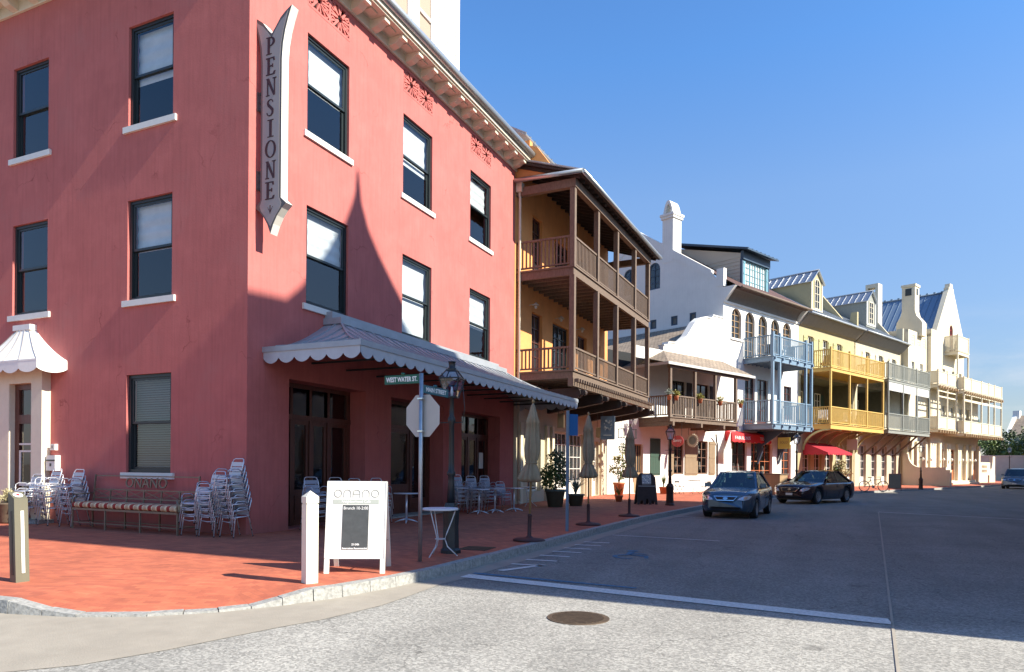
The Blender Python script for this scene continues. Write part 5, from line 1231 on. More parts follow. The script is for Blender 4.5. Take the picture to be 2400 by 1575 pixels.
# thickness of the gable parapet, piers between houses
def coping(mb, pts, y0, y1, t=.1):
    for p, q in zip(pts, pts[1:]): mb.hexa([(p[0], y0, p[1] - .55), (q[0], y0, q[1] - .55), (q[0], y1, q[1] - .55), (p[0], y1, p[1] - .55), (p[0], y0, p[1] + t), (q[0], y0, q[1] + t), (q[0], y1, q[1] + t), (p[0], y1, p[1] + t)])
coping(mb, [(-1.0, 16.05), (-4.37, 18.28)], -.03, .35); coping(mb, [(-5.36, 18.95), (-7.78, 20.55), (-13.5, 16.5)], -.03, .35)
mb.box(-.55, .03, -.03, .35, 14.8, 16.1)
# cove under the eaves
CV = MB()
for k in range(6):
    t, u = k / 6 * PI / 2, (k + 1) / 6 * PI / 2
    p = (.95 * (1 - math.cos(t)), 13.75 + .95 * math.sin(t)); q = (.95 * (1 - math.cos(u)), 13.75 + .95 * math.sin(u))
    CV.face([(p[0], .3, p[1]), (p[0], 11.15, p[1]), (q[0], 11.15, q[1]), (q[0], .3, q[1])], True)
for y0, y1 in ((0, .3), (11.15, 11.45)): mb.prism([(0, 13.62), (.95, 14.7), (0, 14.7)], lambda u, w, d: (u, d, w), y0, y1)
mb.box(0.0, .1, .02, 11.43, 13.6, 13.75)
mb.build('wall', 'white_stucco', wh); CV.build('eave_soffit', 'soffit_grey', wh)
room(wh, -1.2, .1, 11.4, 0, 13.5)
mb = MB()  # bell-shaped chimney
x0, x1, y0, y1 = -5.36, -4.37, -.02, 1.05
mb.box(x0, x1, y0, y1, 17.5, 20.9); mb.box(x0 - .1, x1 + .1, y0 - .1, y1 + .1, 20.9, 21.1); mb.box(x0 - .16, x1 + .16, y0 - .16, y1 + .16, 21.1, 21.28)
o = [(x0 + .02 + .95 * (k / 12), 21.28 + 1.05 * (1 - abs(k / 6 - 1) ** 2.2)) for k in range(13)]
i = [(x0 + .2 + .6 * (k / 12), 21.28 + .78 * (1 - abs(k / 6 - 1) ** 2.2)) for k in range(13)]
for k in range(12): mb.prism([o[k], o[k + 1], i[k + 1], i[k]], lambda u, w, d: (u, d, w), y0 + .02, y1 - .02)
mb.build('chimney', 'white_stucco', wh)
mb = MB(); mb.face([(1.2, .3, 14.55), (1.2, 11.2, 14.55), (-7.78, 11.2, 20.4), (-7.78, .3, 20.4)]); mb.face([(-7.78, .3, 20.4), (-7.78, 11.2, 20.4), (-13.5, 11.2, 16.3), (-13.5, .3, 16.3)]); mb.face([(1.2, .3, 14.47), (1.2, 11.2, 14.47), (0, 11.2, 14.72), (0, .3, 14.72)])
r_ = mb.build('roof', 'red_shingle', wh)
mb = MB(); mb.tube([(1.26, .35, 14.55), (1.26, 11.15, 14.55)], .09, 8); mb.build('gutter_pipe', 'brown_wood', r_)
# dormer with shed roof
D = MB(); dx, dy0, dy1 = -.7, 3.5, 7.55
D.face([(dx, dy0, 15.4), (dx, dy0, 18.05), (-6.2, dy0, 19.6), (-6.2, dy0, 18.9)])
for k in range(15):
    z = 15.5 + k * .28; D.bar((dx + .0, dy0 - .012, z), (min(dx, max(-6, dx - (z - 15.2) * 1.45)) - 1.4, dy0 - .012, z), .03, .03) if z < 18 else None
D.face([(dx, dy1, 15.4), (dx, dy1, 18.05), (-6.2, dy1, 19.6), (-6.2, dy1, 18.9)])
dm = D.build('dormer', 'clapboard_beige', wh)
mb = MB(); mb.hexa([(.1, dy0 - .35, 18.1), (.1, dy1 + .35, 18.1), (-6.6, dy1 + .35, 19.95), (-6.6, dy0 - .35, 19.95), (.1, dy0 - .35, 18.22), (.1, dy1 + .35, 18.22), (-6.6, dy1 + .35, 20.12), (-6.6, dy0 - .35, 20.12)])
mb.box(-.7, -.45, dy0, dy1, 17.55, 18.2); mb.box(-.72, -.55, dy0 - .03, dy0 + .16, 15.35, 17.6); mb.box(-.72, -.55, dy1 - .16, dy1 + .03, 15.35, 17.6)
for k in range(8): mb.bar((.1, dy0 - .2 + k * .62, 18.24), (-6.5, dy0 - .2 + k * .62, 20.1), .05, .05)
mb.build('dormer_roof', 'dark_blue_paint', dm)
fd = Fx(-.62)
for k in range(4): gridwin(dm, fd, dy0 + .5 + k * .78, dy0 + 1.25 + k * .78, 15.55, 17.55, 2, 4, 0.0, 'window', 'teal_paint', fw=.07, mw=.03, pane='blind_white')
shutter(dm, fd, dy0 + .16, dy0 + .48, 15.45, 17.5, .02, 'teal_paint'); shutter(dm, fd, dy1 - .42, dy1 - .14, 15.45, 17.5, .02, 'teal_paint')
mb = MB(); mb.box(-.7, -.45, dy0 - .05, dy1 + .05, 15.3, 15.5); mb.build('window_sill', 'teal_paint', dm)
for a, b, c, e, s in ar: gridwin(wh, F, a, b, c, e, 2, 5, -.16, 'window', 'tan_wood', arch=s, fw=.09, mw=.04)
mb = MB(); mb.box(-.05, .1, 1.0, 2.6, 11.05, 11.2); mb.box(-.05, .1, 8.7, 10.3, 11.05, 11.2); mb.build('sill', 'white_paint', wh)
for a, b, c, e in w2: gridwin(wh, F, a, b, c, e, 2, 4, -.15, 'door', 'mahogany', panel=.4)
for f_, a, b, c, e, s in ((Fs(0), -6.7, -5.57, 15.65, 17.75, 17.2), (Fs(0), -9.2, -8.07, 15.65, 17.75, 17.2)): gridwin(wh, f_, a, b, c, e, 2, 4, -.06, 'window', 'dark_blue_paint', arch=s, fw=.12, mw=.05, pane='shop_glass')
for a, b, c, e in swops[2:]: gridwin(wh, Fs(0), a, b, c, e, 1, 1, -.05, 'window', 'dark_blue_paint', fw=.12, pane='blind_slat')
mb = MB(); mb.box(-13.5, -.1, -.08, 0.0, 12.28, 12.42); mb.build('string_course', 'white_paint', wh)
bys = (2.85, 3.85, 7.95, 8.9)
balcony(wh, 'blue_paint', 2.3, 2.85, 8.9, [(9.82, 9.42), (4.92, 4.5)], [(9.82, 11.36), (4.92, 6.64)], [(y, 4.92, 9.4) for y in bys] + [(y, 9.82, 11.55) for y in bys], post_w=.18)
for y in (4.9, 8.1):
    mb = MB(); mb.bar((.04, y, 2.0), (.5, y, 3.2), .17, .12); mb.prism([(0, 2.3), (.42, 3.3), (2.2, 4.45), (0, 4.45)], lambda u, w, d: (u, y + d, w), -.05, .05); mb.build('brace', 'dark_blue_paint', wh)
for k in range(6):
    for z in (9.55, 4.62): mb = MB(); mb.box(2.36, 2.52, 2.9 + k * 1.17, 3.02 + k * 1.17, z, z + .19); mb.build('joist_end', 'blue_paint', wh)
gridwin(wh, F, *w1[0], 2, 3, -.15, 'shop_window', 'mahogany', panel=.3, pane='shop_glass'); gridwin(wh, F, *w1[1], 4, 4, -.2, 'shop_door', 'orange_door', panel=.7, pane='shop_glass'); gridwin(wh, F, *w1[2], 2, 4, -.2, 'shop_door', 'orange_door', panel=.9)
mb = MB()
for y, z, w_ in ((1.7, .9, .2), (2.3, .9, .25), (2.9, .9, .2), (4.6, .6, .2), (6.6, .7, .25)): mb.lathe([(w_ * .8, 0), (w_, .3), (w_ * .5, .9), (w_ * .3, 1.1)], 8, (-.5, y, z))
mb.build('window_display', 'paper', wh)
# red shop awning with lettering
AW = MB(); ya, yb = .35, 5.95; xo = .55
AW.face([(.02, ya, 4.36), (.02, yb, 4.36), (xo, yb, 4.16), (xo, ya, 4.16)]); AW.face([(xo, ya, 4.16), (xo, yb, 4.16), (xo + .06, yb, 3.62), (xo + .06, ya, 3.62)]); AW.face([(.02, ya, 4.36), (xo, ya, 4.16), (xo + .06, ya, 3.62), (.02, ya, 3.62)])
scallop(AW, (xo + .06, ya, 0), (xo + .06, yb, 0), 3.62, 3.6, 9, .09, (1, 0, 0)); aw2 = AW.build('shop_awning', 'red_canvas', wh)
mb = MB(); mb.prism([(ya + .02, 4.3), (ya - .95, 2.75), (ya - .95, 2.35), (ya + .05, 2.3), (ya + .05, 3.6)], F, .45, .48); mb.build('side_wing', 'light_grey_paint', aw2)
tm = lambda y, z: frame((xo + .045 + .001, y, z), (0, 1, 0), (-.06, 0, .54))
text_mesh('lettering', 'FABULOUS', .34, 'white_letter', aw2, tm(ya + 1.45, 3.84), .004, width=2.1); text_mesh('lettering', 'TIDES', .34, 'white_letter', aw2, tm(ya + 4.4, 3.84), .004, width=.95)

# ------------------------------------------------------------------ yellow-gallery and grey-gallery row houses
def rowhouse(name, label, s0, L, wallm, galm, galleries, dormer, doors3, doors2, ground, parapet_wall, shut, roofm='grey_metal_roof'):
    H = thing(name, label, 'house', W(s0, NF), -A2)
    LG = (.45, L - .75) if galm == 'yellow_paint' else (.45, L * .62)
    ops = [(a, b, 9.95, 12.9) for a, b in doors3] + [(LG[0], LG[1], 5.33, 9.45, None, 2.5)] + ground
    mb = MB(); wall(mb, F, 0, L, -.2, 13.7, ops, .25); mb.face([(-13, 0, -.2), (-13, L, -.2), (-13, L, 15), (-13, 0, 15)])
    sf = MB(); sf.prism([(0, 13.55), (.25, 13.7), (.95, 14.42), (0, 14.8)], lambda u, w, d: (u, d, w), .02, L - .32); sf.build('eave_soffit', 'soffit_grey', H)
    mb.prism([(0, -.2), (0, 13.7), (.25, 14.0), (.25, 16.3), (-.3, 16.3), (-.4, 15.6), (-1.0, 15.7), (-3.2, 18.6), (-3.2, 19.3), (-4.2, 19.3), (-13, 15.5), (-13, -.2)], lambda u, w, d: (u, L - .3 + d, w), 0, .3)
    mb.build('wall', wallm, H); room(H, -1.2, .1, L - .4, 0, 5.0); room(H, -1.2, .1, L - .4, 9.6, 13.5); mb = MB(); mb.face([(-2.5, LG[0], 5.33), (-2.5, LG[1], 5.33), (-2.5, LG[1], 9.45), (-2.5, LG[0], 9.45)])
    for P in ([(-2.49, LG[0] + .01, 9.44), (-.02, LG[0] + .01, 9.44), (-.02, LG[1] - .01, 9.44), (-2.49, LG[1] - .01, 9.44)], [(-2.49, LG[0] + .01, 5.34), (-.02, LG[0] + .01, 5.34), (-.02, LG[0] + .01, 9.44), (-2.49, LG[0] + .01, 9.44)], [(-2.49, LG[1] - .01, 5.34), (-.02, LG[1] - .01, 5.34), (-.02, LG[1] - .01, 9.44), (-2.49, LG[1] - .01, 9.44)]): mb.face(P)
    mb.build('loggia_wall', 'loggia_shade', H); FL = Fx(-2.5)
    mb = MB(); seam_roof(mb, (1.0, 0, 14.5), (1.0, L - .3, 14.5), (-6.2, L - .3, 19.0), (-6.2, 0, 19.0), int(L / .5), t=.08); seam_roof(mb, (-13, 0, 15.2), (-13, L - .3, 15.2), (-6.2, L - .3, 19.0), (-6.2, 0, 19.0), int(L / .5), t=.08)
    mb.tube([(1.06, 0, 14.48), (1.06, L - .3, 14.48)], .09, 8); mb.build('roof', roofm, H)
    # dormer
    dyc, dw, zb, ze, zp, dmat, tm_ = dormer; dx = -.7
    mb = MB(); mb.prism([(dyc - dw / 2, zb - .3), (dyc + dw / 2, zb - .3), (dyc + dw / 2, ze), (dyc, zp - .08), (dyc - dw / 2, ze)], Fx(dx), -5.0, 0); dm_ = mb.build('dormer', dmat, H)
    mb = MB()
    for sgn in (-1, 1):
        a = (dx + .2, dyc + sgn * (dw / 2 + .2), ze - .16); b = (-7.5, dyc + sgn * (dw / 2 + .2), ze - .16); seam_roof(mb, a, b, (-7.5, dyc, zp + .05), (dx + .2, dyc, zp + .05), 11, t=.06)
    mb.tube([(dx + .22, dyc, zp + .08), (-7.5, dyc, zp + .08)], .07, 6); mb.build('dormer_roof', 'galvanised', dm_)
    arch = ze - .25 if tm_ else None
    gridwin(dm_, Fx(dx), dyc - .5, dyc + .5, zb + .05, ze + (.25 if tm_ else -.1), 2, 4, .06, 'window', 'ivory_stucco', arch=arch, fw=.08, pane='pane_dark')
    mb = MB(); mb.fbox(Fx(dx), dyc - dw / 2 - .02, dyc - dw / 2 + .16, zb - .1, ze, 0.0, .05); mb.fbox(Fx(dx), dyc + dw / 2 - .16, dyc + dw / 2 + .02, zb - .1, ze, 0.0, .05); mb.fbox(Fx(dx), dyc - dw / 2, dyc + dw / 2, zb - .12, zb + .02, 0.0, .055); mb.build('trim', 'ivory_stucco' if tm_ else 'light_grey_paint', dm_)
    for a, b in doors3: gridwin(H, F, a, b, 9.95, 12.9, 2, 4, -.15, 'door', 'white_paint', panel=.5)
    for a, b in doors2:
        if b < LG[1]: gridwin(H, FL, a, b, 5.4, 8.7, 2, 4, .08, 'door', 'white_paint', panel=.5)
    for a, b in doors3:
        shutter(H, F, a - .75, a - .08, 10.0, 12.85, .02, shut); shutter(H, F, b + .08, b + .75, 10.0, 12.85, .02, shut)
    for a, b in doors2:
        if b < LG[1]: shutter(H, FL, a - .7, a - .08, 5.45, 8.6, .02, 'shutter_green'); shutter(H, FL, b + .08, b + .7, 5.45, 8.6, .02, 'shutter_green')
    for g in ground: gridwin(H, F, *g[:4], 2, 4, -.2, 'french_door', 'white_paint', arch=g[4] if len(g) > 4 else None, panel=.8)
    return H
gy = [(.9 + 2.1 * k, 2.3 + 2.1 * k, .1, 4.1, 3.4) for k in range(5)]
ye = rowhouse('yellow_gallery_house', 'row house with a yellow timber gallery and small yellow dormer', 49.95, 11.25, 'pale_yellow_stucco', 'yellow_paint', None, (4.75, 2.1, 15.65, 18.15, 19.1, 'pale_yellow_stucco', True), [(1.6, 2.6), (4.4, 5.4), (7.2, 8.2)], [(1.2, 2.4), (4.6, 5.8), (8.2, 9.4)], gy, True, 'olive_paint')
yys = (.85, 4.45, 8.05, 11.66)
balcony(ye, 'yellow_paint', 2.3, .85, 11.66, [(9.95, 9.62), (5.32, 4.9)], [(9.95, 11.42), (5.32, 6.75)], [(y, 5.32, 9.6) for y in yys] + [(y, 9.95, 11.6) for y in yys], post_w=.15)
for k in range(6):
    mb = MB(); brace(mb, 2.2, .9 + k * 2.1, 3.2, 4.88, .16, True); mb.build('brace', 'olive_paint', ye)
gg = [(1.2 + 2.55 * k, 2.6 + 2.55 * k, .1, 3.9) for k in range(4)]
gr = rowhouse('grey_gallery_house', 'row house with a grey timber gallery and plain grey dormer', 61.2, 11.35, 'cream_stucco', 'grey_paint', None, (5.3, 2.2, 16.0, 18.35, 19.3, 'grey_paint', False), [(2.2, 3.2), (5.4, 6.4), (8.8, 9.8)], [(2.4, 3.6), (5.6, 6.8), (8.8, 10.0)], gg, True, 'ivory_stucco')
gys = (1.66, 5.28, 8.9, 12.45)
balcony(gr, 'grey_paint', 2.3, 1.66, 12.45, [(10.08, 9.8), (5.36, 5.0)], [(10.08, 11.58), (5.36, 6.88)], [(y, 5.36, 9.78) for y in gys] + [(y, 10.08, 11.7) for y in gys], post_w=.14)
for a, b in zip(gys, gys[1:]):
    mb = MB(); mb.box(2.28, 2.32, a + .08, b - .08, 9.0, 9.78); mb.build('shade_screen', 'light_grey_paint', gr)
for k in range(5):
    mb = MB(); brace(mb, 2.2, 1.8 + k * 2.55, 3.0, 4.95, .15); mb.build('brace', 'brown_wood', gr)
# tall chimney wall with an opening, at the end of the grey house
mb = MB(); y0, y1 = 11.05, 11.35
for P in ([(-3.5, 17.0), (-3.5, 21.5), (-3.28, 21.5), (-3.28, 17.0)], [(-2.5, 17.0), (-2.5, 21.5), (-2.2, 21.5), (-2.2, 17)], [(-3.28, 21.1), (-3.28, 21.5), (-2.5, 21.5), (-2.5, 21.1)], [(-3.28, 17.0), (-3.28, 20.6), (-2.5, 20.6), (-2.5, 17)]): mb.prism(P, lambda u, w, d: (u, d, w), y0 - .02, y1 + .75)
mb.build('chimney', 'ivory_stucco', gr)
# second red awning
AW = MB(); AW.face([(.02, .9, 3.85), (.02, 5.6, 3.85), (2.1, 5.6, 2.98), (2.1, .9, 2.98)]); AW.face([(.02, .9, 3.85), (2.1, .9, 2.98), (.02, .9, 2.98)]); AW.face([(.02, 5.6, 3.85), (2.1, 5.6, 2.98), (.02, 5.6, 2.98)])
scallop(AW, (2.1, .9, 0), (2.1, 5.6, 0), 2.98, 2.86, 9, .09, (1, 0, 0)); scallop(AW, (.02, .9, 0), (2.1, .9, 0), 2.98, 2.86, 4, .09, (0, -1, 0)); AW.build('shop_awning', 'dark_red_canvas', ye)

# ------------------------------------------------------------------ cream house with tall gable
cr = thing('cream_gabled_house', 'tall cream house with steep gable, big chimney and cream galleries', 'house', W(72.6, NF), -A2)
mb = MB(); TX = .6; GX = 1.0
tops = [(1.15, 2.0, 10.9, 13.0), (3.6, 4.5, 10.9, 13.0)]; tpan = [(1.0, 2.1, 14.7, 15.8, None, .05), (2.7, 3.7, 14.7, 15.8, None, .05), (4.3, 5.3, 14.7, 15.8, None, .05)]
tg = [(1.2, 2.2, .4, 3.95), (3.7, 4.8, .4, 3.95)]
wall(mb, Fx(TX), 0.2, 6.3, -.2, 16.25, tops + tpan + tg, .2); wall(mb, Fs(.2), -10, TX, -.2, 16.25, [])
mb.face([(TX, 6.3, 0), (-10, 6.3, 0), (-10, 6.3, 16.25), (TX, 6.3, 16.25)]); mb.face([(-10, .2, 16.0), (TX - .25, .2, 16.0), (TX - .25, 6.3, 16.0), (-10, 6.3, 16.0)]); mb.box(TX - .3, TX - .001, .2, 6.3, 16.0, 16.26)
gop = [(11.75, 12.95, 14.95, 18.3, 17.7), (9.4, 10.4, 10.9, 13.0), (12.6, 13.6, 10.9, 13.0), (15.2, 16.2, 10.9, 13.0)] + [(8.6, 10.0, .4, 3.95), (11.7, 13.9, .4, 3.95), (15.5, 16.8, .4, 3.95)] + [(9.4, 10.5, 5.95, 8.9), (12.4, 13.6, 5.95, 8.9), (15.4, 16.5, 5.95, 8.9)]
wall(mb, Fx(GX), 5.75, 17.0, -.2, 16.5, [o for o in gop], .2)
mb.face([(GX, 5.75, 16.5), (GX, 7.25, 16.5), (GX, 11.75, 22.0), (GX, 11.75, 18.3), (GX, 12.95, 18.3)] if False else [(GX, 7.25, 16.5), (GX, 11.75, 16.5), (GX, 11.75, 18.3), (GX, 12.95, 18.3), (GX, 12.95, 16.5), (GX, 17.0, 16.5), (GX, 16.2, 17.5), (GX, 12.9, 22.2), (GX, 11.4, 22.2)])
mb.prism([(11.35, 21.9), (12.95, 21.9), (13.0, 22.5), (12.7, 22.5), (12.6, 23.0), (11.7, 23.0), (11.6, 22.5), (11.3, 22.5)], Fx(GX), -.5, .03)
for a, b in (((7.1, 16.4), (11.45, 22.2)), ((12.85, 22.2), (17.1, 16.4))): mb.hexa([(GX - .5, a[0], a[1] - .25), (GX + .02, a[0], a[1] - .25), (GX + .02, b[0], b[1] - .25), (GX - .5, b[0], b[1] - .25), (GX - .5, a[0], a[1] + .25), (GX + .02, a[0], a[1] + .25), (GX + .02, b[0], b[1] + .25), (GX - .5, b[0], b[1] + .25)])
mb.prism([(5.75, 16.2), (7.4, 16.2), (7.4, 16.75), (7.2, 17.0), (5.75, 17.0)], Fx(GX), -.45, .02)
wall(mb, Fs(5.75), -12, GX, -.2, 16.5, [])
wall(mb, Fx(GX), 17.0, 22.7, -.2, 10.4, [(17.9, 18.9, .4, 3.95), (20.5, 22.0, .4, 3.95), (18, 19.2, 5.95, 8.9)], .2); mb.face([(GX, 22.7, -.2), (-9, 22.7, -.2), (-9, 22.7, 10.4), (GX, 22.7, 10.4)]); mb.face([(-9, 5.75, -.2), (-9, 22.7, -.2), (-9, 22.7, 10.4), (-9, 5.75, 10.4)]); mb.face([(GX, 17, 10.4), (-9, 17, 10.4), (-9, 17, 17.5), (GX, 17, 16.5)])
mb.build('wall', 'ivory_stucco', cr)
room(cr, -.6, 5.9, 22.5, 0, 10.3); mb = MB(); mb.face([(-.6, .3, 0), (-.6, 6.2, 0), (-.6, 6.2, 15.9), (-.6, .3, 15.9)]); mb.face([(-.6, 6.2, 10), (-.6, 16.9, 10), (-.6, 16.9, 18), (-.6, 6.2, 18)]); mb.build('interior', 'dark_room', cr)
mb = MB(); seam_roof(mb, (-20, 6.3, 15.9), (GX - .5, 6.3, 15.9), (GX - .5, 12.15, 22.1), (-20, 12.15, 22.1), 30, t=.06); seam_roof(mb, (-20, 17.4, 15.9), (GX - .5, 17.4, 15.9), (GX - .5, 12.15, 22.1), (-20, 12.15, 22.1), 30, t=.06)
mb.tube([(-20, 12.15, 22.15), (GX - .4, 12.15, 22.15)], .12, 6)
for k in range(26): mb.box(-19.5 + k * .78, -19.25 + k * .78, 12.0, 12.3, 22.2, 22.34)
mb.build('roof', 'steel_blue_roof', cr)
mb = MB(); f = lambda u, w, d: (u, 2.9 + d, w)     # flared chimney stack
mb.prism([(1.03 - 2.6, 15.9), (1.03, 15.9), (1.03, 17.3), (.85, 17.6), (.45, 18.1), (.3, 18.7), (.3, 21.3), (-1.0, 21.3), (-1.0, 18.7), (-1.15, 18.1), (-1.5, 17.6), (-1.57, 17.2)], f, 0, 1.25)
mb.box(-1.08, .38, 2.82, 4.23, 21.3, 21.55); ch = mb.build('chimney', 'ivory_stucco', cr)
mb = MB(); mb.box(-.65, -.05, 2.86, 2.9 - .002, 20.35, 21.1); mb.box(.302, .32, 3.3, 3.75, 20.4, 21.1); mb.build('vent', 'dark_frame', ch)
for a, b, c, e in tops: gridwin(cr, Fx(TX), a, b, c, e, 2, 4, -.12, 'window', 'white_paint')
for o in tpan:
    mb = MB(); mb.fbox(Fx(TX), o[0], o[1], o[2], o[3], -.06, -.045)
    for k in range(3):
        for j in range(3): mb.fbox(Fx(TX), o[0] + .2 + k * .28, o[0] + .36 + k * .28, o[2] + .2 + j * .3, o[2] + .36 + j * .3, -.045, -.02)
    mb.build('parapet_panel', 'ivory_stucco', cr)
for a, b, c, e in tg: gridwin(cr, Fx(TX), a, b, c, e, 2, 4, -.15, 'door', 'red_door', panel=1.2)
for o in gop:
    if len(o) > 4: gridwin(cr, Fx(GX), *o[:4], 2, 6, -.12, 'window', 'red_door', arch=o[4])
    elif o[3] < 4: gridwin(cr, Fx(GX), *o, 2, 4, -.15, 'door', 'orange_door', panel=1.2)
    else: gridwin(cr, Fx(GX), *o, 2, 4, -.12, 'window', 'white_paint')
for o in ((17.9, 18.9), (20.5, 22.0)): gridwin(cr, Fx(GX), *o, .4, 3.95, 2, 4, -.15, 'door', 'orange_door', panel=1.2)
cm = 'ivory_stucco'
pa = (3.75, 6.65, 9.7)
balcony(cr, cm, 2.3, 3.75, 9.7, [(10.75, 10.35), (5.96, 5.62)], [(10.75, 12.13), (5.96, 7.3)], [(y, 5.96, 10.33) for y in pa] + [(y, 10.75, 12.3) for y in pa], post_w=.16, sp=.11, bw=.06, x0=TX)
pb = (9.85, 12.4, 16.35, 19.2, 21.6, 24.6)
balcony(cr, cm, 3.0, 9.85, 24.6, [(10.5, 10.1), (5.75, 5.4)], [(10.5, 11.9), (5.75, 7.1)], [(y, 5.75, 10.1) for y in pb] + [(y, 10.5, 12.0) for y in pb], post_w=.16, sp=.11, bw=.06, x0=GX)
ph = (10.1, 13.85)
balcony(cr, cm, 2.3, 10.1, 13.85, [(14.95, 14.55)], [(14.95, 16.7)], [(y, 14.95, 16.8) for y in ph] + [(y, 10.75, 14.55) for y in ph], post_w=.15, sp=.11, bw=.05, x0=GX)
mb = MB()
for x1, ys in ((2.3, pa), (3.0, pb)):
    for a, b in zip(ys, ys[1:]): mb.box(x1 - .03, x1 + .03, a + .1, b - .1, 9.35 if x1 < 2.5 else 9.25, 9.5); mb.box(x1 - .03, x1 + .03, a + .1, b - .1, 9.95, 10.08)
mb.build('frieze_rail', cm, cr)
mb = MB()
for x1, y0, y1, z in ((2.3, 3.75, 9.7, 10.42), (3.0, 9.85, 24.6, 10.18), (2.3, 3.75, 9.7, 5.7), (3.0, 9.85, 24.6, 5.48)):
    n = int((y1 - y0) / .8)
    for k in range(n + 1): mb.box(x1 + .07, x1 + .3, y0 + k * .8 - .08, y0 + k * .8 + .08, z - .16, z + .12)
mb.build('bracket_row', 'tan_wood', cr)
for y in (.9, 2.5, 3.3, 5.1):
    mb = MB(); mb.box(TX, TX + .25, y - .3, y + .3, -.1, 4.6); mb.build('pilaster', cm, cr)
for y in (8.1, 10.5, 11.2, 14.4, 15.0, 17.3, 19.5, 22.4):
    mb = MB(); mb.box(GX, GX + .3, y - .32, y + .32, -.1, 4.6); mb.build('pilaster', cm, cr)
mb = MB(); mb.box(GX, GX + 1.6, 7.8, 17.5, -.1, .18); mb.box(GX, GX + 1.1, 7.8, 17.5, .18, .36); mb.build('doorstep', 'ivory_stucco', cr)
for y, x in ((2.9, TX), (5.4, TX), (8.1, GX), (10.8, GX), (14.7, GX), (17.3, GX), (19.5, GX)):
    mb = MB(); mb.bar((x + .3, y, 2.6), (x + .6, y, 2.7), .03); mb.lathe([(.04, -.18), (.14, 0), (.1, .12), (.02, .2)], 8, (x + .6, y, 2.72)); mb.build('wall_lamp', 'white_paint', cr)
# porch wall with a curved top in front of it
pwl = thing('curved_porch_wall', 'cream porch wall with a swept curved top beside the brown street lamp', 'wall', W(72.3, NF), -A2)
cv = [(0.0, -.2), (0.0, 3.3), (.35, 3.3)] + [(1.65 - 1.15 * math.cos(t * PI / 20), 3.2 - 1.35 * math.sin(t * PI / 20)) for t in range(11)] + [(4.0, 1.85), (4.0, -.2)]
mb = MB(); mb.prism(cv, lambda u, w, d: (u + .3, d, w), 0, .35); mb.box(4.3, 4.7, -.05, .4, -.2, 1.6); mb.build('wall_panel', 'ivory_stucco', pwl)
# pierced wall at the right end
pr_ = thing('pierced_garden_wall', 'cream garden wall with lattice holes and stepped curved top', 'wall', W(95.5, NF + 1), -A2)
mb = MB(); wall(mb, F, 0, 7.5, -.2, 1.0, [(4.2, 4.9, -.1, .95)], .4)
sq = [(1.6 + .55 * k, 2.0 + .55 * k, 1.3 + .55 * j, 1.65 + .55 * j) for k in range(4) for j in range(2)]
wall(mb, F, .8, 5.2, 1.0, 2.6, sq, .4)
mb.prism([(0, 1.0), (0, 4.6), (.2, 4.6), (.25, 3.2), (.5, 2.3), (.8, 1.6), (.8, 1.0)], F, -.4, 0); mb.prism([(5.2, 1.0), (5.2, 1.4), (5.9, 1.8), (6.3, 2.6), (6.4, 3.4), (7.4, 3.4), (7.4, 1.0)], F, -.4, 0); mb.build('wall_panel', 'ivory_stucco', pr_)
# ------------------------------------------------------------------ hanging signs
def hang_sign(name, label, loc, rz, w, h, m, shape='rect', drop=.35, txt=None, tm='white_letter', top_arm=True):
    S_ = thing(name, label, 'sign', loc, rz)          # plate hangs in the local x-z plane, top at z=0
    mb = MB(); f = lambda u, w_, d: (u, -d, w_)
    if shape == 'rect': mb.prism([(-w / 2, -h), (w / 2, -h), (w / 2, 0), (-w / 2, 0)], f, -.02, .02)
    elif shape == 'oval': mb.prism([(w / 2 * math.cos(t * PI / 14), -h / 2 + h / 2 * math.sin(t * PI / 14)) for t in range(28)], f, -.02, .02)
    else:
        n = 22; mb.prism([((w / 2 if k % 2 else w * .41) * math.cos(k * PI / n), -h / 2 + (h / 2 if k % 2 else h * .41) * math.sin(k * PI / n)) for k in range(2 * n)], f, -.02, .02)
    mb.build('plate', m, S_)
    mb = MB()
    for s in (-.35, .35): mb.bar((s * w, 0, -.02 if shape == 'rect' else -.12 * h), (s * w, 0, drop), .018)
    if top_arm: mb.bar((-w * .75, 0, drop), (w * .6, 0, drop), .03)
    mb.build('hanger', 'lamp_black', S_)
    if txt: text_mesh('lettering', txt[0], txt[1], tm, S_, frame((0, -.021, -h / 2 + txt[2]), (1, 0, 0), (0, 0, 1)), .003, width=txt[3])
    return S_
s1 = hang_sign('hanging_sign', 'large dark square hanging sign under the brown gallery', (2.24, 22.0, 4.24), 0, .74, 1.2, 'post_blue', drop=.5)
mb = MB(); rng = random.Random(5); f = lambda u, w_, d: (u, -d, w_)
for k in range(26):
    a, b = rng.uniform(-.2, .2), rng.uniform(-.75, -.25); mb.fbox(f, a, a + rng.uniform(.02, .06), b, b + rng.uniform(.03, .09), .02, .024 + .0001 * k)
mb.fbox(f, -.22, .22, -1.0, -.95, .02, .024); mb.build('emblem', 'light_grey_paint', s1)
hang_sign('hanging_sign', 'small tan board sign beside the dark square sign', (1.62, 22.6, 3.7), 0, .36, .52, 'tan_wood', drop=.9)
s1 = hang_sign('hanging_sign', 'wooden plank sign under the gallery beside the blue post', (1.32, 17.6, 4.08), 0, .32, .66, 'shutter_tan', drop=.4)
hang_sign('hanging_sign', 'red oval shop sign hanging beside the brown street lamp', W(29.5, -8.72, 3.6), -A2, .84, .70, 'red_sign', 'oval', .8, ('Savory', .26, .05, .6))
s1 = hang_sign('hanging_sign', 'round ivory sunburst sign hanging under the brown balcony', W(32.4, -9.6, 3.85), -A2, .9, .9, 'ivory_sign', 'sun', .55)
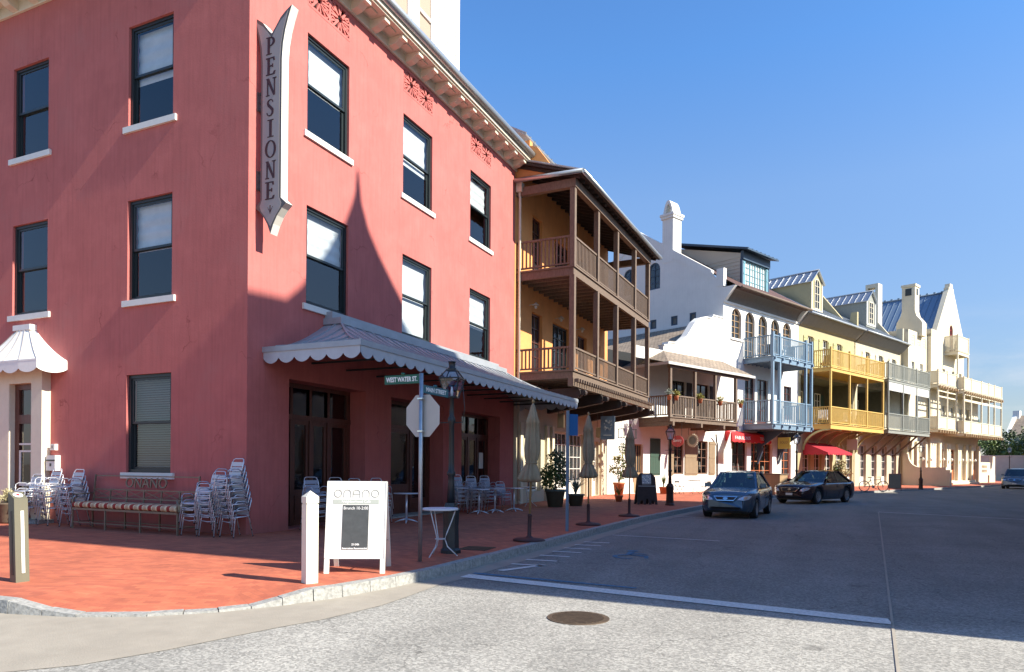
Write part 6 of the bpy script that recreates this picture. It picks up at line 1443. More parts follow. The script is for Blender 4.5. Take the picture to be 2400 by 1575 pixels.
mb = MB(); mb.lathe([(.27, .0), (.27, .012)], 20); o = mb.build('centre_disc', 'leaf_grey', s1); o.data.transform(Matrix.Translation((0, -.021, -.45)) @ Matrix.Rotation(PI / 2, 4, 'X'))
s1 = hang_sign('hanging_sign', 'square yellow sign hanging beside the street lamp and red awning', W(43.5, -9.1, 3.95), -A2, .95, .85, 'yellow_sign', drop=.5, txt=('SOLO', .26, .05, .6), tm='mahogany')
hang_sign('hanging_sign', 'square ivory sign hanging under the yellow gallery', W(57, -9.7, 4.25), -A2, .92, .95, 'ivory_sign', drop=.5)
for k, (x, y, w_) in enumerate(((1.85, 26.0, 'nearer'), (2.5, 25.4, 'farther'))):
    L = thing('porch_lantern', 'black square lantern hanging under the gallery end, %s of two' % w_, 'lantern', (x - k * .2, y + k * 1.5, 3.3), .4, 'lanterns under the brown gallery')
    mb = MB()
    for a, b in ((1, 1), (1, -1), (-1, 1), (-1, -1)): mb.bar((a * .16, b * .16, 0), (a * .16, b * .16, .5), .025)
    for z in (0, .5): mb.box(-.18, .18, -.18, .18, z - .015, z + .015)
    mb.bar((0, 0, .5), (0, 0, 1.2), .02); mb.build('frame', 'lamp_black', L)
    mb = MB(); mb.lathe([(.03, .02), (.03, .2)], 8); mb.build('candle', 'white_letter', L)

# ------------------------------------------------------------------ plants
def leaf_plant(mb, h, n, size, rng, spread=.5, base=0.0):
    for _ in range(n):
        t = rng.uniform(0, 2 * PI); l = h * rng.uniform(.6, 1.1); b = rng.uniform(.3, 1.0) * spread
        pts = [Vector((b * s * s * math.cos(t) * 1.2, b * s * s * math.sin(t) * 1.2, base + l * (s - .35 * s * s * b))) for s in (0, .33, .66, 1.0)]
        w = size; nrm = Vector((-math.sin(t), math.cos(t), 0))
        for i in range(3):
            w0, w1 = w * (1 - i / 3.2), w * (1 - (i + 1) / 3.2); mb.face([pts[i] - nrm * w0, pts[i] + nrm * w0, pts[i + 1] + nrm * w1, pts[i + 1] - nrm * w1])
def pot(parent, r, h, m):
    mb = MB(); mb.lathe([(r * .7, 0), (r * .95, h * .85), (r * 1.05, h * .87), (r * 1.05, h), (r * .9, h), (r * .85, h * .93)], 18); mb.build('pot', m, parent)
    mb = MB(); mb.lathe([(r * .85, h * .9), (r * .1, h * .94)], 14); mb.build('soil', 'bark', parent)
def bush(label, loc, r, h, pm, clumps, leafm, n, size, seed, cat='plant', stem=0.0):
    rng = random.Random(seed); T = thing('potted_shrub', label, 'potted plant', loc, rng.uniform(0, 3)); pot(T, r, h, pm)
    mb = MB()
    for c, rr in clumps: mb.tube([(0, 0, h * .9), (c[0] * .5, c[1] * .5, (h + c[2]) / 2), c], [.02, .014, .006], 5)
    mb.build('stems', 'bark', T)
    for i, lm in enumerate(leafm):
        mb = MB()
        for k, (c, rr) in enumerate(clumps):
            if k % len(leafm) == i: blob_leaves(mb, c, (rr, rr, rr * .9), n, size, rng)
        mb.build('foliage', lm, T)
    return T
bush('big shrub in a dark green pot beside the blue sign post', (2.3, 14.35, 0), .42, .72, 'green_pot', [((-.3, 0, 1.0), .32), ((.1, .2, 1.25), .38), ((-.2, -.15, 1.5), .36), ((.15, -.05, 1.75), .36), ((.3, .1, 1.05), .3), ((.0, .1, 2.05), .3), ((-.35, .2, 1.3), .3)], ['leaf_a', 'leaf_b'], 210, .12, 21)
T = thing('potted_grass', 'spiky grass in a dark pot behind the big green pot', 'potted plant', (2.75, 15.6, 0)); pot(T, .36, .5, 'green_pot'); mb = MB(); leaf_plant(mb, 1.0, 90, .025, random.Random(4), .75, .45); mb.build('foliage', 'leaf_grey', T)
bush('climbing shrub in a terracotta pot against the sunlit white wall', (1.35, 27.4, 0), .34, .75, 'terracotta', [((-.2, 0, 1.2), .35), ((.2, .1, 1.5), .35), ((-.35, 0, 1.8), .35), ((-.5, .1, 2.3), .35), ((-.3, 0, 2.8), .32), ((.1, .0, 2.1), .25)], ['leaf_a', 'leaf_yellow'], 110, .14, 22)
T = thing('potted_grass', 'yellow green grass tuft behind the farthest umbrella pole', 'potted plant', (3.4, 20.0, 0)); pot(T, .2, .3, 'terracotta'); mb = MB(); leaf_plant(mb, .7, 70, .018, random.Random(6), .6, .25); mb.build('foliage', 'leaf_yellow', T)
T = thing('potted_yucca', 'small yucca in a terracotta pot beside the brown lamp', 'potted plant', (3.2, 31.0, 0)); pot(T, .28, .45, 'terracotta'); mb = MB(); leaf_plant(mb, 1.0, 40, .035, random.Random(8), .35, .4); mb.build('foliage', 'leaf_a', T)
bush('pale olive shrub in a pot behind the maroon car', (13.6, 56.5, 0), .4, .6, 'terracotta', [((-.4, 0, 1.3), .5), ((.3, .1, 1.6), .5), ((0, -.2, 2.0), .5), ((.4, 0, 1.1), .4)], ['leaf_dry', 'leaf_a'], 150, .2, 23)
for k, (s, w_) in enumerate(((28.62, 'left of the corner post'), (29.35, 'right of the corner post'), (31.9, 'on the second post'), (34.2, 'on the third post'), (36.7, 'at the right end'))):
    rng = random.Random(40 + k); T = thing('balcony_flower_pot', 'flower pot hanging on the brown balcony rail, ' + w_, 'flower pot', W(s, -8.72, 5.72), rng.uniform(0, 3), 'flower pots on the brown balcony rail')
    mb = MB(); mb.lathe([(.1, 0), (.15, .25), (.16, .28), (.12, .28)], 12); mb.build('pot', 'terracotta', T)
    mb = MB(); blob_leaves(mb, (0, 0, .42), (.24, .24, .22), 120, .11, rng); leaf_plant(mb, .55, 16, .02, rng, .6, .2); mb.build('foliage', 'leaf_yellow' if k else 'leaf_grey', T)

# tables and chairs in front of the white house
def iron_chair(loc, rz, label):
    C_ = thing('bistro_chair', label, 'chair', loc, rz, 'dark bistro chairs before the white house')
    for s in (-1, 1):
        mb = MB(); mb.tube([(s * .2, -.2, 0), (s * .2, .12, .48)], .014, 5); mb.build('leg', 'lamp_black', C_); mb = MB(); mb.tube([(s * .2, .22, 0), (s * .2, -.05, .35), (s * .2, -.18, .48)], .014, 5); mb.build('leg', 'lamp_black', C_)
    mb = MB(); mb.box(-.22, .22, -.22, .2, .47, .5); mb.build('seat', 'lamp_black', C_)
    mb = MB(); mb.tube([(-.2, .16, .48), (-.2, .26, .95), (.2, .26, .95), (.2, .16, .48)], .014, 5); mb.bar((-.2, .22, .75), (.2, .22, .75), .012, .1); mb.build('backrest', 'lamp_black', C_)
bistro_table((4.9, 32.0, 0), 'dark bistro table before the white house shop window', .85, .4, 0, None, 'lamp_black')
iron_chair((4.05, 31.7, 0), rad(60), 'dark bistro chair left of the table before the shop window'); iron_chair((5.55, 32.35, 0), rad(-110), 'dark bistro chair right of the table before the shop window')
bistro_table((3.9, 30.2, 0), 'small dark side table beside the yucca pot', .6, .22, 0, None, 'lamp_black')
bistro_table((1.2, 14.2, 0), 'white iron table in the shade beside the big green pot', .8, .33, 0, None, 'white_iron')
wb = thing('wooden_planter_box', 'brown wooden box planter behind the blue grey car', 'planter', W(35.6, -5.6), -A2)
mb = MB(); mb.box(-.55, .55, -.5, .5, 0.05, 1.25)
for k in range(5): mb.box(-.56, .56, -.515, -.5, .08 + k * .235, .27 + k * .235)
mb.build('box', 'tan_wood', wb); mb = MB(); mb.box(-.6, .6, -.55, .55, 1.25, 1.31); mb.build('rim', 'brown_wood', wb)

# cushioned chairs on the galleries
def patio_chair(root, loc, rz, label, m):
    mtx = Matrix.Translation(Vector(root.location)) @ Matrix.Rotation(root.rotation_euler.z, 4, 'Z'); p = mtx @ Vector(loc)
    C_ = thing('patio_chair', label, 'chair', p, root.rotation_euler.z + rz, 'cushioned chairs on the galleries')
    for x in (-.32, .32):
        for y in (-.3, .3): mb = MB(); mb.box(x - .03, x + .03, y - .03, y + .03, 0, .4); mb.build('leg', 'bark', C_)
    mb = MB(); mb.box(-.36, .36, -.36, .36, .4, .55); mb.build('seat', m, C_)
    mb = MB(); mb.hexa([(-.36, .24, .55), (.36, .24, .55), (.36, .38, .55), (-.36, .38, .55), (-.36, .36, 1.25), (.36, .36, 1.25), (.36, .48, 1.25), (-.36, .48, 1.25)]); mb.build('backrest', m, C_)
patio_chair(ye, (1.3, 1.7, 5.32), rad(20), 'pale cushioned chair at the left end of the lower yellow gallery', 'canvas_white')
patio_chair(ye, (1.4, 5.6, 5.32), rad(-15), 'pale cushioned chair in the middle of the lower yellow gallery', 'canvas_white')
patio_chair(wh, (1.2, 4.6, 9.82), rad(10), 'dark chair on the upper blue balcony, nearer', 'bark')
patio_chair(wh, (1.3, 6.9, 9.82), rad(-20), 'dark chair on the upper blue balcony, farther', 'bark')
patio_chair(ye, (1.3, 2.2, 9.95), rad(0), 'wooden chair on the upper yellow gallery', 'umbrella_wood')

# ------------------------------------------------------------------ bicycle
bk = thing('bicycle', 'dark bicycle parked on its stand before the grey gallery house', 'bicycle', (15.6, 45.1, 0), rad(24.2))
R = .385
for x, nm in ((-.69, 'rear'), (.69, 'front')):
    mb = MB(); mb.tube([(x + R * math.cos(t * PI / 14), 0, R + R * math.sin(t * PI / 14)) for t in range(29)], .022, 6, False); w_ = mb.build('wheel', 'rubber', bk)
    mb = MB(); mb.tube([(x + (R - .03) * math.cos(t * PI / 14), 0, R + (R - .03) * math.sin(t * PI / 14)) for t in range(29)], .01, 5, False)
    for k in range(14): t = k * PI / 7; mb.bar((x, 0, R), (x + (R - .03) * math.cos(t), 0, R + (R - .03) * math.sin(t)), .005)
    mb.tube([(x, -.05, R), (x, .05, R)], .03, 8); mb.build('rim', 'galvanised', w_)
mb = MB(); bb = (-.05, 0, .34); st = (-.22, 0, .82); hd = (.5, 0, .88); hl = (.53, 0, .72)
for p, q in ((bb, st), (st, (-.25, 0, 1.0)), (st, hd), (bb, hl), (hd, hl), (hl, (.69, 0, R)), ((-.69, 0, R), bb), ((-.69, 0, R), st), (hd, (.48, 0, 1.02))): mb.tube([p, q], .022, 6)
mb.build('frame', 'dark_blue_paint', bk)
mb = MB(); mb.hexa([(-.40, -.08, 1.0), (-.1, -.02, 1.0), (-.1, .02, 1.0), (-.40, .08, 1.0), (-.40, -.09, 1.06), (-.08, -.025, 1.05), (-.08, .025, 1.05), (-.40, .09, 1.06)]); mb.build('saddle', 'rubber', bk)
mb = MB(); mb.tube([(.42, -.3, 1.04), (.48, -.12, 1.06), (.48, .12, 1.06), (.42, .3, 1.04)], .018, 6); mb.build('handlebar', 'lamp_black', bk)
mb = MB(); mb.lathe([(.1, -.01), (.1, .01)], 14); o = mb.build('crank', 'galvanised', bk); o.data.transform(Matrix.Translation((-.05, -.05, .34)) @ Matrix.Rotation(PI / 2, 4, 'X'))
mb = MB(); mb.bar((-.05, -.06, .34), (.08, -.1, .22), .02); mb.box(.04, .14, -.16, -.06, .2, .23); mb.bar((-.05, .06, .34), (-.18, .1, .46), .02); mb.build('pedals', 'rubber', bk)

# ------------------------------------------------------------------ cars
def lerp_tab(tab, y):
    if y <= tab[0][0]: return tab[0][1]
    for (a, va), (b, vb) in zip(tab, tab[1:]):
        if y <= b: t = (y - a) / (b - a); t = t * t * (3 - 2 * t) * .5 + t * .5; return va + (vb - va) * t
    return tab[-1][1]
def make_car(name, label, loc, rz, paint, L, Wd, H, wb, wr, style):
    C_ = thing(name, label, 'car', loc, rz); hw = Wd / 2; f0 = -L / 2
    yf = f0 + style.get('fo', .19) * L; yr = yf + wb
    hood = style['hood']; belt = style['belt']
    top_t = [(f0, hood[0]), (f0 + .25, hood[1]), (f0 + style['ws'], hood[2]), (f0 + style['ws'] + .5, belt), (f0 + style['rw'] - .3, belt + .02), (f0 + style['rw'], style['deck']), (L / 2 - .15, style['deck'] - .03), (L / 2, style['deck'] - .12)]
    def wbf(y):
        u = y - f0; v = L / 2 - y; k = 1.0
        if u < .9: k *= 1 - (1 - u / .9) ** 3 * style.get('nose', .36)
        if v < .7: k *= 1 - (1 - v / .7) ** 3 * .25
        return hw * k
    ar = wr + .075; zc = wr - 0.01
    ys = sorted({round(f0 + L * k / 60, 4) for k in range(61)} | {round(c + ar * math.cos(t * PI / 10), 4) for c in (yf, yr) for t in range(11)})
    def zbot(y):
        b = style.get('sill', .24)
        for c in (yf, yr):
            if abs(y - c) < ar: b = max(b, zc + math.sqrt(ar * ar - (y - c) ** 2))
        e = min(y - f0, L / 2 - y)
        return b + (0.05 * (1 - e / .3) if e < .3 and b < .4 else 0)
    def lean(y, z):
        u = y - f0
        if u > .45: return 0
        return (1 - u / .45) ** 1.5 * (.22 * max(0, (z - .55) / .4) ** 2 + .10 * max(0, (.45 - z) / .2) ** 1.5)
    rows = []
    for y in ys:
        w = wbf(y); zt = lerp_tab(top_t, y); zb = zbot(y); zs = zt - style.get('sh', .10)
        zm = zb + (zs - zb) * .5
        P = [(w * .90, zb), (w * .965, zb + (zm - zb) * .35), (w * 1.0, zm), (w * .995, zm + (zs - zm) * .6), (w * .965, zs), (w * .90, zs + (zt - zs) * .62), (w * .72, zt - .012), (w * .38, zt + .012), (0, zt + .02)]
        sh_ = lambda z, y=y: y + lean(y, z)
        rows.append([(x, sh_(z), z) for x, z in P] + [(-x, sh_(z), z) for x, z in P[-2::-1]])
    mb = MB()
    for a, b in zip(rows, rows[1:]):
        for j in range(len(a) - 1): mb.face([a[j], b[j], b[j + 1], a[j + 1]], True)
    mb.face(rows[0]); mb.face(rows[-1][::-1]); mb.build('body', paint, C_, merge=True)
    mb = MB(); mb.box(-hw * .8, hw * .8, f0 + .35, L / 2 - .3, .2, belt - .3)
    for c in (yf, yr): pass
    mb.build('underbody', 'car_trim', C_)
    # cabin: belt line polygon up to the roof
    y0, y1 = f0 + style['ws'], f0 + style['rw']; r0, r1 = y0 + style['wsl'], y1 - style['rsl']; gb = hw * .90; gr = hw * style.get('rw_k', .70)
    zr = H - .085; zb = belt - .015
    def S(y, x_side, top):  # side glass corner
        return (x_side * (gr if top else gb), y, zr if top else zb)
    roof = MB(); n = 10
    def rz_(t, s): return zr + (H - zr) * math.sin(PI * min(1, max(0, t)) * .9 + .1) * (1 - (s * 2 - 1) ** 4 * .8)
    for i in range(n):
        for j in range(8):
            q = []
            for (a, b) in ((i, j), (i + 1, j), (i + 1, j + 1), (i, j + 1)):
                t, s = a / n, b / 8; q.append((-gr + 2 * gr * s, r0 + (r1 - r0) * t, rz_(t, s)))
            roof.face(q, True)
    roof.build('roof', paint, C_, merge=True)
    g = MB(); bow = .1
    def bowq(ya, yb_, za, zb2, wa, wb_, sgn, n=8):
        for j in range(n):
            s, t = j / n, (j + 1) / n; c = lambda q: (1 - (2 * q - 1) ** 2) * bow * sgn
            g.face([(-wa + 2 * wa * s, ya + c(s), za), (-wa + 2 * wa * t, ya + c(t), za), (-wb_ + 2 * wb_ * t, yb_ + c(t), zb2), (-wb_ + 2 * wb_ * s, yb_ + c(s), zb2)], True)
    bowq(y0, r0, hood[2] - .02, zr + .012, gb * .93, gr * .95, -1); g.build('windscreen', 'car_glass', C_)
    g = MB(); bowq(y1, r1, style['deck'], zr + .012, gb * .9, gr * .95, 1); g.build('rear_window', 'car_glass', C_)
    ym = y0 + (y1 - y0) * .50
    for s in (-1, 1):
        g = MB(); e = .004 * s
        def sp(y, k):     # point on side glass at height fraction k, clipped by the slanted pillars
            return (s * (gb + (gr - gb) * k) + e, y, zb + (zr - zb) * k)
        k1 = .90
        g.face([sp(y0 + .28, .03), sp(ym - .05, .03), sp(ym - .05, k1), sp(r0 + .12, k1)]); g.build('side_window', 'car_glass', C_)
        g = MB(); g.face([sp(ym + .05, .03), sp(y1 - .42, .03), sp(r1 - .12, k1), sp(ym + .05, k1)]); g.build('side_window', 'car_glass', C_)
        p = MB(); p.bar((s * gb * .97, y0 + .02, zb - .02), (s * gr * .99, r0, zr), .075, .06); p.bar((s * gb * .96, y1, zb - .02), (s * gr * .99, r1, zr), .14, .07); p.bar((s * (gb - .005), ym, zb), (s * (gr + .0), ym, zr), .09, .03)
        p.bar((s * gr * 1.0, r0, zr), (s * gr * 1.0, r1, zr), .06, .06); p.bar((s * gb, y0 + .15, zb + .01), (s * gb, y1 - .1, zb + .01), .05, .04)
        p.build('pillars', paint, C_)
        m_ = MB(); m_.hexa([(s * (gb + .02), y0 + .38, belt + .02), (s * (gb + .26), y0 + .35, belt + .03), (s * (gb + .26), y0 + .47, belt + .03), (s * (gb + .02), y0 + .47, belt + .02), (s * (gb + .04), y0 + .38, belt + .17), (s * (gb + .25), y0 + .36, belt + .18), (s * (gb + .25), y0 + .46, belt + .18), (s * (gb + .04), y0 + .47, belt + .17)]); m_.build('mirror', paint, C_)
    it = MB(); it.box(-gb * .85, gb * .85, y0 + .15, y0 + .5, belt - .25, belt - .02)
    it.build('dashboard', 'car_trim', C_)
    for x in (-.38, .38):
        for yy in (y0 + 1.15, y0 + 2.0):
            q = MB(); q.box(x - .25, x + .25, yy, yy + .14, belt - .5, belt + .18); q.box(x - .13, x + .13, yy + .02, yy + .12, belt + .2, belt + .36); q.build('seat', 'seat_dark', C_)
    # front details
    def yfr(x):
        k = style.get('nose', .36); r = 1 - abs(x) / hw
        if r >= k: return f0
        return f0 + .9 * (1 - (r / k) ** (1 / 3))
    def patch(pts, out=.012, back=.05):
        b = MB(); x0_, x1_ = min(p[0] for p in pts), max(p[0] for p in pts); n_ = max(6, int((x1_ - x0_) / .07)); nn = len(pts)
        def span(x):
            zs_ = []
            for i in range(nn):
                p, q = pts[i], pts[(i + 1) % nn]
                if abs(p[0] - q[0]) < 1e-9:
                    if abs(p[0] - x) < 1e-6: zs_ += [p[1], q[1]]
                elif min(p[0], q[0]) - 1e-9 <= x <= max(p[0], q[0]) + 1e-9: zs_.append(p[1] + (q[1] - p[1]) * (x - p[0]) / (q[0] - p[0]))
            return min(zs_), max(zs_)
        def P3(x, z, o): y = yfr(x); return (x * (1 + .0 * o), y + lean(y, z) - o, z)
        prev_ = None
        for i in range(n_ + 1):
            x = x0_ + (x1_ - x0_) * i / n_; lo, hi = span(x); m_ = (lo + hi) / 2
            cur = [P3(x, lo, -back), P3(x, lo, out), P3(x, m_, out), P3(x, hi, out), P3(x, hi, -back)]
            if prev_:
                for j in range(4): b.face([prev_[j], cur[j], cur[j + 1], prev_[j + 1]])
            else: b.face(cur)
            prev_ = cur
        b.face(prev_[::-1])
        return b
    for s in (-1, 1):
        o = patch([(s * x * hw, z) for x, z in style['lamp']], .02); hl_ = o.build('headlight', 'lens_clear', C_)
        c = [sum(q[0] for q in style['lamp']) / len(style['lamp']), sum(q[1] for q in style['lamp']) / len(style['lamp'])]
        o = patch([(s * hw * (c[0] + (x - c[0]) * .45), c[1] + (z - c[1]) * .5) for x, z in style['lamp']], .026, .01); o.build('reflector', 'chrome', hl_)
    gx, ga, gb_ = style['grille']
    o = patch([(-gx, gb_), (-gx * .72, ga), (gx * .72, ga), (gx, gb_)], .014); o.build('grille', 'car_trim', C_)
    for P in ([(-gx - .03, gb_ - .015), (gx + .03, gb_ - .015), (gx + .03, gb_ + .02), (-gx - .03, gb_ + .02)], [(-gx * .72 - .02, ga - .02), (gx * .72 + .02, ga - .02), (gx * .72 + .02, ga + .012), (-gx * .72 - .02, ga + .012)], [(-gx - .03, gb_), (-gx, gb_), (-gx * .72, ga), (-gx * .72 - .03, ga)], [(gx + .03, gb_), (gx, gb_), (gx * .72, ga), (gx * .72 + .03, ga)]):
        o = patch(P, .024, .03); o.build('grille_trim', 'chrome', C_)
    o = patch([(.09 * math.cos(t * PI / 6), (ga + gb_) / 2 + .05 * math.sin(t * PI / 6)) for t in range(12)], .03, .02); o.build('emblem', 'chrome', C_)
    o = patch([(-hw * .5, .33), (-hw * .56, .42), (hw * .56, .42), (hw * .5, .33)], .013); o.build('lower_intake', 'car_trim', C_)
    if style.get('plate'): o = patch([(-.17, .45), (-.17, .56), (.17, .56), (.17, .45)], .02); o.build('plate', 'paper', C_)
    # door seams, handles
    dl = MB()
    for s in (-1, 1):
        for y in (y0 + .25, ym, y1 - .30):
            w = wbf(y); dl.bar((s * (w * .97 + .004), y, .34), (s * (w * 1.0 + .003), y, .55), .008, .008); dl.bar((s * (w * 1.0 + .003), y, .55), (s * (w * .97 + .004), y, belt - .12), .008, .008)
        for y in (ym - .22, y1 - .52): dl.box(s * wbf(y) * 1.0 - .01, s * wbf(y) * 1.0 + .022, y - .09, y + .09, belt - .2, belt - .165)
    dl.build('door_seams', 'car_trim', C_)
    for s in (-1, 1):
        for c in (yf, yr):
            xo = s * (hw - .02); a = MB()
            def disc(mb, r0_, r1_, xa, xb, n=28):
                for k in range(n):
                    t, u = 2 * PI * k / n, 2 * PI * (k + 1) / n
                    mb.face([(xa, c + r0_ * math.cos(t), wr + r0_ * math.sin(t)), (xa, c + r0_ * math.cos(u), wr + r0_ * math.sin(u)), (xb, c + r1_ * math.cos(u), wr + r1_ * math.sin(u)), (xb, c + r1_ * math.cos(t), wr + r1_ * math.sin(t))], True)
            disc(a, wr * .66, wr * .95, xo - .005 * s, xo); disc(a, wr * .95, wr, xo, xo - .03 * s); disc(a, wr, wr, xo - .03 * s, xo - .22 * s); disc(a, wr, 0.01, xo - .22 * s, xo - .22 * s)
            wl = a.build('wheel', 'rubber', C_)
            a = MB(); disc(a, .001, wr * .2, xo - .005 * s, xo - .01 * s, 14); disc(a, wr * .2, wr * .6, xo - .05 * s, xo - .05 * s); disc(a, wr * .6, wr * .68, xo - .045 * s, xo - .004 * s)
            for k in range(6):
                t = k * PI / 3; d1 = Vector((0, math.cos(t), math.sin(t))); d2 = Vector((0, -math.sin(t), math.cos(t))); o_ = Vector((xo - .012 * s, c, wr))
                a.face([o_ + d1 * wr * .15 - d2 * wr * .09, o_ + d1 * wr * .64 - d2 * wr * .13, o_ + d1 * wr * .64 + d2 * wr * .13, o_ + d1 * wr * .15 + d2 * wr * .09])
            a.build('hubcap', 'galvanised', wl)
            a = MB()       # inner wheel arch
            for k in range(14): t, u = PI * k / 14, PI * (k + 1) / 14; a.face([(s * (hw - .03), c + ar * math.cos(t), zc + ar * math.sin(t)), (s * (hw - .03), c + ar * math.cos(u), zc + ar * math.sin(u)), (s * (hw - .4), c + ar * math.cos(u), zc + ar * math.sin(u)), (s * (hw - .4), c + ar * math.cos(t), zc + ar * math.sin(t))])
            a.face([(s * (hw - .35), c + ar * math.cos(k * PI / 14), zc + ar * math.sin(k * PI / 14)) for k in range(15)]); a.build('wheel_arch', 'car_trim', C_)
    for s in (-1, 1):
        tl = MB(); y = L / 2 - .02; tl.box(s * hw * .72 - .14, s * hw * .72 + .1, y - .06, y + .012, style['deck'] - .3, style['deck'] - .14); tl.build('tail_light', 'red_sign', C_)
    return C_
sed = dict(hood=(.87, .95, 1.08), belt=1.06, ws=1.32, rw=4.25, wsl=.95, rsl=.85, deck=1.12, lamp=[(.44, .67), (.50, .74), (.66, .81), (.82, .83), (.90, .80), (.86, .71), (.70, .66)], grille=(.38, .66, .79), plate=False, rw_k=.66, sh=.07)
CA = make_car('parked_car', 'dark blue grey sedan parked at the kerb facing us, nearest car', (9.33, 15.65, -.15), rad(-4.5), 'car_blue', 4.95, 1.90, 1.70, 2.95, .345, sed)
mb = MB(); mb.box(.42, .60, -1.18 + .62, -1.18 + .63, 1.50, 1.56); mb.build('sticker', 'paper', CA)
imp = dict(hood=(.88, .97, 1.11), belt=1.08, ws=1.75, rw=5.25, wsl=1.0, rsl=1.25, deck=1.16, lamp=[(.52, .66), (.56, .75), (.70, .82), (.84, .84), (.91, .81), (.86, .71), (.70, .65)], grille=(.46, .64, .82), plate=True, rw_k=.68, sh=.07)
make_car('parked_car', 'dark maroon sedan parked before the yellow gallery, behind the blue grey car', (11.87, 28.1, -.15), rad(-24.2), 'car_maroon', 5.75, 2.05, 1.72, 3.35, .40, imp)
suv = dict(hood=(.98, 1.12, 1.22), belt=1.22, ws=1.45, rw=4.7, wsl=.8, rsl=.35, deck=1.15, lamp=[(.62, .80), (.62, .92), (.92, .92), (.92, .80)], grille=(.48, .77, .94), plate=True, rw_k=.74, sh=.07, nose=.2)
make_car('parked_car', 'grey car cut by the right edge of the view, far down the street', (29.3, 68.95, -.15), rad(-18), 'car_grey', 5.0, 2.15, 1.95, 2.9, .40, suv)

# ------------------------------------------------------------------ far end: wall, trees, shingled house
fw_ = thing('far_garden_wall', 'long pale garden wall closing the far end of the street', 'wall', (38.5, 118, 0), rad(-4))
mb = MB(); mb.box(-11, 40, -.2, .2, -.3, 3.7); mb.build('wall_panel', 'garden_wall', fw_); mb = MB(); mb.box(-11.1, 40.1, -.28, .28, 3.7, 3.9); mb.build('coping', 'ivory_stucco', fw_)
fh = thing('far_shingle_house', 'far white house with brown shingle roof and round chimney above the trees', 'house', (44.2, 147, 0), rad(-24))
mb = MB(); mb.box(0, 22, 0, 12, -.3, 8.6); mb.prism([(0, 8.6), (12, 8.6), (7.4, 12.3), (5.2, 12.3)], lambda u, w, d: (d, u, w), -.6, .05); mb.build('wall', 'white_stucco', fh)
mb = MB(); mb.hexa([(0, -1.0, 8.0), (23, -1, 8.0), (23, 6.2, 12.0), (0, 6.2, 12.0), (0, -1.0, 8.15), (23, -1, 8.15), (23, 6.2, 12.25), (0, 6.2, 12.25)]); mb.hexa([(0, 13.0, 8.0), (23, 13, 8.0), (23, 6.2, 12.0), (0, 6.2, 12.0), (0, 13.0, 8.15), (23, 13, 8.15), (23, 6.25, 12.26), (0, 6.25, 12.26)]); mb.build('roof', 'shingle', fh)
mb = MB(); mb.hexa([(-.6, 4.6, 8), (.5, 4.6, 8), (.5, 6.6, 8), (-.6, 6.6, 8), (-.6, 5.2, 13.2), (.5, 5.2, 13.2), (.5, 6.4, 13.2), (-.6, 6.4, 13.2)]); mb.build('chimney', 'white_stucco', fh)
def tree(label, loc, h, r, seed, leafm=('leaf_a', 'leaf_b'), n=260, size=.42, clumps=16):
    rng = random.Random(seed); T = thing('broadleaf_tree', label, 'tree', loc, 0, 'trees behind the far garden wall')
    mb = MB(); mb.tube([(0, 0, -.3), (.1, 0, h * .3), (-.1, .1, h * .6)], [.26, .18, .08], 7)
    cs = []
    for k in range(clumps):
        t = rng.uniform(0, 6.28); q = rng.uniform(.15, .8) * r; z = h * rng.uniform(.35, .95); q *= math.sqrt(max(.1, 1 - ((z / h - .55) / .5) ** 2)); cs.append((q * math.cos(t), q * math.sin(t), z)); mb.tube([(0, 0, h * .32), (cs[-1][0] * .5, cs[-1][1] * .5, z * .8), cs[-1]], [.09, .05, .02], 5)
    mb.build('trunk', 'bark', T)
    for i, lm in enumerate(leafm):
        mb = MB()
        for k, c in enumerate(cs):
            if k % len(leafm) == i: rr = r * rng.uniform(.28, .42); blob_leaves(mb, c, (rr, rr, rr * .75), n, size, rng)
        mb.build('crown', lm, T)
tree('round green tree at the left end of the far garden wall', (40.5, 134, 0), 8.2, 4.2, 61)
tree('broad green tree at the far right behind the garden wall', (45.5, 130, 0), 9.2, 5.0, 62, ('leaf_a', 'leaf_b', 'leaf_yellow'))
tree('tree half hidden by the cream gallery house', (35.5, 139, 0), 7.4, 4.2, 63)
tree('dark pine-like tree seen through the cream gallery', (39.5, 158, 0), 14.0, 3.6, 64, ('leaf_b',))
tree('tall tree cut by the right edge of the view', (51, 134, 0), 9.5, 5.0, 65)

# ------------------------------------------------------------------ houses across the street (outside the view; they shade the road and show in the glass)
SH = 0.77; XO = 20.6
ac = thing('gabled_hotel_opposite', 'tall gabled hotel across the street, outside the view', 'building', (XO, 0, 0))
oy = lambda y: y - .035 * XO; oz = lambda z: z + SH * XO
pr = [(-2.95, 5.55), (1.27, 5.82), (1.75, 6.2), (2.14, 6.61), (2.7, 7.25), (3.2, 7.9), (3.55, 8.42), (3.85, 9.0), (4.03, 9.45), (4.10, 10.15), (4.2, 10.15), (4.34, 9.3), (4.7, 8.6), (5.2, 8.04), (5.9, 7.4), (6.56, 6.83), (7.15, 6.33), (10, 4.5), (15.3, 2.2), (22.4, -1.2)]
poly = [(oy(y), oz(z)) for y, z in pr]
mb = MB(); mb.prism([(poly[0][0], -.3)] + poly + [(poly[-1][0], -.3)], lambda u, w, d: (d, u, w), 0, 7.5); mb.build('wall', 'sky_wall', ac)
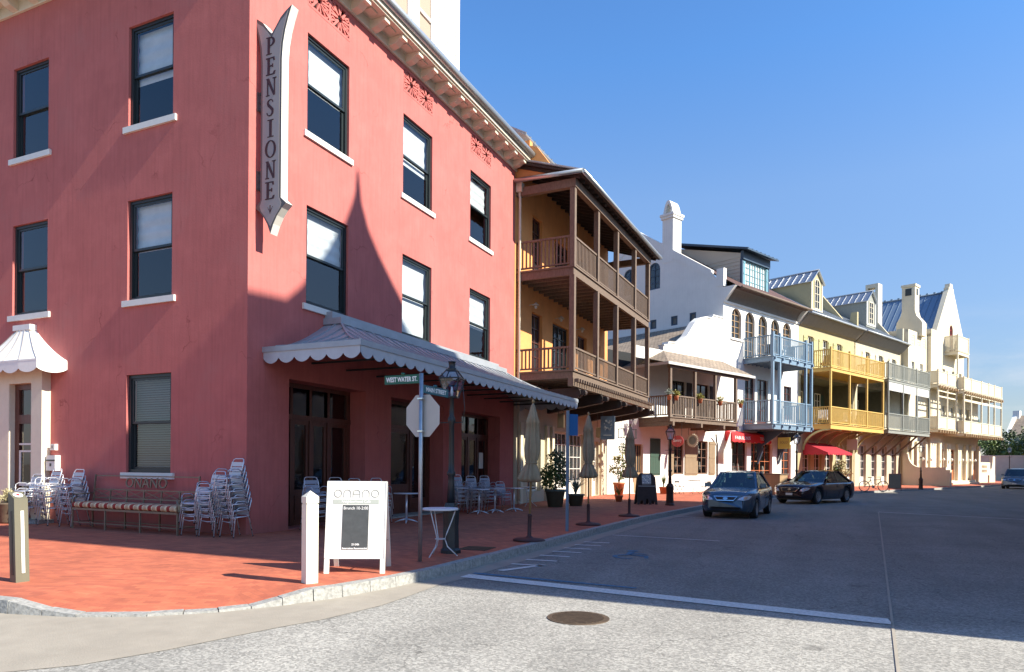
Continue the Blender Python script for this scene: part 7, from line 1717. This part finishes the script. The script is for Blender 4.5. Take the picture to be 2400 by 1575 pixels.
for k, (xx, ya, yb, hh) in enumerate(((26.2, 21.6, 35, 13.4), (26.2, 35.01, 46, 10.6), (29.4, 45.5, 58, 9.2), (32.4, 57.5, 72, 8.0), (36.5, 71.5, 90, 7.0), (43.0, 89.5, 120, 5.6))):
    hz = thing('row_house_opposite', 'row house across the street, outside the view, number %s from the corner' % ('two', 'three', 'four', 'five', 'six', 'seven')[k], 'house', (xx, ya, 0))
    mb = MB(); mb.prism([(0, -.3), (0, hh), (4, hh + 1.6), (8, hh), (8, -.3)], lambda u, w, d: (u, d, w), 0, yb - ya); mb.build('wall', 'sky_wall', hz)

# ------------------------------------------------------------------ world, sun, camera
w = bpy.data.worlds.new('World'); scene.world = w; w.use_nodes = True
nt = w.node_tree; bg = nt.nodes['Background']
sky = nt.nodes.new('ShaderNodeTexSky'); sky.sky_type = 'NISHITA'; sky.sun_disc = False
sky.sun_elevation = math.asin(-SUN.z); sky.sun_rotation = math.atan2(-SUN.x, -SUN.y)
sky.air_density = 1.0; sky.dust_density = 0.6; sky.ozone_density = 3.0; sky.altitude = 0
# a few thin clouds low in the sky
tc = nt.nodes.new('ShaderNodeTexCoord'); mp = nt.nodes.new('ShaderNodeMapping'); mp.inputs['Scale'].default_value = (3, 3, 11)
nz = nt.nodes.new('ShaderNodeTexNoise'); nz.inputs['Scale'].default_value = 1.6; nz.inputs['Detail'].default_value = 7; nz.inputs['Roughness'].default_value = .6
nt.links.new(tc.outputs['Generated'], mp.inputs['Vector']); nt.links.new(mp.outputs['Vector'], nz.inputs['Vector'])
r1 = nt.nodes.new('ShaderNodeMapRange'); r1.inputs['From Min'].default_value = .47; r1.inputs['From Max'].default_value = .72; nt.links.new(nz.outputs['Fac'], r1.inputs['Value'])
sp = nt.nodes.new('ShaderNodeSeparateXYZ'); nt.links.new(tc.outputs['Generated'], sp.inputs[0])
r2 = nt.nodes.new('ShaderNodeMapRange'); r2.inputs['From Min'].default_value = .20; r2.inputs['From Max'].default_value = .10; nt.links.new(sp.outputs['Z'], r2.inputs['Value'])
mu = nt.nodes.new('ShaderNodeMath'); mu.operation = 'MULTIPLY'; nt.links.new(r1.outputs['Result'], mu.inputs[0]); nt.links.new(r2.outputs['Result'], mu.inputs[1])
mm = nt.nodes.new('ShaderNodeMath'); mm.operation = 'MULTIPLY'; mm.inputs[1].default_value = .65; nt.links.new(mu.outputs[0], mm.inputs[0])
mx = nt.nodes.new('ShaderNodeMix'); mx.data_type = 'RGBA'; mx.inputs['B'].default_value = (2.7, 2.85, 3.1, 1)
tn = nt.nodes.new('ShaderNodeMix'); tn.data_type = 'RGBA'; tn.blend_type = 'MULTIPLY'; tn.inputs['Factor'].default_value = 1; tr = nt.nodes.new('ShaderNodeValToRGB'); te = tr.color_ramp.elements
te[0].position = .08; te[0].color = (.44, .43, .46, 1); te[1].position = .8; te[1].color = (.38, .63, .90, 1)
for p_, c_ in ((.35, (.60, .67, .74, 1)), (.5, (.45, .70, .90, 1))):
    q_ = te.new(p_); q_.color = c_
sz = nt.nodes.new('ShaderNodeSeparateXYZ'); nt.links.new(tc.outputs['Generated'], sz.inputs[0]); nt.links.new(sz.outputs['Z'], tr.inputs['Fac']); nt.links.new(tr.outputs['Color'], tn.inputs['B']); nt.links.new(sky.outputs['Color'], tn.inputs['A'])
nt.links.new(mm.outputs[0], mx.inputs['Factor']); nt.links.new(tn.outputs['Result'], mx.inputs['A']); nt.links.new(mx.outputs['Result'], bg.inputs['Color'])
bg.inputs['Strength'].default_value = SKY_STRENGTH if 'SKY_STRENGTH' in globals() else 0.128
sl = bpy.data.lights.new('sun', 'SUN'); sl.energy = 4.5; sl.angle = rad(.53); sl.color = (1.0, .92, .78)
so_ = bpy.data.objects.new('sun', sl); COL.objects.link(so_); so_.rotation_euler = (-SUN).to_track_quat('Z', 'Y').to_euler(); so_.location = (30, -10, 40)
cam = bpy.data.cameras.new('camera'); co = bpy.data.objects.new('camera', cam); COL.objects.link(co)
cam.sensor_fit = 'HORIZONTAL'; cam.sensor_width = 36; cam.lens = 1629.97 / 2400 * 36; cam.shift_x = 0.0; cam.shift_y = (1092.84 - 787.5) / 2400; cam.clip_start = .1; cam.clip_end = 3000
co.matrix_world = Matrix.Translation((12.3439, -12.2841, 1.65)) @ Matrix.Rotation(rad(24.2364), 4, 'Z') @ Matrix.Rotation(rad(90), 4, 'X') @ Matrix.Rotation(rad(.41556), 4, 'Z')
scene.camera = co
scene.view_settings.view_transform = 'Standard'; scene.view_settings.look = 'None'; scene.view_settings.exposure = 1.25; scene.view_settings.gamma = 1.0
scene.cycles.max_bounces = 8; scene.cycles.transparent_max_bounces = 16; scene.cycles.caustics_reflective = False; scene.cycles.caustics_refractive = False
